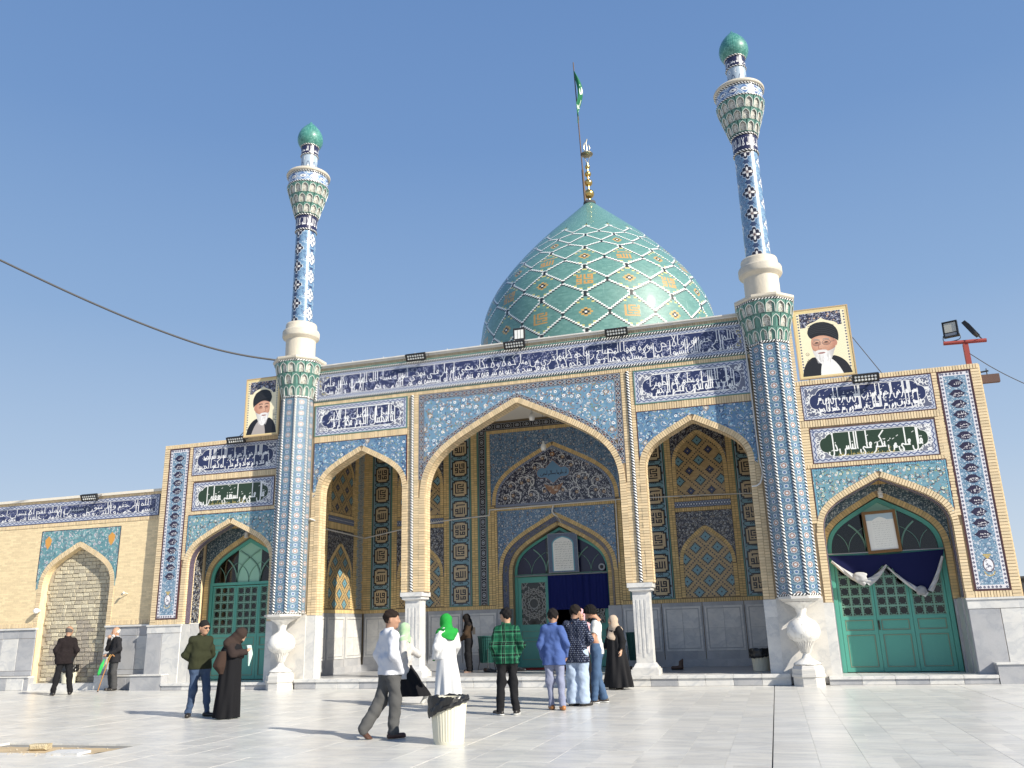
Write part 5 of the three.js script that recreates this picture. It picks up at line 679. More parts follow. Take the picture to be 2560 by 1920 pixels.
  // drum, shaft, balcony, bulb
  mesh('white_drum', latheG([[.44, 9.26], [.44, 9.9], [.45, 9.93], [.53, 9.99], [.55, 10.03], [.55, 10.18], [.53, 10.22], [.47, 10.25], [.465, 10.4], [.45, 10.45], [.3, 10.47]], 40), wcream, m);
  const cyl = (r0, y0, r1, y1, seg = 40) => { const g = new THREE.CylinderGeometry(r1, r0, y1 - y0, seg, 1, true); return move(g, 0, (y0 + y1) / 2, 0); };
  mesh('minaret_shaft', cyl(.318, 10.45, .308, 13.52), tile(rep(T.shaft, 1, 5, s > 0 ? .14 : .17)), m);
  const ring = (r, y, t = .028) => { const g = new THREE.TorusGeometry(r, t, 8, 60); g.rotateX(PI / 2); const u = g.attributes.uv; for (let i = 0; i < u.count; i++) u.setXY(i, u.getY(i) * 2, u.getX(i) * Math.round(2 * PI * r / .08)); return move(g, 0, y, 0); };
  mesh('rope_ring', ring(.32, 13.56), ropeM, m); mesh('name_band', cyl(.325, 13.58, .34, 14.02), tile(T.band1), m); mesh('rope_ring', ring(.345, 14.06), ropeM, m);
  [[.36, .45, 14.1, 14.4], [.45, .545, 14.41, 14.71], [.545, .635, 14.72, 15.04]].forEach(([a, b, c, d], k) => cellsRing(m, 'muqarnas_cell', [12, 14, 16][k], a, b, c, d, .5 * (k % 2))); mesh('balcony_core', cyl(.33, 14.08, .6, 15.05), tealM, m);
  mesh('rope_ring', ring(.63, 15.08), ropeM, m); mesh('balcony_band', cyl(.615, 15.09, .625, 15.42), tile(rep(T.balcony, 1.5, 1)), m); mesh('rope_ring', ring(.63, 15.43), ropeM, m); mesh('balcony_rim', latheG([[.62, 15.45], [.68, 15.46], [.69, 15.52], [.66, 15.57], [0, 15.57]], 40), wcream, m);
  mesh('neck', cyl(.255, 15.57, .262, 16.24), tile(rep(T.neck, 2, 1)), m); mesh('rope_ring', ring(.27, 16.26, .022), ropeM, m); mesh('name_band', cyl(.272, 16.28, .275, 16.58), tile(T.band2), m); mesh('rope_ring', ring(.28, 16.6, .024), ropeM, m);
  mesh('bulb', latheG([[.28, 16.6], [.35, 16.68], [.398, 16.8], [.408, 16.92], [.385, 17.05], [.32, 17.2], [.22, 17.34], [.12, 17.45], [.05, 17.52], [.015, 17.58], [0, 17.6]], 40), GL({ map: rep(T.bulb, 2, 2), roughness: .45, clearcoat: .6, clearcoatRoughness: .08 }), m);
  return m;
}
const minR = minaret(1), minL = minaret(-1);
// ---------- long boundary wall ----------
{
  const w = thing('boundary_wall', 'long pale brick wall with a bricked-up pointed niche', 'wall'), Z = -.28, cx = -14.48, b = new GB(), zl = Z - .022;
  const nin = arch(cx + .02, 1.29, 3.0, 1.23), out = [[-26, 0], [cx - 1.27, 0], ...nin.slice().reverse(), [cx + 1.31, 0], [-11.39, 0], [-11.39, 5.76], [-26, 5.76]];
  mesh('wall_face', extr(out, Z - .35, Z), wallM, w); mesh('wall_back', boxG(-26, 0, Z - .7, -11.39, 5.7, Z - .36), wallM, w);
  mesh('coping', boxG(-26, 5.77, Z - .7, -11.39, 5.85, Z + .07), plasterM, w);
  SO(b, [[-26, 5.69], [-11.4, 5.69]], 0, .075, Z - .01, Z + .02, tPale); mesh('inscription_frieze', fitUV(boxG(-24, 5.045, Z - .01, -11.63, 5.685, Z + .012), -19.7, 5.045, -11.63, 5.685), tile(T.tin), w); mesh('frieze_frame', merge(boxG(-24, 5.686, Z - .01, -11.61, 5.7, Z + .016), boxG(-24, 5.03, Z - .01, -11.61, 5.044, Z + .016), boxG(-11.63, 5.044, Z - .01, -11.61, 5.686, Z + .016)), navyLine, w);
  SO(b, [[-26, 4.92], [-11.4, 4.92]], 0, .1, Z - .01, Z + .016, tPale);
  spandrel('arch_spandrel', -15.99, -12.98, 4.77, off(nin, .163), Z - .01, Z + .008, FM.niche, w); mesh('spandrel_edge', edge3G(-15.99, 3.2, -12.98, 4.77, .018, Z - .01, Z + .012), navyLine, w);
  const gp = (x) => { const g = []; g.push(extr([[x, 4.62], [x + .13, 4.5], [x + .1, 4.34], [x, 4.2], [x - .1, 4.34], [x - .13, 4.5]], Z + .008, Z + .011)); return g; }; mesh('gold_palmette', merge(gp(-15.72), gp(-13.28)), GL({ color: lin(.62, .3, .06) }), w);
  SO(b, nin, -.16, -.003, Z - .01, Z + .014, tPale); ST(b, [[cx - 1.27, 1.8], [cx - 1.27, 3.0]], .003, .165, Z - .01, Z + .012, tPale); ST(b, [[cx + 1.31, 1.8], [cx + 1.31, 3.0]], -.165, -.003, Z - .01, Z + .012, tPale);
  SO(b, [[-26, 1.83], [cx - 1.45, 1.83]], 0, .13, Z - .01, Z + .012, tPale); SO(b, [[cx + 1.5, 1.83], [-11.4, 1.83]], 0, .13, Z - .01, Z + .012, tPale);
  stuff(mesh('brick_courses', b.geo(), brickM, w));
  // rough infill: every brick its own
  const infill = [[.62, .55, .40], [.56, .5, .37], [.66, .6, .45], [.5, .45, .34], [.47, .42, .32]].map((c) => M({ color: lin(...c), roughness: .95, bumpMap: rep(T.grit, 2, 2), bumpScale: .01 }));
  const clayDark = [[.38, .34, .28], [.43, .38, .31], [.35, .31, .26]].map((c) => M({ color: lin(...c), roughness: .95, bumpMap: rep(T.grit, 2, 2), bumpScale: .01 }));
  mesh('infill_mortar', extr([[cx - 1.4, .1], [cx + 1.45, .1], [cx + 1.45, 3], ...arch(cx + .02, 1.45, 3, 1.3), [cx - 1.4, 3]], Z - .34, Z - .235), M({ color: lin(.40, .35, .27), roughness: 1 }), w);
  const gvar = [...Array(5)].map(() => { const g = chamG(-.5, -.5, -.5, .5, .5, .5, .08), p = g.attributes.position; const seen = {}; for (let i = 0; i < p.count; i++) { const k = [p.getX(i), p.getY(i), p.getZ(i)].map((v) => v.toFixed(2)).join(); const d = seen[k] || (seen[k] = [rr(-.03, .03), rr(-.07, .07), rr(-.06, .06)]); p.setXYZ(i, p.getX(i) + d[0], p.getY(i) + d[1], p.getZ(i) + d[2]); } g.computeVertexNormals(); return g; });
  const rest = [], fits = (x, y) => { if (y < 3) return Math.abs(x - cx - .02) < 1.27; for (let i = 1; i < nin.length; i++) { const A = nin[i - 1], B = nin[i]; if (A[1] <= y && B[1] > y) return Math.abs(x - cx - .02) < A[0] - cx - .05; } return false; };
  let cnt = 0; for (let y = .24, r = 0; y < 4.2; y += .118, r++) { let x = cx - 1.3 - rnd() * .2; while (x < cx + 1.35) { const L = rnd() < .22 ? rr(.12, .16) : rr(.22, .29); if (fits(x + L / 2, y + .06) && fits(x + L * .1, y) && fits(x + L * .9, y)) { const dirty = y < 1.9 && hash2(Math.floor(x * 2), Math.floor(y * 3), 3) < .42, mm = dirty ? clayDark[Math.floor(rnd() * 3)] : infill[Math.floor(rnd() * 5)], g = gvar[Math.floor(rnd() * 5)]; if (cnt++ < 300) { const o = mesh('brick', g, mm, w); o.position.set(x + L / 2, y + .055 + rr(-.006, .006), Z - .255 + rr(-.004, .006)); o.scale.set(L - .013, .104, .1); o.rotation.z = rr(-.02, .02); } else { const q = g.clone(); q.scale(L - .013, .104, .1); q.translate(x + L / 2, y + .055, Z - .255 + rr(-.004, .006)); rest.push(q); } } x += L; } }
  if (rest.length) stuff(mesh('upper_bricks', merge(rest), infill[0], w));
  // marble dado, bench, niche sill
  const dado = (x0, x1, n) => { mesh('dado_core', boxG(x0, 0, Z - .005, x1, 1.76, Z + .02), mortarM, w); const k = (x1 - x0) / n; for (let i = 0; i < n; i++) { mesh('dado_slab', chamG(x0 + i * k + .006, .56, Z, x0 + (i + 1) * k - .006, 1.5, Z + .045), i % 2 ? greyM : marbleM, w); mesh('dado_slab', chamG(x0 + i * k + .003, .415, Z, x0 + (i + 1) * k - .003, .552, Z + .045), greyM, w); mesh('dado_slab', chamG(x0 + i * k + .003, 1.508, Z, x0 + (i + 1) * k - .003, 1.76, Z + .045), greyM, w); } mesh('dado_cap', boxG(x0 - .01, 1.762, Z - .02, x1 + .01, 1.815, Z + .085), marbleM, w); mesh('bench', boxG(x0 - .08, 0, Z - .01, x1 + .1, .365, Z + .2), greyM, w); for (let i = 0; i < n; i++) mesh('bench_slab', chamG(x0 - .08 + i * k, .004, Z + .15, x0 - .08 + (i + 1) * k - .004, .36, Z + .215), i % 3 ? greyM : marbleM, w); mesh('bench_ledge', boxG(x0 - .08, .367, Z - .01, x1 + .1, .405, Z + .235), marbleM, w); };
  dado(-26, -15.72, 16); dado(-13.12, -11.4, 3); mesh('niche_sill', boxG(-15.79, 0, Z - .3, -13.02, .19, Z + .12), marbleM, w);
}
// ---------- people ----------
function sdfMesh(f, lo, hi, h) {
  const n = [0, 1, 2].map((k) => Math.ceil((hi[k] - lo[k]) / h) + 1), [nx, ny, nz] = n, N = nx * ny * nz, v = new Float32Array(N), B = 6, id = (i, j, k) => (k * ny + j) * nx + i;
  for (let k0 = 0; k0 < nz; k0 += B) for (let j0 = 0; j0 < ny; j0 += B) for (let i0 = 0; i0 < nx; i0 += B) {
    const d = f(lo[0] + (i0 + B / 2) * h, lo[1] + (j0 + B / 2) * h, lo[2] + (k0 + B / 2) * h), far = Math.abs(d) > B * h * 1.25;
    for (let k = k0; k < Math.min(nz, k0 + B); k++) for (let j = j0; j < Math.min(ny, j0 + B); j++) for (let i = i0; i < Math.min(nx, i0 + B); i++) v[id(i, j, k)] = far ? d : f(lo[0] + i * h, lo[1] + j * h, lo[2] + k * h);
  }
  const vi = new Int32Array(N).fill(-1), P = [], I = [];
  for (let k = 0; k < nz - 1; k++) for (let j = 0; j < ny - 1; j++) for (let i = 0; i < nx - 1; i++) {
    let m = 0, c = 0, sx = 0, sy = 0, sz = 0; const g = [];
    for (let q = 0; q < 8; q++) { const d = v[id(i + (q & 1), j + (q >> 1 & 1), k + (q >> 2))]; g.push(d); if (d < 0) m |= 1 << q; }
    if (m === 0 || m === 255) continue;
    for (let a = 0; a < 8; a++) for (const e of [1, 2, 4]) { const b = a | e; if (a === b || ((m >> a & 1) === (m >> b & 1))) continue; const t = g[a] / (g[a] - g[b]); sx += (a & 1) + (e === 1 ? t : 0); sy += (a >> 1 & 1) + (e === 2 ? t : 0); sz += (a >> 2) + (e === 4 ? t : 0); c++; }
    vi[id(i, j, k)] = P.length / 3; P.push(lo[0] + (i + sx / c) * h, lo[1] + (j + sy / c) * h, lo[2] + (k + sz / c) * h);
  }
  const quad = (a, b, c, d, flip) => { if (a < 0 || b < 0 || c < 0 || d < 0) return; flip ? I.push(a, c, b, a, d, c) : I.push(a, b, c, a, c, d); };
  for (let k = 1; k < nz - 1; k++) for (let j = 1; j < ny - 1; j++) for (let i = 1; i < nx - 1; i++) {
    const d = v[id(i, j, k)] < 0;
    if (d !== v[id(i + 1, j, k)] < 0) quad(vi[id(i, j - 1, k - 1)], vi[id(i, j, k - 1)], vi[id(i, j, k)], vi[id(i, j - 1, k)], !d);
    if (d !== v[id(i, j + 1, k)] < 0) quad(vi[id(i - 1, j, k - 1)], vi[id(i - 1, j, k)], vi[id(i, j, k)], vi[id(i, j, k - 1)], !d);
    if (d !== v[id(i, j, k + 1)] < 0) quad(vi[id(i - 1, j - 1, k)], vi[id(i, j - 1, k)], vi[id(i, j, k)], vi[id(i - 1, j, k)], !d);
  }
  const G = new THREE.BufferGeometry(); G.setAttribute('position', new THREE.Float32BufferAttribute(P, 3)); G.setAttribute('uv', new THREE.Float32BufferAttribute(P.flatMap((_, i) => i % 3 ? [] : [P[i] + P[i + 2] * .6, P[i + 1]]), 2)); G.setIndex(I); G.computeVertexNormals(); return G;
}
const smin = (a, b, k) => { const h = Math.max(k - Math.abs(a - b), 0) / k; return Math.min(a, b) - h * h * k * .25; };
// bones: [ax,ay,az,bx,by,bz,ra,rb]
function bones(list, k = .05) {
  return (x, y, z) => {
    let d = 9; for (const b of list) { const px = x - b[0], py = y - b[1], pz = z - b[2], bx = b[3] - b[0], by = b[4] - b[1], bz = b[5] - b[2], t = clamp((px * bx + py * by + pz * bz) / (bx * bx + by * by + bz * bz + 1e-9), 0, 1), q = Math.hypot(px - bx * t, py - by * t, pz - bz * t) - mix(b[6], b[7], t); d = d > 8 ? q : smin(d, q, k); } return d;
  };
}
const bbox = (list, pad) => { const lo = [9, 9, 9], hi = [-9, -9, -9]; for (const b of list) for (const o of [0, 3]) for (let k = 0; k < 3; k++) { lo[k] = Math.min(lo[k], b[o + k] - b[6 + o / 3] - pad); hi[k] = Math.max(hi[k], b[o + k] + b[6 + o / 3] + pad); } return [lo, hi]; };
const ell = (x, y, z, c, r) => { const a = (x - c[0]) / r[0], b = (y - c[1]) / r[1], e = (z - c[2]) / r[2], k = Math.hypot(a, b, e); return (k - 1) * Math.min(...r); };
const skullF = (x, y, z) => smin(smin(Math.hypot(x * 1.1, y - .04, (z + .02) * .95) - .09, Math.hypot(x * 1.08, y, z - .012) - .079, .05), Math.hypot(x, y + .062, z - .034) - .05, .05);
const headF = (x, y, z) => {
  const ax = Math.abs(x); let d = skullF(x, y, z);
  d = smin(d, Math.hypot(x, y + .09, z - .055) - .022, .04); d = smin(d, ell(ax, y, z, [.034, -.022, .066], [.02, .02, .02]), .03);
  d = Math.max(d, -(Math.hypot(ax - .032, y - .008, z - .103) - .02)); d = smin(d, bones([[0, .02, .083, 0, -.026, .108, .009, .014]], .01)(x, y, z), .02);
  d = smin(d, bones([[-.022, -.058, .074, .022, -.058, .074, .009, .009]], .01)(x, y, z), .012); d = smin(d, ell(ax, y, z, [.084, -.004, -.012], [.011, .03, .019]), .008);
  return smin(d, bones([[0, -.05, -.02, 0, -.2, -.04, .054, .06]], .01)(x, y, z), .05);
};
const GEO = {};
GEO.head = sdfMesh(headF, [-.12, -.2, -.14], [.12, .15, .14], .006);
const hairF = (x, y, z, t, inf) => Math.max(skullF(x, y, z) - inf + .0015 * Math.sin(x * 90 + z * 70) * Math.sin(y * 80), -(y * .8 - z * .6 - t), skullF(x, y, z) * -1 - .03);
GEO.hair = sdfMesh((x, y, z) => Math.max(skullF(x, y, z) - .012 + .007 * Math.sin(x * 70 + z * 40) * Math.sin(y * 60 + z * 30), -(y * .8 - z * .62 + .012 + .01 * Math.sin(x * 55)), (z > -.035 && Math.abs(x) > .06 ? .03 - y : -9)), [-.13, -.12, -.15], [.13, .16, .13], .006);
GEO.shaggy = sdfMesh((x, y, z) => Math.max(skullF(x, y, z) - .024 + .008 * Math.sin(x * 95 + z * 60) * Math.sin(y * 80 + z * 50), -(y * .78 - z * .6 + .012)), [-.15, -.14, -.17], [.15, .19, .15], .007);
GEO.cropped = sdfMesh((x, y, z) => Math.max(hairF(x, y, z, -.01, .006), (z > -.03 && Math.abs(x) > .062 ? .018 - y : -9)), [-.13, -.12, -.15], [.13, .16, .13], .006);
GEO.fringe = sdfMesh((x, y, z) => Math.max(hairF(x, y, z, -.016, .007), y - .03 + (z + .03) * .5, z - .03), [-.13, -.12, -.15], [.13, .16, .13], .006);
GEO.beard = sdfMesh((x, y, z) => Math.max(Math.hypot(x * .95, (y + .072) * .9, z - .045) - .056 + .004 * Math.sin(x * 150) * Math.sin(y * 130), y + .04 - Math.abs(x) * .75, -(z - .005)), [-.1, -.16, -.02], [.1, .02, .13], .006);
GEO.eyes = merge(...X2.map((s) => move(new THREE.SphereGeometry(.0095, 8, 6).scale(1.25, .7, .6), s * .032, .007, .086)));
GEO.shades = merge(...X2.map((s) => move(new THREE.SphereGeometry(.028, 10, 8).scale(1, .75, .35), s * .033, .008, .098)), boxG(-.01, .012, .098, .01, .018, .106), boxG(.06, .01, -.01, .066, .018, .1), boxG(-.066, .01, -.01, -.06, .018, .1));
// hand: wrist at origin, fingers towards -y, palm towards +z, thumb towards +x
const handF = (curl) => { const L = [[-.018, -.01, 0, -.024, -.075, 0, .017, .013], [.016, -.01, 0, .02, -.078, 0, .018, .013], [0, 0, 0, 0, -.07, 0, .02, .015], [0, .05, 0, 0, -.005, 0, .026, .022]]; [[-.028, .062], [-.0095, .075], [.0095, .078], [.028, .07]].forEach(([x, l], k) => { const y0 = -.085 + Math.abs(k - 2) * .004, a = curl, s1 = l * .5, p1 = [x, y0 - s1 * Math.cos(a * .5), s1 * Math.sin(a * .5)], p2 = [x, p1[1] - s1 * Math.cos(a * 1.5), p1[2] + s1 * Math.sin(a * 1.5)]; L.push([x * .9, y0 + .02, 0, ...p1, .0095, .009], [...p1, ...p2, .009, .0075]); }); L.push([.022, -.02, .004, .05, -.055, .02, .013, .0105], [.05, -.055, .02, .048, -.09, .034, .01, .008]); return bones(L, .012); };
GEO.hand = sdfMesh(handF(.55), [-.06, -.19, -.05], [.085, .08, .11], .006); GEO.grip = sdfMesh(handF(1.35), [-.06, -.17, -.05], [.085, .08, .11], .006);
const SK = [.42, .24, .155], skinM = (c = SK) => M({ color: lin(...c), roughness: .6 });
const cloth = (c, o = {}) => new THREE.MeshPhysicalMaterial({ color: lin(...c), roughness: .92, side: THREE.DoubleSide, specularIntensity: .35, bumpMap: rep(T.grit, 9, 9), bumpScale: .0015, ...o });
const DEF = { pelvis: [0, .95, 0], waist: [0, 1.07, 0], chest: [0, 1.27, 0], neck: [0, 1.46, -.02], head: [0, 1.625, .012], shL: [.152, 1.392, -.02], elL: [.215, 1.12, -.05], wrL: [.225, .88, .03], shR: [-.152, 1.392, -.02], elR: [-.215, 1.12, -.05], wrR: [-.225, .88, .03], hiL: [.09, .92, 0], knL: [.1, .5, .02], anL: [.105, .09, -.03], hiR: [-.09, .92, 0], knR: [-.1, .5, .02], anR: [-.105, .09, -.03] };
function person(o) {
  const k = o.h / 1.75, J = {}; for (const n in DEF) J[n] = (o.pose?.[n] || DEF[n]).map((v) => v * k);
  const g = thing('person', o.label, 'person', o.pos, o.ry, o.group); const st = o.stout || 1;
  const b = (a, c, r1, r2) => [...J[a], ...J[c], r1 * k, r2 * k];
  const torso = (e) => X2.flatMap((s) => [[s * .075 * k + J.chest[0], J.chest[1] + .07 * k, J.chest[2], s * .07 * k + J.waist[0], J.waist[1], J.waist[2], .088 * k * st + e, .082 * k * st + e], [s * .07 * k + J.waist[0], J.waist[1], J.waist[2], s * .075 * k + J.pelvis[0], J.pelvis[1] - .03 * k, J.pelvis[2], .09 * k * st + e, .1 * k * st + e]]).concat([[...J.shL, ...J.shR, .042 * k + e, .042 * k + e], ...['shL', 'shR'].map((q) => [J.neck[0], J.neck[1] - .01 * k, J.neck[2], ...J[q], .05 * k + e, .04 * k + e]), [...J.neck, ...J.chest, .054 * k + e, .08 * k + e]]);
  const arms = (e, from = 0, upto = 2, S = ['L', 'R']) => S.flatMap((s) => [[...J['sh' + s], ...J['el' + s], .05 * k + e, .041 * k + e], ...(upto > 1 ? [[...J['el' + s], ...J['wr' + s], .04 * k + e, .029 * k + e]] : [])]);
  const legs = (e, e2 = e) => ['L', 'R'].flatMap((s) => [[...J['hi' + s], ...J['kn' + s], .082 * k + e, .058 * k + e], [...J['kn' + s], ...J['an' + s], .056 * k + (e + e2) / 2, .038 * k + e2]]);
  // body
  const bl = [...torso(-.014), ...arms(-.003), ...legs(-.01)], bf = bones(bl, .06), [lo, hi] = bbox(bl, .03), gs = [sdfMesh(bf, lo, hi, .016)];
  const hm = new THREE.Matrix4().compose(new THREE.Vector3(...J.head), new THREE.Quaternion().setFromEuler(new THREE.Euler(o.look?.[1] || 0, o.look?.[0] || 0, o.look?.[2] || 0, 'YXZ')), new THREE.Vector3(k * 1.06, k * 1.06, k * 1.06)), onHead = (q) => q.clone().applyMatrix4(hm);
  gs.push(onHead(GEO.head));
  for (const s of ['L', 'R']) if (o['hand' + s] !== 0) { const w = new THREE.Vector3(...J['wr' + s]), d = w.clone().sub(new THREE.Vector3(...J['el' + s])).normalize(), q = new THREE.Quaternion().setFromUnitVectors(new THREE.Vector3(0, -1, 0), d), tw = new THREE.Quaternion().setFromAxisAngle(new THREE.Vector3(0, 1, 0), (s === 'L' ? 1 : -1) * (o.twist ?? -1.2)); const G = (o.grip === s || o.grip === 'LR' ? GEO.grip : GEO.hand).clone(); if (s === 'R') G.scale(-1, 1, 1), G.index.array.reverse(), G.computeVertexNormals(); G.applyQuaternion(tw); G.scale(k, k, k); G.applyQuaternion(q); G.translate(w.x, w.y, w.z); gs.push(G); }
  mesh('body', merge(gs), skinM(o.skin), g); mesh('eyes', onHead(GEO.eyes), M({ color: lin(.03, .02, .015), roughness: .3 }), g);
  if (o.hair) mesh('hair', onHead(GEO[o.hair[0]]), new THREE.MeshPhysicalMaterial({ color: lin(...o.hair[1]), roughness: .85, specularIntensity: .3, bumpMap: rep(T.grit, 12, 3), bumpScale: .004 }), g);
  if (o.beard) mesh('beard', onHead(GEO.beard), M({ color: lin(...o.beard), roughness: .9 }), g);
  if (o.shades) mesh('sunglasses', onHead(GEO.shades), M({ color: lin(.015, .012, .012), roughness: .12 }), g);
  const ph = (o.pos[0] * 7.3 + o.pos[2] * 3.1) % 6, fold = (x, y, z) => .04 * (fbm(x * 7 + y * 3 + z * 5 + 50 + ph, y * 8 - x * 5 + z * 6 + 50, 9999, 2, 3) - .5) + .006 * (vnoise(x * 30 + z * 24 + 90, y * 16 + 90 + ph, 9999, 5) - .5);
  // trousers
  if (o.trousers) { const t = o.trousers, e = t.e ?? .022, L = [...legs(e, t.e2 ?? e + .012), ...X2.map((s) => [s * .07 * k, J.pelvis[1] + .06 * k, 0, s * .075 * k, J.pelvis[1] - .06 * k, 0, .1 * k * st + .01, .105 * k * st + .012])], f = bones(L, .05), [a, c] = bbox(L, .03), an = Math.min(J.anL[1], J.anR[1]), kn = (J.knL[1] + J.knR[1]) / 2; mesh('trousers', sdfMesh((x, y, z) => Math.max(f(x, y, z) + fold(x, y, z) + .003 * sst(kn, .12, y) * Math.sin(62 * y + 9 * x), -(y - (t.hem ?? .045)), y - J.pelvis[1] - .11 * k), a, c, .013), t.m, g); }
  // upper garment
  if (o.top) { const t = o.top, e = (t.e ?? .02) * .75, L = [...torso(e), ...arms(e + .008, 0, t.short ? 1 : 2)], f = bones(L, .045), fl = t.flare ?? .03, [a, c] = bbox([...L, [0, (t.hem - .02) * k, 0, 0, t.hem * k, 0, .3, .3]], .04), hem = t.hem * k; const low = t.hem < .88 ? bones(X2.map((s) => [s * .07 * k + J.pelvis[0], J.waist[1], J.waist[2], s * .085 * k + J.pelvis[0] * .5, hem - .05, J.pelvis[2], .1 * k * st + e, (.105 + fl) * k * st + e]), .06) : null;
    const sl = (x, y, z) => { if (!t.short) return -9; let m = -9; for (const s of ['L', 'R']) { const A = J['sh' + s], B = J['el' + s], bx = B[0] - A[0], by = B[1] - A[1], bz = B[2] - A[2], q = ((x - A[0]) * bx + (y - A[1]) * by + (z - A[2]) * bz) / Math.hypot(bx, by, bz), side = s === 'L' ? x > J.chest[0] + .13 * k : x < J.chest[0] - .13 * k; if (side) m = Math.max(m, q - .17 * k); } return m; };
    mesh(t.name || 'shirt', sdfMesh((x, y, z) => { let d = f(x, y, z); if (low) d = smin(d, low(x, y, z), .05); return Math.max(d + fold(x, y, z), hem - y + (t.split ? .0 : 0) - (Math.hypot(x, z) > .31 * k ? 1 : 0) * 0, y - J.neck[1] - .045 * k, sl(x, y, z)); }, a, c, .012), t.m, g);
    if (t.collar) { const q = new THREE.TorusGeometry(.066 * k, .018 * k, 8, 22); q.rotateX(PI / 2 - .25); mesh('collar', move(q, J.neck[0], J.neck[1] + .045 * k, J.neck[2] + .01), t.collar, g); } }
  if (o.shoes) for (const s of ['L', 'R']) { const A = J['an' + s], u = o.feet?.[s] || [s === 'L' ? .18 : -.18, 0], dy = A[1] - .09 * k, dir = [Math.sin(u[0]) * Math.cos(u[1]), -Math.sin(u[1]), Math.cos(u[0]) * Math.cos(u[1])], hx = A[0] - dir[0] * .05 * k, hz = A[2] - dir[2] * .05 * k, hy = .04 * k + dy - dir[1] * .05, L = [[hx, hy, hz, hx + dir[0] * .2 * k, hy + dir[1] * .2 * k - .004, hz + dir[2] * .2 * k, .042 * k, .04 * k], [A[0], A[1] - .01, A[2], hx + dir[0] * .06, hy + .01, hz + dir[2] * .06, .042 * k, .045 * k]], f = bones(L, .04), [a, c] = bbox(L, .02); mesh('shoe', sdfMesh((x, y, z) => Math.max(f(x, y, z), -(y - .006 - Math.max(0, 0))), a, c, .009), o.shoes, g); if (o.soles && dy < .03) mesh('sole', sdfMesh((x, y, z) => Math.max(bones([[hx, .02, hz, hx + dir[0] * .2 * k, .02, hz + dir[2] * .2 * k, .047 * k, .045 * k]])(x, y, z), y - .024, .004 - y), [a[0] - .02, -.02, a[2] - .02], [c[0] + .02, .06, c[2] + .02], .009), o.soles, g); }
  // head scarf
  if (o.scarf) { const c = o.scarf, inv = hm.clone().invert(), q = new THREE.Vector3(), drape = bones([[0, J.neck[1] + .03 * k, J.neck[2], J.chest[0], J.chest[1] + (c.low ?? 0) * k, J.chest[2] + .02, .095 * k, (c.w ?? .15) * k], [...J.shL, ...J.shR, .1 * k, .1 * k]], .09); const hl = [Math.min(J.head[0], 0) - .36 * k, J.chest[1] - .2 * k, -.36 * k], hh = [.36 * k, J.head[1] + .2 * k, .4 * k];
    mesh('head_scarf', sdfMesh((x, y, z) => { q.set(x, y, z).applyMatrix4(inv); const hd = smin(Math.hypot(q.x, q.y - .025, q.z + .02) - .116, Math.hypot(q.x * 1.1, q.y + .06, q.z - .015) - .09, .07) * k, face = ell(q.x, q.y, q.z, [0, -.012, .125], [.056, .082, .085]) * k; let d = smin(hd, drape(x, y, z), .07); d += .008 * Math.sin(26 * y + 30 * x + 12 * z + ph) * sst(J.head[1], J.chest[1], y) + .003 * Math.sin(50 * y + 44 * z); return Math.max(d, -face, J.chest[1] + (c.low ?? 0) * k - .02 + .04 * Math.sin(9 * x + ph) - y); }, hl, hh, .013), c.m, g); }
  o.extra?.(g, J, k); return g;
}
// draped garment: rings [y, cx, cz, rx, rz, foldAmp]
function drapeG(rings, nf = 11, ph = 0, seg = 88) {
  const G = new GB(), pt = (r, a) => { const f = 1 + r[5] * (.6 * Math.cos(nf * a + ph + r[0] * 1.5) + .4 * Math.cos((nf * 2 - 5) * a + 2 * ph - r[0] * 2)); return [r[1] + Math.sin(a) * r[3] * f, r[0], r[2] + Math.cos(a) * r[4] * f]; };
  const c = new THREE.BufferGeometry(), P = [], U = [], I = [], sub = []; for (let i = 1; i < rings.length; i++) for (let s = 0; s < 5; s++) { const t = s / 5, e = t * t * (3 - 2 * t) * .4 + t * .6; sub.push(rings[i - 1].map((v, q) => mix(v, rings[i][q], q ? e : t))); } sub.push(rings[rings.length - 1]);
  sub.forEach((r) => { for (let s = 0; s <= seg; s++) { const a = s / seg * 2 * PI; P.push(...pt(r, a)); U.push(a * .3, r[0]); } }); for (let i = 0; i < sub.length - 1; i++) for (let s = 0; s < seg; s++) { const a = i * (seg + 1) + s, b = a + seg + 1; I.push(a, a + 1, b, b, a + 1, b + 1); }
  c.setAttribute('position', new THREE.Float32BufferAttribute(P, 3)); c.setAttribute('uv', new THREE.Float32BufferAttribute(U, 2)); c.setIndex(I); c.computeVertexNormals(); return c;
}
const face = (dx, dz) => Math.atan2(dx, dz);
const BLK = [.012, .012, .014], black = cloth(BLK), charcoal = cloth([.035, .034, .034]), leather = M({ color: lin(.018, .015, .013), roughness: .4 }), rubber = M({ color: lin(.6, .6, .58), roughness: .7 });
const pocket = { elL: [.255, 1.13, -.08], wrL: [.185, .93, .05], elR: [-.255, 1.13, -.08], wrR: [-.185, .93, .05] };
person({ label: 'man in black suit seen from behind near the bricked-up niche', pos: [-12.56, 0, 1.76], ry: face(-.75, -.66), h: 1.78, pose: { ...pocket, pelvis: [.03, .94, 0], anL: [.2, .09, -.02], knL: [.14, .5, .02], anR: [-.2, .09, -.02], knR: [-.15, .5, .02], head: [-.03, 1.625, .02] }, handL: 0, handR: 0, look: [-.5, .12], hair: ['fringe', [.1, .09, .085]], skin: [.33, .19, .12], stout: 1.1, top: { name: 'blazer', m: cloth([.016, .012, .013]), hem: .79, e: .02, flare: .015, collar: black }, trousers: { m: black, e: .02 }, shoes: leather });
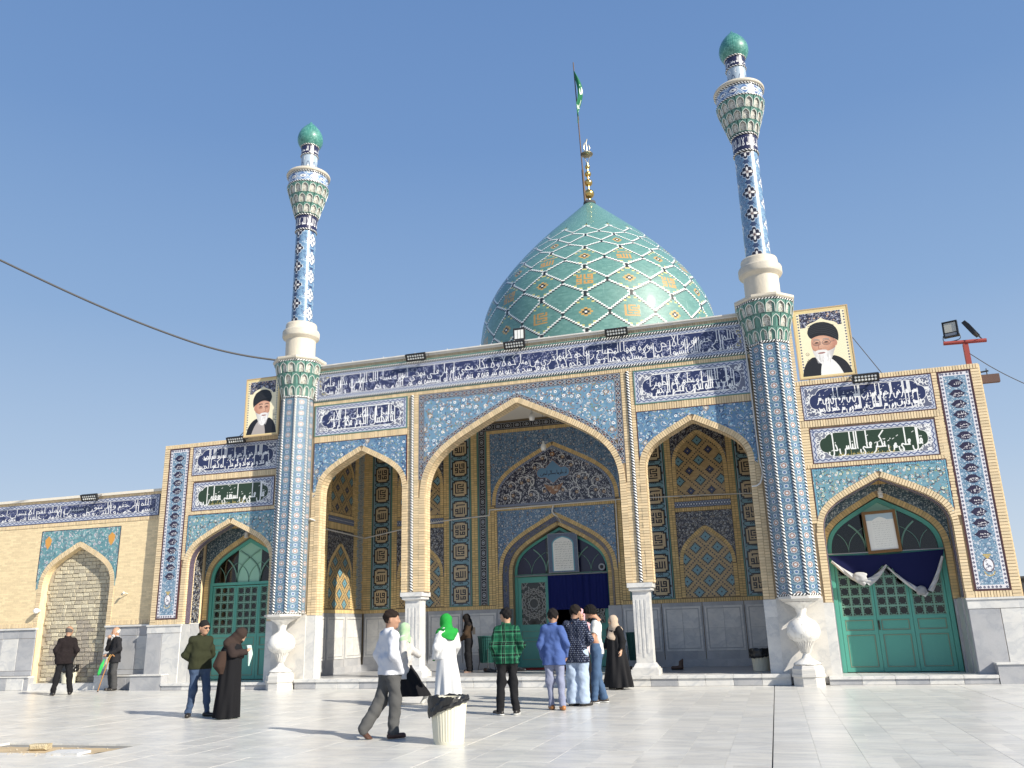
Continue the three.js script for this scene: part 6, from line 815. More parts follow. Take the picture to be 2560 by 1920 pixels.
person({ label: 'white-bearded man in dark blazer leaning on a cane', pos: [-12.3, 0, .2], ry: face(-.5, .9), h: 1.74, pose: { elR: [-.27, 1.16, .12], wrR: [-.07, 1.43, .17], elL: [.26, 1.14, -.02], wrL: [.14, .99, .24], head: [0, 1.62, .04] }, grip: 'LR', look: [-.15, .12], hair: ['fringe', [.7, .68, .65]], beard: [.72, .71, .69], stout: 1.15, top: { name: 'blazer', m: cloth([.02, .02, .023]), hem: .78, e: .02, flare: .015, collar: cloth([.4, .42, .46]) }, trousers: { m: cloth([.06, .06, .062]), e: .026 }, shoes: leather });
person({ label: 'man in olive shirt and sunglasses with hands behind his back', pos: [-4.19, 0, 7.2], ry: face(.95, .62), h: 1.7, pose: { elL: [.265, 1.12, -.1], wrL: [.05, .95, -.17], elR: [-.265, 1.12, -.1], wrR: [-.03, .97, -.16], anL: [.16, .09, .1], knL: [.13, .5, .08], anR: [-.13, .09, -.06], head: [.02, 1.62, .04] }, feet: { L: [.5, 0], R: [-.5, 0] }, look: [.35, .16], hair: ['cropped', [.02, .018, .017]], shades: 1, beard: null, stout: 1.08, top: { m: cloth([.028, .031, .016]), hem: .86, e: .016, flare: .01, collar: cloth([.028, .031, .016]) }, trousers: { m: cloth([.055, .085, .15]), e: .016, e2: .02 }, shoes: leather });
const lady = (o) => person({ handL: 0, handR: 0, skin: [.45, .27, .18], ...o });
// woman bent over under a brown scarf
lady({ label: 'woman in black chador and brown shawl bending her head', pos: [-3.4, 0, 7.4], ry: face(.9, -.35), h: 1.62, pose: { neck: [0, 1.44, .06], head: [0, 1.53, .17], chest: [0, 1.27, .03], elL: [.22, 1.18, .1], wrL: [.08, 1.22, .3], elR: [-.22, 1.18, .1], wrR: [-.08, 1.22, .3] }, handL: 1, handR: 1, grip: 'LR', look: [0, .8], scarf: { m: cloth([.04, .027, .023]), low: -.12, w: .2 }, top: { name: 'shawl', m: cloth([.034, .024, .022]), hem: 1.12, e: .024, flare: .02 }, shoes: rubber, feet: { L: [-1.2, 0], R: [-.4, 0] },
  extra: (g) => { mesh('chador', drapeG([[1.3, 0, .03, .14, .13, 0], [1.16, 0, .02, .21, .19, .03], [.95, 0, .02, .2, .18, .06], [.5, 0, .01, .22, .19, .12], [.02, .0, 0, .25, .22, .16]], 7, 1.2), cloth([.01, .01, .012]), g); mesh('shawl_tail', drapeG([[1.15, -.15, -.1, .07, .08, .05], [.9, -.2, -.14, .08, .11, .12], [.76, -.2, -.1, .02, .04, .1]], 5, 1), cloth([.045, .028, .022]), g); mesh('light_cloth', drapeG([[1.24, .0, .31, .06, .05, .1], [1.08, .02, .34, .06, .05, .25], [.88, 0, .33, .012, .012, .2]], 5, .4), cloth([.5, .66, .6]), g); } });
person({ label: 'man in white shirt and grey trousers striding past the litter bin', pos: [.9, 0, 9.85], ry: face(.62, -.78), h: 1.69, pose: { elL: [.25, 1.13, -.06], wrL: [.24, .88, .06], elR: [-.3, 1.13, -.08], wrR: [-.2, .91, .08], hiR: [-.09, .92, .01], knR: [-.1, .5, .05], anR: [-.1, .09, .02], knL: [.1, .5, -.08], anL: [.1, .15, -.34], head: [-.02, 1.625, .02] }, handR: 0, feet: { R: [-.2, 0], L: [.1, .75] }, look: [-.55, .02], hair: ['hair', [.022, .015, .012]], skin: [.36, .2, .13], top: { m: cloth([.56, .57, .61]), hem: .86, e: .022, flare: .012, collar: cloth([.56, .57, .61]) }, trousers: { m: cloth([.085, .085, .085]), e: .024, e2: .04 }, shoes: M({ color: lin(.07, .03, .02), roughness: .45 }) });
lady({ label: 'woman in pale green scarf and grey tunic walking behind white-shirted man', pos: [-1.15, 0, 4.75], ry: face(-.95, .1), h: 1.56, pose: { elR: [-.22, 1.16, -.1], wrR: [-.2, 1.05, -.28], anL: [.09, .09, .1], knL: [.1, .5, .1], knR: [-.1, .5, -.14], anR: [-.1, .2, -.48] }, look: [0, .1], scarf: { m: cloth([.36, .52, .32]), low: .06, w: .13 }, top: { name: 'tunic', m: cloth([.5, .48, .46]), hem: .55, e: .035, flare: .06 }, shoes: rubber, feet: { L: [0, 0], R: [0, 1.0] }, extra: (g) => mesh('skirt', drapeG([[.75, 0, .0, .15, .15, .02], [.5, 0, -.05, .2, .26, .06], [.16, 0, -.16, .22, .38, .1]], 9, .6), black, g) });
lady({ label: 'woman in long white coat and bright green scarf', pos: [.06, 0, 5.47], ry: face(-.8, -.6), h: 1.7, pose: { elR: [-.25, 1.14, .05], wrR: [-.26, .95, .2], elL: [.24, 1.13, -.02], wrL: [.2, .92, .12], head: [0, 1.62, .05] }, handR: 1, look: [.2, .05], scarf: { m: cloth([.02, .27, .045]), low: .04, w: .18 }, top: { name: 'coat', m: cloth([.6, .6, .6]), hem: .9, e: .04, flare: .04 }, shoes: leather, extra: (g, J) => { mesh('coat_skirt', drapeG([[1.12, 0, 0, .15, .14, .01], [.9, 0, 0, .185, .165, .05], [.5, 0, -.02, .23, .23, .11], [.1, 0, -.04, .27, .3, .15]], 7, 2), cloth([.6, .6, .6]), g); mesh('scarf_tail', drapeG([[1.44, .14, -.04, .07, .09, .05], [1.15, .2, .06, .05, .06, .1], [.85, .22, .12, .02, .03, .1]], 5, 0), cloth([.015, .16, .035]), g); } });
lady({ label: 'woman in dark headscarf and brown top standing by the green basket', pos: [-2.3, .25, -2.3], ry: face(-.8, .3), h: 1.6, pose: { elL: [.2, 1.14, .08], wrL: [.06, .98, .22], elR: [-.2, 1.14, .08], wrR: [-.04, .98, .22], head: [0, 1.6, .06] }, handL: 1, grip: 'LR', look: [0, .5], scarf: { m: cloth([.014, .012, .012]), low: -.04, w: .16 }, top: { name: 'blouse', m: cloth([.05, .032, .02]), hem: .92, e: .03 }, trousers: { m: black, e: .04, e2: .05 }, shoes: leather, soles: M({ color: lin(.5, .3, .22), roughness: .7 }), extra: (g) => mesh('shoulder_bag', merge(extr([[-.12, 0], [.12, 0], [.14, .2], [-.14, .2]], -.04, .04)).translate(-.2, 1.02, -.16), cloth([.42, .34, .26]), g) });
T.plaid = canvasTex(256, 256, (g, w) => { g.fillStyle = '#124c37'; g.fillRect(0, 0, w, w); g.globalAlpha = .6; g.fillStyle = '#0b3628'; for (const o of [40, 168]) { g.fillRect(o, 0, 26, w); g.fillRect(0, o, w, 26); } g.globalAlpha = 1; g.fillStyle = '#14181a'; for (const o of [0, 118, 236]) { g.fillRect(o, 0, 12, w); g.fillRect(0, o, w, 12); } g.fillStyle = '#4f8468'; for (const o of [18, 104, 146, 232]) { g.fillRect(o, 0, 3, w); g.fillRect(0, o, w, 3); } });
T.sprig = canvasTex(256, 256, (g, w) => { g.fillStyle = '#141a2c'; g.fillRect(0, 0, w, w); for (let k = 0; k < 64; k++) { const x = (k % 8) * 32 + (Math.floor(k / 8) % 2) * 16, y = Math.floor(k / 8) * 32; g.save(); g.translate(x + 8, y + 12); g.rotate((k % 3 - 1) * .7); g.fillStyle = k % 2 ? '#8f97aa' : '#626c84'; for (const [a, b] of [[0, 0], [7, -5], [-7, -5], [5, 6], [-5, 6]]) { g.beginPath(); g.ellipse(a, b, 5, 2.4, a * .2, 0, 7); g.fill(); } g.restore(); } });
const away = (x, z) => face(x - 6.16, z - 21.16);
person({ label: 'man in green plaid shirt and black trousers seen from behind', pos: [1.64, 0, 6.69], ry: away(1.64, 6.69) + .12, h: 1.74, pose: { ...pocket, anL: [.14, .09, -.02], anR: [-.14, .09, -.03] }, handL: 0, handR: 0, look: [.5, .02], hair: ['hair', [.012, .011, .012]], skin: [.38, .22, .14], top: { m: cloth([1, 1, 1], { map: rep(T.plaid, 2.6, 2.6) }), hem: .83, e: .02, flare: .01, collar: cloth([.02, .14, .08]) }, trousers: { m: black, e: .018, e2: .026 }, shoes: leather, soles: rubber, feet: { L: [.5, 0], R: [-.35, 0] } });
person({ label: 'man in royal blue blazer and tan shoes', pos: [2.27, 0, 5.86], ry: away(2.27, 5.86) - .25, h: 1.72, pose: { elL: [.25, 1.13, -.04], wrL: [.22, .9, .1], elR: [-.25, 1.13, -.03], wrR: [-.2, .92, .12], anL: [.08, .09, .05], anR: [-.15, .09, -.06], head: [0, 1.62, .04] }, look: [.15, .1], hair: ['hair', [.014, .012, .012]], skin: [.3, .17, .11], top: { name: 'blazer', m: cloth([.065, .11, .29]), hem: .77, e: .018, flare: .016, collar: cloth([.065, .11, .29]) }, trousers: { m: cloth([.22, .24, .34]), e: .014, e2: .016 }, shoes: M({ color: lin(.36, .15, .045), roughness: .45 }), feet: { L: [.5, 0], R: [.45, 0] } });
person({ label: 'man in navy sprig-patterned tunic and loose pale blue trousers', pos: [2.52, 0, 5.1], ry: away(2.52, 5.1) - .3, h: 1.8, pose: { elL: [.24, 1.13, .02], wrL: [.12, 1.02, .2], elR: [-.27, 1.13, .0], wrR: [-.12, 1.06, .22], head: [0, 1.61, .05] }, look: [-.3, .2], hair: ['hair', [.015, .012, .011]], skin: [.3, .17, .11], stout: 1.08, top: { name: 'tunic', m: cloth([1, 1, 1], { map: rep(T.sprig, 3.4, 3.4) }), hem: .74, e: .024, flare: .02, collar: cloth([.01, .012, .02]) }, trousers: { m: cloth([.34, .42, .55]), e: .05, e2: .07 }, shoes: leather, feet: { L: [-.6, 0], R: [-.7, 0] } });
lady({ label: 'woman in pink scarf and black skirt amid the group of men', pos: [2.36, 0, 4.0], ry: face(.5, .85), h: 1.74, look: [.1, .3], scarf: { m: cloth([.62, .34, .37]), low: .05, w: .14 }, top: { name: 'blouse', m: cloth([.58, .46, .48]), hem: .9, e: .03 }, shoes: rubber, extra: (g) => mesh('skirt', drapeG([[1.05, 0, 0, .15, .14, .02], [.6, 0, 0, .2, .2, .06], [.05, 0, .02, .32, .3, .1]], 10, .8), black, g) });
person({ label: 'bearded man in white polo shirt and jeans looking down', pos: [2.78, 0, 4.5], ry: face(-.97, .1), h: 1.8, pose: { elL: [.23, 1.13, .04], wrL: [.1, 1.14, .28], elR: [-.24, 1.13, .04], wrR: [-.1, 1.14, .28], head: [0, 1.6, .08], neck: [0, 1.45, .0], anL: [.09, .09, .08], anR: [-.12, .09, -.08] }, grip: 'LR', look: [0, .55], hair: ['shaggy', [.01, .009, .009]], beard: [.015, .012, .011], skin: [.42, .22, .14], top: { m: cloth([.6, .6, .59]), hem: .86, e: .016, flare: .01, short: 1, collar: cloth([.02, .022, .03]) }, trousers: { m: cloth([.06, .105, .19]), e: .02, e2: .03 }, shoes: M({ color: lin(.05, .04, .035), roughness: .6 }), soles: rubber, feet: { L: [.2, 0], R: [-.2, 0] } });
lady({ label: 'woman in beige headscarf and black chador by the portico step', pos: [2.5, 0, .95], ry: face(-.6, .75), h: 1.64, pose: { elL: [.26, 1.13, -.02], wrL: [.29, .9, .06], elR: [-.22, 1.13, .0], wrR: [-.16, .95, .16], head: [0, 1.61, .03] }, handL: 1, look: [-.1, .12], skin: [.5, .3, .2], scarf: { m: cloth([.44, .35, .27]), low: -.06, w: .19 }, top: { name: 'robe', m: black, hem: .95, e: .05 }, shoes: leather, extra: (g) => mesh('chador', drapeG([[1.3, 0, 0, .15, .13, .0], [1.0, .02, 0, .22, .18, .08], [.5, .04, 0, .29, .24, .14], [.05, .06, 0, .36, .3, .16]], 8, 2.2), cloth([.016, .016, .018]), g) });
// ---------- small things ----------
const steel = M({ color: lin(.3, .3, .31), metalness: .7, roughness: .45 }), blackPl = M({ color: lin(.02, .02, .022), roughness: .5 });
// litter bins with bin liners
const binM = M({ color: lin(.62, .59, .47), roughness: .5 }), bagM = new THREE.MeshPhysicalMaterial({ color: lin(.012, .012, .013), roughness: .28, side: THREE.DoubleSide });
function bin(label, pos, h, r, seedK, tilt = 0) {
  const b = thing('litter_bin', label, 'bin', pos, seedK, 'white litter bins'), n = 96, P = [], I = [];
  const ring = (y, rad, a) => { for (let s = 0; s <= n; s++) { const t = s / n * 2 * PI, q = rad * (1 - a * (.5 + .5 * Math.sign(Math.sin(t * 36)))); P.push(Math.sin(t) * q, y, Math.cos(t) * q); } };
  ring(0, r * .8, 0); ring(.03, r * .81, 0); ring(.04, r * .815, .02); ring(h - .08, r * .97, .02); ring(h - .07, r * .98, 0); ring(h, r, 0); ring(h, r * .94, 0); ring(.03, r * .76, 0);
  for (let i = 0; i < 7; i++) for (let s = 0; s < n; s++) { const a = i * (n + 1) + s, c = a + n + 1; I.push(a, a + 1, c, c, a + 1, c + 1); }
  const g = new THREE.BufferGeometry(); g.setAttribute('position', new THREE.Float32BufferAttribute(P, 3)); g.setIndex(I); const q = g.toNonIndexed(); q.computeVertexNormals(); q.setAttribute('uv', new THREE.Float32BufferAttribute(new Float32Array(q.attributes.position.count * 2), 2)); mesh('tub', q, binM, b); mesh('tub_floor', new THREE.CylinderGeometry(r * .8, r * .8, .01, 32).translate(0, .012, 0), binM, b);
  // liner: crumpled skirt over the rim
  const BP = [], BI = [], m = 72, prof = [[h - .12, .86], [h - .02, .93], [h + .02, 1.0], [h + .015, 1.07], [h - .03, 1.1], [h - .07, 1.09], [h - .11, 1.12], [h - .15, 1.07]]; prof.forEach(([y, f], i) => { for (let s = 0; s <= m; s++) { const t = (s % m) / m * 2 * PI, dr = tilt * Math.cos(t - 4.4) * (i > 3 ? (i - 3) / 4 : 0), nz = fbm(Math.cos(t) * 3 + i * .7 + seedK * 9 + 30, Math.sin(t) * 3 + i * .5 + 30, 999, 3, 4) - .5, n2 = fbm(Math.cos(t) * 9 + i + 60, Math.sin(t) * 9 + seedK + 60, 999, 2, 9) - .5; const rad = r * (f + nz * .12 + n2 * .07); BP.push(Math.sin(t) * rad, y + nz * .05 + n2 * .03 - dr, Math.cos(t) * rad); } }); for (let i = 0; i < prof.length - 1; i++) for (let s = 0; s < m; s++) { const a = i * (m + 1) + s, c = a + m + 1; BI.push(a, a + 1, c, c, a + 1, c + 1); }
  const bg = new THREE.BufferGeometry(); bg.setAttribute('position', new THREE.Float32BufferAttribute(BP, 3)); bg.setIndex(BI); const bq = bg.toNonIndexed(); bq.computeVertexNormals(); bq.setAttribute('uv', new THREE.Float32BufferAttribute(new Float32Array(bq.attributes.position.count * 2), 2)); mesh('bin_liner', bq, bagM, b);
  return b;
}
bin('white litter bin with black liner on the open paving', [1.94, 0, 10.25], .56, .245, 0.4, .1);
bin('white litter bin inside the portico near the vase', [5.7, .25, -1.2], .5, .24, 1.3, .05);
bin('white litter bin against the bricked-up niche', [-14.35, .19, -.32], .5, .23, 2.4, .05);
// green wire baskets
function basket(label, pos) { const b = thing('shoe_basket', label, 'basket', pos, 0, 'green shoe baskets'), gm = M({ color: lin(.005, .07, .06), roughness: .6 }); const gs = []; for (let k = 0; k < 26; k++) { const a = k / 26 * 2 * PI; gs.push(rodG([Math.sin(a) * .2, .22, Math.cos(a) * .2], [Math.sin(a) * .26, .95, Math.cos(a) * .26], .006, .006, 4)); } for (let j = 0; j < 9; j++) { const y = .22 + j * .09, r = .2 + .06 * j / 8; gs.push(move(new THREE.TorusGeometry(r, .006, 5, 30).rotateX(PI / 2), 0, y, 0)); } mesh('wire_cage', merge(gs), gm, b); mesh('liner', latheG([[0, .23], [.19, .23], [.245, .93]], 30), gm, b); mesh('rim', move(new THREE.TorusGeometry(.265, .015, 8, 36).rotateX(PI / 2), 0, .95, 0), gm, b); mesh('stand', merge([0, 1, 2].map((k) => { const a = k * 2.1 + .4; return tubeG([[Math.sin(a) * .27, .6, Math.cos(a) * .27], [Math.sin(a) * .25, .25, Math.cos(a) * .25], [Math.sin(a) * .3, .01, Math.cos(a) * .3]], .012); })), blackPl, b); }
basket('green wire basket behind the woman in the brown top', [-2.05, .25, -3.2]); basket('green wire basket beside a fluted column', [2.35, .25, -3.2]);
// shoes left on the platform
{
  const shoeG = sdfMesh((x, y, z) => Math.max(bones([[0, .045, -.1, 0, .03, .13, .042, .04], [0, .08, -.08, 0, .05, 0, .036, .04]], .04)(x, y, z), .004 - y, -Math.max(Math.hypot(x, (y - .11), z + .07) - .035, 0 - y)), [-.07, -.02, -.18], [.07, .14, .2], .012);
  const cols = [[.015, .013, .012], [.03, .02, .016], [.06, .035, .025], [.02, .022, .028]].map((c) => M({ color: lin(...c), roughness: .5 }));
  const spot = (x, z, r, c) => { const o = mesh('shoe', shoeG, cols[c], null); o.position.set(x, .25, z); o.rotation.y = r; return o; };
  [[-2.75, -1.55, .4], [-2.5, -1.5, 2.2], [-1.75, -2.3, 1.1], [-1.6, -2.2, 1.4], [-1.35, -2.6, .3], [-1.2, -2.5, -.4], [-1.0, -2.75, 2.0], [-.85, -2.6, 1.2], [-1.5, -2.75, 2.6], [-1.1, -2.2, .8]].forEach(([x, z, r], k) => { spot(x, z, r, k % 4).userData = { label: 'dark shoe left on the platform near the woman in brown top', category: 'shoe', group: 'shoes near the entrance' }; });
  [[2.1, -2.1, .3], [2.35, -2.2, .9], [2.5, -1.9, -.4], [2.7, -2.3, 1.8], [2.0, -1.6, 2.4], [2.3, -1.45, 1.6], [2.75, -2.8, .2], [1.85, -2.6, 1]].forEach(([x, z, r], k) => { spot(x, z, r, (k + 1) % 4).userData = { label: 'dark shoe left on the platform near a fluted column', category: 'shoe', group: 'shoes near the column' }; });
  const boot = thing('ankle_boot', 'brown ankle boot standing alone on the portico floor', 'boot', [3.55, .25, -2.2], -1.5); mesh('boot_upper', sdfMesh((x, y, z) => Math.max(bones([[0, .05, -.1, 0, .045, .12, .05, .046], [0, .06, -.1, 0, .26, -.11, .055, .06]], .05)(x, y, z), .02 - y, y - .24 - (z + .1) * -.6), [-.08, -.01, -.2], [.08, .34, .2], .012), M({ color: lin(.07, .035, .022), roughness: .5 }), boot); mesh('boot_sole', extr([[-.05, -.15], [.05, -.15], [.05, .15], [-.05, .15]], 0, .022).rotateX(-PI / 2).scale(1, 1, -1).translate(0, .002, 0), blackPl, boot);
}
// doormat
{ const o = mesh('doormat', boxG(-1.3, .252, -4.3, .9, .262, -3.1), cloth([.3, .035, .03])); o.userData = { label: 'red carpet runner at the entrance door', category: 'carpet' }; }
// floodlights along the parapets
function flood(label, pos, tiltX, grp = 'black floodlights along the parapets') { const f = thing('floodlight', label, 'floodlight', pos, 0, grp); f.rotation.x = tiltX; f.scale.setScalar(1.15); mesh('housing', merge(boxG(-.26, -.09, -.04, .26, .09, .02), frameG(-.25, -.08, .25, .08, .015, .02, .035)), blackPl, f); const gs = []; for (let i = 0; i < 7; i++) for (let j = 0; j < 2; j++) gs.push(move(new THREE.SphereGeometry(.026, 10, 6).scale(1, 1, .4), -.195 + i * .065, j ? .034 : -.034, .022)); mesh('lens', merge(gs), M({ color: lin(.8, .79, .74), roughness: .25 }), f); mesh('bracket', merge(boxG(-.28, -.02, -.2, -.262, .02, 0), boxG(.262, -.02, -.2, .28, .02, 0), boxG(-.28, -.02, -.21, .28, .02, -.195)), steel, f); }
flood('black floodlight over the long brick wall', [-14.1, 5.72, -.05], .5); flood('black floodlight under the poster of the man looking sideways', [-8.7, 7.03, .2], .5);
[[-2.9, 'black floodlight on the parapet towards the cable minaret'], [.05, 'black floodlight on the parapet below the square floodlight'], [2.9, 'black floodlight on the parapet towards the tarpaulin wing']].forEach(([x, l]) => flood(l, [x, 8.94, .2], .55)); flood('black floodlight under the poster of the man with glasses', [8.85, 6.98, .2], .5);
{ const f = thing('floodlight', 'square floodlight standing up behind the parapet before the dome', 'floodlight', [.05, 9.1, -.3], 0); mesh('housing', merge(boxG(-.17, .1, -.06, .17, .5, 0), boxG(-.19, .05, -.05, .19, .12, .02)), blackPl, f); for (const x of [-.09, 0, .09]) mesh('lens', boxG(x - .038, .18, .001, x + .038, .44, .01), M({ color: lin(.75, .75, .72), roughness: .3 }), f); mesh('bracket', merge(boxG(-.02, -.05, -.05, .02, .1, -.02), boxG(-.14, .02, -.05, .14, .05, -.02)), steel, f); }
// red mast with two floodlights on the wing roof
{
  const m = thing('lamp_mast', 'red steel mast with two floodlights above the wing', 'lamp mast', [11.29, 6.9, -.5]), red = M({ color: lin(.3, .045, .035), roughness: .6 });
  mesh('post', boxG(-.055, 0, -.055, .055, .86, .055), red, m); mesh('crossbar', move(rodG([-.47, .93, 0], [.47, .9, 0], .05), 0, 0, 0), red, m);
  const lampHead = (x, ry, rx) => { const h = part('lamp_head', m); h.position.set(x, 1.0, 0); h.rotation.set(rx, ry, 0, 'YXZ'); mesh('housing', merge(boxG(-.17, .09, -.07, .17, .5, 0), frameG(-.15, .11, .15, .48, .02, 0, .03)), blackPl, h); mesh('lens', boxG(-.13, .21, .001, .13, .46, .014), M({ color: lin(.5, .49, .43), roughness: .35 }), h); mesh('driver', boxG(-.13, .1, .001, .13, .18, .022), steel, h); mesh('yoke', merge(tubeG([[-.18, .14, 0], [-.18, 0, 0], [.18, 0, 0], [.18, .14, 0]], .01)), blackPl, h); };
  lampHead(-.27, -.35, -.12); lampHead(.34, 1.1, -.5);
  const bx = thing('cable_bracket', 'brown steel channel with insulator projecting from the wing corner', 'bracket', [11.36, 6.72, -.45]); mesh('channel', boxG(0, 0, -.06, .5, .2, .06), M({ color: lin(.1, .055, .045), roughness: .7 }), bx); mesh('insulator', merge(rodG([.02, .27, 0], [.3, .3, 0], .02), rodG([.06, .2, 0], [.06, .34, 0], .012), rodG([.26, .2, 0], [.26, .36, 0], .012)), blackPl, bx);
}
const wireM = M({ color: lin(.07, .07, .075), roughness: .7 });
const cable = (name, label, pts, r) => { const o = mesh(name, tubeG(pts, r, 60, 6), wireM); o.userData = { label, category: 'cable' }; return o; };
cable('overhead_cable', 'thick grey cable sagging from the minaret with its end beyond the long wall', [[-7.25, 9.36, .1], [-8.14, 9.43, .81], [-8.96, 9.59, 1.47], [-10.17, 10.02, 2.44], [-11.44, 10.59, 3.45], [-13.32, 11.57, 4.96], [-18, 14.2, 8.7]], .03);
cable('mast_cable', 'thin wire running down from the red lamp mast', [[11.33, 7.5, -.45], [11.78, 7.07, -.45], [12.35, 6.63, -.45], [14.5, 5.3, -.45], [18, 3.9, -.4]], .01);
// rods that brace the posters
for (const [a, b, l] of [[[-8.55, 7.3, .04], [-9.0, 7.05, -.1], 'thin stay wire of the poster beside the cable minaret'], [[8.72, 8.1, 0], [9.35, 7.15, -.4], 'pale stay wire behind the poster of the man with glasses']]) cable('stay_wire', l, [a, a.map((v, i) => (v + b[i]) / 2), b], .01);
// white conduit crossing the portico
{
  const c = thing('conduit', 'white plastic conduit strung across the portico at arch height', 'conduit'), cm = M({ color: lin(.62, .61, .58), roughness: .6 });
  mesh('left_run', merge(tubeG([[-6.2, 4.55, .06], [-5.95, 4.45, -.1], [-6.05, 4.4, -.5]], .02, 12), tubeG([[-6.4, 4.42, -.6], [-6.4, 4.36, -3.7]], .022, 4), tubeG([[-6.4, 4.36, -3.8], [-4, 4.72, -3.8], [-2.1, 4.83, -3.8]], .022, 20)), cm, c).name = 'conduit_run';
  mesh('conduit_run', merge(tubeG([[-2.1, 4.83, -3.79], [-2.08, 5.0, -3.79]], .022, 4), tubeG([[-2.08, 5.0, -3.79], [0, 5.03, -3.79], [1.9, 5.05, -3.79]], .022, 8), tubeG([[1.9, 5.05, -3.79], [4, 5.02, -3.79], [6.3, 4.95, -3.79]], .018, 12)), cm, c);
  mesh('drop_tube', merge(tubeG([[.0, 5.03, -3.78], [-.05, 4.8, -3.78], [.1, 4.65, -3.9], [.12, 4.5, -4.2]], .03, 14)), cm, c); mesh('drop_tube', tubeG([[1.92, 5.05, -3.79], [1.92, 4.2, -3.79], [1.92, 3.2, -3.79]], .018, 6), cm, c);
  const c2 = thing('downpipe', 'thin white pipe running down the corner beside the tiled tower', 'pipe'); mesh('pipe_run', tubeG([[6.13, 9.0, .1], [6.17, 7.5, .08], [6.2, 5.2, .1], [6.23, 4.85, .12], [6.12, 4.6, .1], [5.95, 4.58, .04]], .022, 40), cm, c2);
  const jb = mesh('junction_box', merge(boxG(-6.34, 4.15, -.62, -6.18, 4.42, -.42)), M({ color: lin(.5, .4, .18), roughness: .8 })); jb.userData = { label: 'yellow junction box on the portico pier below the conduit', category: 'junction box' };
}
// hanging bulbs
const bulbM = M({ color: lin(.8, .79, .76), roughness: .35 });
function bulb(label, top, y, spiralB) { const b = thing('hanging_bulb', label, 'bulb', [top[0], 0, top[2]], 0, 'hanging bulbs'); mesh('wire', rodG([0, top[1], 0], [0, y + .1, 0], .006), wireM, b); mesh('socket', move(new THREE.CylinderGeometry(.03, .035, .09, 12), 0, y + .08, 0), M({ color: lin(.7, .69, .65) }), b); mesh('glass', spiralB ? merge([0, 1, 2, 3].map((k) => move(new THREE.TorusGeometry(.045, .018, 6, 16).rotateX(PI / 2 + .2), 0, y + .02 - k * .04, 0))) : latheG([[0, y - .16], [.07, y - .15], [.09, y - .05], [.06, y + .03], [.03, y + .05]], 16), bulbM, b); }
bulb('hanging bulb low before the upper blue spandrel', [.05, 7.86, -2.6], 6.65); bulb('hanging bulb close under the centre arch', [.1, 7.86, -1.2], 7.25); bulb('spiral bulb in the arch of the wing with the blue tarpaulin', [8.9, 4.68, -.7], 4.32, 1); bulb('spiral bulb in the arch of the wing by the long wall', [-8.75, 4.68, -.7], 4.35, 1);
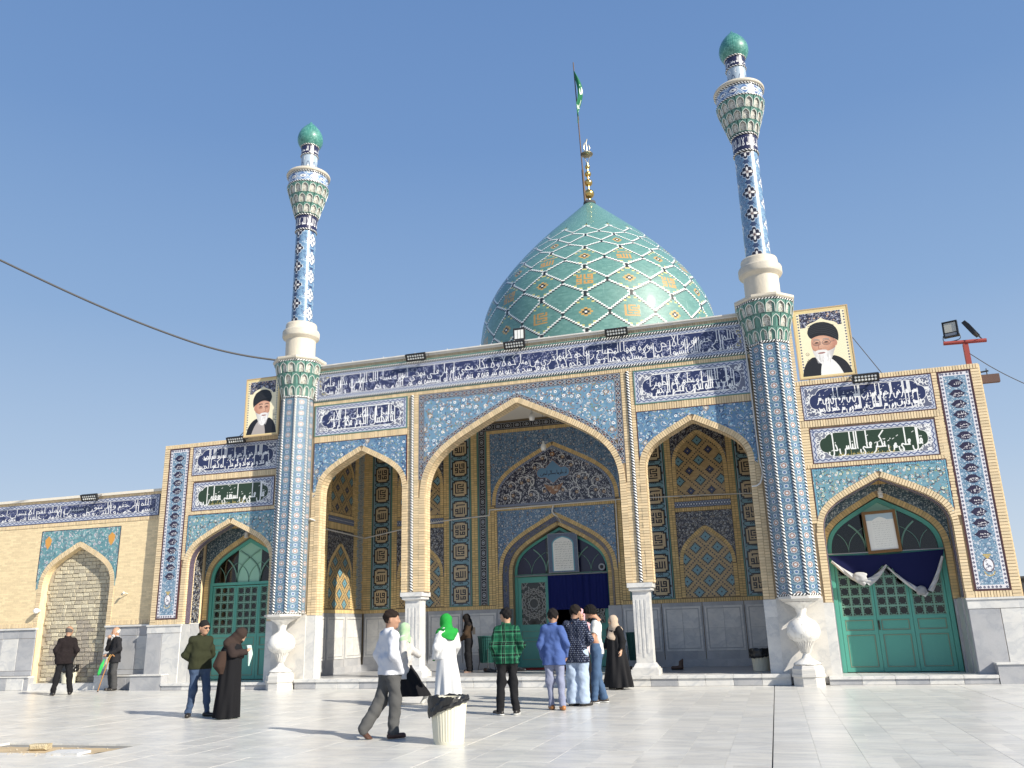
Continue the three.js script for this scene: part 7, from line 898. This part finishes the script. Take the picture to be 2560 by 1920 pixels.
// posters
function poster(label, cx, s, z = -.02) {
  const p = thing('portrait_poster', label, 'poster', [cx, s > 0 ? 7.02 : 7.13, z], 0), w = s > 0 ? 1.16 : 1.32, h = s > 0 ? 1.82 : 1.86;
  const t = canvasTex(512, 720, (g, W, H) => {
    g.fillStyle = '#d9c491'; g.fillRect(0, 0, W, H); g.fillStyle = '#eadfbe'; g.fillRect(34, 40, W - 68, H - 84);
    g.save(); g.beginPath(); g.rect(60, 44, W - 130, 150); g.clip(); floral(g, W, 200, { s: 44, ground: '#2b2c40', vines: ['#b8bac4', '#6b74a0'], leaf: ['#c4c2c0', '#8a8fae'], flowers: [['#d8b9a0', '#7a4a3a'], ['#c8ccd8', '#44507a']] }); g.restore();
    g.fillStyle = '#eadfbe'; g.beginPath(); g.moveTo(80, 330); g.quadraticCurveTo(80, 170, 160, 150); g.quadraticCurveTo(230, 130, 256, 100); g.quadraticCurveTo(282, 130, 352, 150); g.quadraticCurveTo(432, 170, 432, 330); g.fill();
    for (let y = 60; y < H - 60; y += 30) for (const x of [44, W - 44]) { g.fillStyle = '#4a5068'; g.save(); g.translate(x, y); g.rotate(.785); g.fillRect(-7, -7, 14, 14); g.restore(); }
    // a generic bearded man in a dark turban
    g.save(); g.translate(W / 2 - s * 6, -70); g.scale(s * 1.13, 1.11);
    g.fillStyle = '#191a20'; g.beginPath(); g.moveTo(-190, 690); g.quadraticCurveTo(-170, 560, -70, 520); g.lineTo(110, 520); g.quadraticCurveTo(190, 560, 205, 690); g.fill(); g.fillStyle = s > 0 ? '#a8a09c' : '#e8e6e0'; g.beginPath(); g.moveTo(-120, 690); g.quadraticCurveTo(-80, 560, 0, 520); g.quadraticCurveTo(50, 560, 60, 690); g.fill();
    { const q = g.createRadialGradient(34, 380, 20, 10, 400, 130); q.addColorStop(0, '#d2a890'); q.addColorStop(.55, '#c29078'); q.addColorStop(1, '#92604e'); g.fillStyle = q; g.beginPath(); g.ellipse(10, 400, 98, 128, 0, 0, 7); g.fill(); for (let k = 0; k < 60; k++) { g.globalAlpha = .12; g.strokeStyle = rnd() < .6 ? '#7a4a3c' : '#e8c8b4'; g.lineWidth = 2; const x = rr(-70, 90), y = rr(330, 470); g.beginPath(); g.moveTo(x, y); g.quadraticCurveTo(x + 12, y + rr(-5, 5), x + 24, y + rr(-3, 6)); g.stroke(); } g.globalAlpha = 1; for (const x of [-14, 62]) { g.globalAlpha = .35; g.fillStyle = '#6a4438'; g.beginPath(); g.ellipse(x, 398, 28, 16, 0, 0, 7); g.fill(); } g.globalAlpha = 1; } g.fillStyle = '#b98470'; g.beginPath(); g.ellipse(-86, 400, 17, 30, 0, 0, 7); g.fill();
    { const q = g.createLinearGradient(-90, 0, 110, 0); q.addColorStop(0, '#a9a5a2'); q.addColorStop(.5, '#eceae8'); q.addColorStop(1, '#c4c0bd'); g.fillStyle = q; } g.beginPath(); g.moveTo(-84, 440); g.quadraticCurveTo(-66, 490, -50, 530); g.quadraticCurveTo(-10, 610, 34, 596); g.quadraticCurveTo(96, 540, 104, 450); g.quadraticCurveTo(70, 480, 20, 470); g.quadraticCurveTo(-40, 480, -84, 440); g.fill(); for (let k = 0; k < 140; k++) { g.strokeStyle = rnd() < .5 ? '#bdbab8' : '#f8f6f4'; g.lineWidth = 1.5; const x = rr(-40, 80), y = rr(485, 545); g.beginPath(); g.moveTo(x, y); g.quadraticCurveTo(x + rr(-6, 6), y + 24, x * .9, y + rr(30, 60)); g.stroke(); }
    g.fillStyle = '#8e5a52'; g.beginPath(); g.ellipse(32, 486, 30, 7, 0, 0, 7); g.fill(); g.fillStyle = '#dcdad8'; g.beginPath(); g.ellipse(32, 468, 48, 12, 0, 0, 7); g.fill(); g.strokeStyle = '#95634f'; g.lineWidth = 5; g.beginPath(); g.moveTo(36, 380); g.quadraticCurveTo(58, 425, 50, 446); g.lineTo(24, 450); g.stroke();
    for (const x of [-14, 62]) { g.fillStyle = '#2a211e'; g.beginPath(); g.ellipse(x, 388, 15, 6, 0, 0, 7); g.fill(); g.strokeStyle = s > 0 ? '#2c2826' : '#8a8684'; g.lineWidth = 8; g.beginPath(); g.moveTo(x - 26, 366); g.quadraticCurveTo(x, 350, x + 24, 362); g.stroke(); } if (s < 0) { g.strokeStyle = '#6a5a5a'; g.lineWidth = 3.5; for (const x of [-16, 62]) { g.beginPath(); g.ellipse(x, 392, 33, 24, 0, 0, 7); g.stroke(); } g.beginPath(); g.moveTo(-50, 388); g.lineTo(-90, 380); g.stroke(); }
    g.fillStyle = '#17181c'; g.beginPath(); g.moveTo(-112, 390); g.quadraticCurveTo(-150, 240, -20, 200); g.quadraticCurveTo(110, 180, 128, 290); g.quadraticCurveTo(120, 340, 100, 345); g.quadraticCurveTo(20, 300, -60, 350); g.quadraticCurveTo(-96, 370, -112, 390); g.fill(); g.strokeStyle = '#33353c'; g.lineWidth = 4; for (let k = 0; k < 6; k++) { g.beginPath(); g.moveTo(-115 + k * 4, 370 - k * 26); g.quadraticCurveTo(0, 250 - k * 14, 120, 310 - k * 16); g.stroke(); } g.restore();
    g.strokeStyle = '#4a4436'; g.lineWidth = 3; g.beginPath(); g.arc(s > 0 ? 440 : 96, 470, 15, 0, 7); g.stroke(); spiral(g, s > 0 ? 440 : 96, 470, 9, 0, 1); script(g, 'سلام', s > 0 ? 422 : 78, s > 0 ? 462 : 118, 540, 2.2, { color: '#4a4436' });
  });
  mesh('print', fitUV(boxG(-w / 2, .02, .02, w / 2, h - .02, .026), -w / 2, .02, w / 2, h - .02), M({ map: t, roughness: .5 }), p); mesh('frame', merge(frameG(-w / 2 + .02, .04, w / 2 - .02, h - .04, .03, -.02, .034), boxG(-w / 2, .02, -.01, w / 2, h - .02, .018)), M({ color: lin(.5, .36, .2), roughness: .6 }), p); mesh('prop', merge(rodG([-.4, h * .7, -.02], [-.4, -.1, -.7], .02), rodG([.4, h * .7, -.02], [.4, -.1, -.7], .02)), steel, p);
}
poster('framed portrait poster of a turbaned bearded man looking sideways', -7.76, 1, .33); poster('framed portrait poster of a turbaned bearded man with glasses', 8.04, -1);
// framed text boards over the doors
function board(label, pos, w, h, rz, kind) {
  const b = thing('text_board', label, 'sign board', pos, 0); b.rotation.z = rz; b.rotation.x = .06;
  const t = canvasTex(384, 512, (g, W, H) => { g.fillStyle = kind ? '#e9e6dc' : '#59677c'; g.fillRect(0, 0, W, H); if (!kind) for (let k = 0; k < 160; k++) { g.strokeStyle = ['#2c3c60', '#8b9ab0'][k % 2]; g.lineWidth = 2; spiral(g, rr(0, W), rr(0, H), 9, rr(0, 6), 1); } g.fillStyle = kind ? '#a9bcc4' : '#5f9fb0'; if (!kind) { g.beginPath(); g.moveTo(48, H - 14); g.lineTo(48, 130); g.quadraticCurveTo(60, 60, W / 2, 30); g.quadraticCurveTo(W - 60, 60, W - 48, 130); g.lineTo(W - 48, H - 14); g.fill(); } else { g.fillRect(0, 0, W, 90); } g.fillStyle = '#eceae0'; g.beginPath(); g.moveTo(62, H - 18); g.lineTo(62, 138); g.quadraticCurveTo(72, 74, W / 2, 46); g.quadraticCurveTo(W - 72, 74, W - 62, 138); g.lineTo(W - 62, H - 18); g.fill(); const L = ['السلام علیک یا اباعبدالله', 'وعلی الارواح التی حلت بفنائک', 'علیک منی سلام الله ابدا', 'ما بقیت وبقی اللیل والنهار', 'السلام علی الحسین', 'وعلی علی بن الحسین', 'وعلی اصحاب الحسین']; for (let k = 0; k < 12; k++) script(g, L[k % 7], 74, W - 74, 118 + k * 31, 1.15, { color: kind ? '#8f8a80' : '#3a3834', pen: 1.3 }); });
  mesh('sheet', fitUV(boxG(-w / 2, 0, 0, w / 2, h, .012), -w / 2, 0, w / 2, h), M({ map: t, roughness: .45 }), b); if (kind) mesh('gilt_frame', merge(frameG(-w / 2, 0, w / 2, h, .07, -.02, .04), frameG(-w / 2 - .03, -.03, w / 2 + .03, h + .03, .03, .0, .055)), M({ color: lin(.2, .1, .03), roughness: .35, metalness: .3 }), b); else mesh('edge_frame', frameG(-w / 2, 0, w / 2, h, .014, -.01, .02), steel, b);
}
board('unframed tiled-border text board over the entrance door', [.12, 3.02, -4.28], .92, 1.16, 0, 0); board('gilt-framed text board tilted over the wing door', [8.84, 2.98, -.9], .62, .86, .04, 1);
// blue curtain at the entrance
{
  const c = thing('door_curtain', 'dark blue curtain hung across the entrance opening', 'curtain', [0, 0, -4.3]); const g = new THREE.PlaneGeometry(1.86, 1.02, 90, 8), p = g.attributes.position; for (let i = 0; i < p.count; i++) { const x = p.getX(i); p.setZ(i, .03 * Math.sin(x * 26) * (.5 + .5 * Math.sin(x * 5 + 1)) + .012 * Math.sin(x * 61)); } g.computeVertexNormals(); mesh('fabric', move(g, .52, 2.42, 0), cloth([.012, .018, .11]), c); mesh('rail', rodG([-1.45, 2.95, .02], [1.45, 2.95, .02], .018), steel, c);
  const fan = thing('round_speaker', 'small round speaker on the fanlight above the curtain', 'speaker', [1.3, 3.12, -4.25]); mesh('housing', move(new THREE.CylinderGeometry(.1, .1, .06, 24).rotateX(PI / 2), 0, 0, 0), steel, fan); mesh('cone', move(new THREE.SphereGeometry(.06, 16, 8).scale(1, 1, .4), 0, 0, .03), blackPl, fan);
}
// tarpaulin over the wing door
{
  const t = thing('tarpaulin', 'dark blue tarpaulin with pale lining tied up in two swags', 'tarpaulin', [8.82, 0, -.9]), blue = new THREE.MeshPhysicalMaterial({ color: lin(.009, .012, .06), roughness: .8, specularIntensity: .3, side: THREE.DoubleSide }), pale = M({ color: lin(.46, .46, .46), roughness: .8 });
  const swag = (pts, m, name, amp = .02) => { const g = new THREE.ExtrudeGeometry(shapeOf(pts), { depth: .006, bevelEnabled: false, steps: 1 }); const p = g.attributes.position; for (let i = 0; i < p.count; i++) p.setZ(i, p.getZ(i) + amp * Math.sin(p.getX(i) * 9 + p.getY(i) * 5)); mesh(name, g, m, t); };
  swag([[-1.28, 2.9], [-.05, 2.86], [.02, 2.6], [-.08, 2.62], [-.42, 2.3], [-.62, 2.2], [-.72, 2.36], [-1.15, 2.72]], blue, 'swag'); swag([[-.05, 2.86], [1.3, 2.92], [1.2, 2.62], [.86, 2.0], [.72, 1.92], [.5, 2.06], [.1, 2.55], [.02, 2.6]], blue, 'swag');
  const fold = (a, b, w0, w1) => { const n = 16, P = [], I = []; for (let i = 0; i <= n; i++) for (let j = 0; j <= 6; j++) { const s = i / n, q = j / 6, x = mix(a[0], b[0], s), y = mix(a[1], b[1], s) - .06 * Math.sin(PI * s), wd = mix(w0, w1, s), dx = b[0] - a[0], dy = b[1] - a[1], l = Math.hypot(dx, dy); P.push(x - dy / l * wd * (q - .5), y + dx / l * wd * (q - .5), .05 + .035 * Math.sin(PI * q) + .012 * Math.sin(s * 19 + q * 9)); } for (let i = 0; i < n; i++) for (let j = 0; j < 6; j++) { const k = i * 7 + j; I.push(k, k + 1, k + 7, k + 7, k + 1, k + 8); } const g = new THREE.BufferGeometry(); g.setAttribute('position', new THREE.Float32BufferAttribute(P, 3)); g.setIndex(I); g.computeVertexNormals(); g.setAttribute('uv', new THREE.Float32BufferAttribute(new Float32Array(P.length / 3 * 2), 2)); return g; };
  mesh('lining_fold', fold([-1.22, 2.76], [-.5, 2.22], .05, .2), pale, t); mesh('lining_fold', fold([0, 2.62], [-.5, 2.22], .04, .2), pale, t); mesh('lining_fold', fold([.02, 2.56], [.78, 1.9], .03, .14), pale, t); mesh('lining_fold', fold([1.24, 2.76], [.86, 1.98], .06, .12), pale, t);
  const lump = (x, y, s, m) => { const g = new THREE.SphereGeometry(s, 24, 16), p = g.attributes.position; for (let i = 0; i < p.count; i++) { const k = .75 + .6 * fbm(p.getX(i) * 14 + 40 + x, p.getY(i) * 14 + 40, 999, 2, 3); p.setXYZ(i, p.getX(i) * k, p.getY(i) * k * .8, p.getZ(i) * k * .5); } g.computeVertexNormals(); mesh('bunched_lining', move(g, x, y, .07), m, t); }; lump(-.62, 2.36, .15, pale); lump(.66, 2.0, .13, M({ color: lin(.3, .3, .31), roughness: .8 })); mesh('rail', rodG([-1.32, 2.93, .02], [1.32, 2.95, .02], .015), steel, t);
}
// flag on the dome
{
  const f = thing('flag', 'green flag curled round a tall pole by the dome finial', 'flag', [-.37, 20.2, -13.4]); mesh('pole', merge(rodG([.1, 0, 0], [.06, 1.9, 0], .055), rodG([.06, 1.9, 0], [-.1, 7.9, 0], .03, .025)), M({ color: lin(.12, .08, .06), roughness: .7 }), f);
  const P = [], I = [], C = []; const nx = 14, ny = 20; for (let j = 0; j <= ny; j++) for (let i = 0; i <= nx; i++) { const v = j / ny, u = i / nx, w = .1 + .55 * Math.sin(PI * Math.min(1, v * 1.25)) * (v < .8 ? 1 : .6), y = 7.3 - v * 2.35 - u * .35 * v; P.push(-.085 + .042 * v + Math.sin(u * 2.2 + v * .9) * w * .55, y - Math.pow(u, 2) * .2, .05 + .18 * Math.sin(u * 4.5 + v * 2)); C.push(u, 1 - v); } for (let j = 0; j < ny; j++) for (let i = 0; i < nx; i++) { const k = j * (nx + 1) + i; I.push(k, k + nx + 1, k + 1, k + 1, k + nx + 1, k + nx + 2); }
  const g = new THREE.BufferGeometry(); g.setAttribute('position', new THREE.Float32BufferAttribute(P, 3)); g.setAttribute('uv', new THREE.Float32BufferAttribute(C, 2)); g.setIndex(I); g.computeVertexNormals();
  mesh('cloth', g, M({ map: canvasTex(128, 256, (q, w, h) => { q.fillStyle = '#156b45'; q.fillRect(0, 0, w, h); script(q, 'یا حسین', 14, 114, 120, 6, { color: '#e6ece4', pen: 1.6 }); script(q, 'یا علی', 14, 114, 200, 4, { color: '#e6ece4', pen: 1.6 }); }), roughness: .8 }), f);
}
// cane and rolled green flag in the old man's hand
{
  const hand = [-12.13, .92, .51]; const c = thing('walking_cane', 'wooden walking cane with curved handle held by the bearded man', 'cane', [0, 0, 0]); mesh('stick', tubeG([[hand[0] + .08, .94, hand[2] - .02], [hand[0] + .02, .99, hand[2] + .0], [hand[0] - .02, .93, hand[2] + .03], [hand[0] - .1, .5, hand[2] + .12], [hand[0] - .18, .02, hand[2] + .2]], .016, 30, 8), M({ color: lin(.34, .17, .06), roughness: .5 }), c); mesh('ferrule', rodG([hand[0] - .178, .03, hand[2] + .198], [hand[0] - .182, 0, hand[2] + .202], .02), blackPl, c);
  const f = thing('rolled_flag', 'rolled bright green flag held beside the cane', 'flag', [0, 0, 0]); mesh('flag_stick', rodG([hand[0] - .01, 1.0, hand[2] + .05], [hand[0] - .2, .62, hand[2] + .1], .01), M({ color: lin(.6, .42, .12) }), f); mesh('rolled_cloth', (() => { const g = drapeG([[0, 0, 0, .005, .005, 0], [.08, 0, 0, .045, .04, .12], [.3, 0, 0, .05, .045, .18], [.5, 0, 0, .012, .012, .1]], 4, 1, 40); g.rotateZ(-.42); g.rotateX(.1); return move(g, hand[0] - .3, .42, hand[2] + .12); })(), cloth([.05, .5, .12]), f);
}
// security cameras / lamps on the long wall
{ const o = thing('wall_camera', 'small white bullet camera bracketed to the long brick wall', 'camera', [-12.45, 2.72, -.26]); mesh('bracket', tubeG([[0, 0, 0], [-.05, .02, .06], [-.1, .0, .1]], .014, 10), M({ color: lin(.55, .53, .48) }), o); mesh('camera_body', rodG([-.14, -.01, .08], [-.02, .03, .16], .03), M({ color: lin(.6, .58, .52), roughness: .5 }), o); mesh('lens_hood', rodG([-.15, -.015, .075], [-.14, -.01, .08], .034), blackPl, o);
  const l = thing('wall_lamp', 'round white lamp fixed at the edge of the bricked-up niche', 'lamp', [-15.72, 2.32, -.18]); mesh('globe', move(new THREE.SphereGeometry(.085, 20, 12), 0, 0, .04), bulbM, l); mesh('base', move(new THREE.CylinderGeometry(.05, .05, .05, 16).rotateX(PI / 2), 0, 0, -.06), M({ color: lin(.6, .58, .54) }), l); }
// rubble beside the lifted slabs
{ const bs = thing('stone_block', 'yellow stone block lying in the sandy gap of the paving', 'stone', [-3.55, 0, 11.35], .3); mesh('block', chamG(-.12, 0, -.08, .12, .075, .08, .02), M({ color: lin(.55, .46, .3), roughness: .95, bumpMap: rep(T.grit, 3, 3), bumpScale: .02 }), bs); const r = []; for (let k = 0; k < 60; k++) { const g = new THREE.IcosahedronGeometry(rr(.006, .018), 0); g.translate(-3.7 + rr(-1.1, 1.1), .0, 11.5 + rr(-.4, .4)); r.push(g); } const o = mesh('rubble', merge(r), M({ color: lin(.42, .36, .27), roughness: 1 })); o.userData = { kind: 'stuff', label: 'loose stone crumbs in the sandy paving gap', category: 'rubble' }; const sl = thing('broken_slab', 'broken white marble slab leaning at the edge of the sandy gap', 'slab', [-2.75, .0, 11.78], .1); mesh('slab', extr([[-.25, 0], [.22, -.02], [.3, .14], [.1, .2], [-.2, .17]], 0, .03).rotateX(-PI / 2 + .1), marbleM, sl); }
// dark sheet-metal shed beyond the wing
{ const s = thing('metal_shed', 'dark sheet-metal shed standing beyond the wing with the tarpaulin', 'shed', [11.95, 0, -4.2]), dm = M({ color: lin(.03, .03, .034), roughness: .6 }); for (let k = 0; k < 12; k++) mesh('wall_sheet', boxG(.3 * k, 0, 0, .3 * k + .28, 2.3, .03 + (k % 2) * .02), dm, s); mesh('shed_body', boxG(.02, 0, -3, 3.6, 2.28, -.01), dm, s); mesh('shed_roof', boxG(-.05, 2.3, -3.1, 3.7, 2.36, .12), dm, s); }
renderer.render(scene, camera);
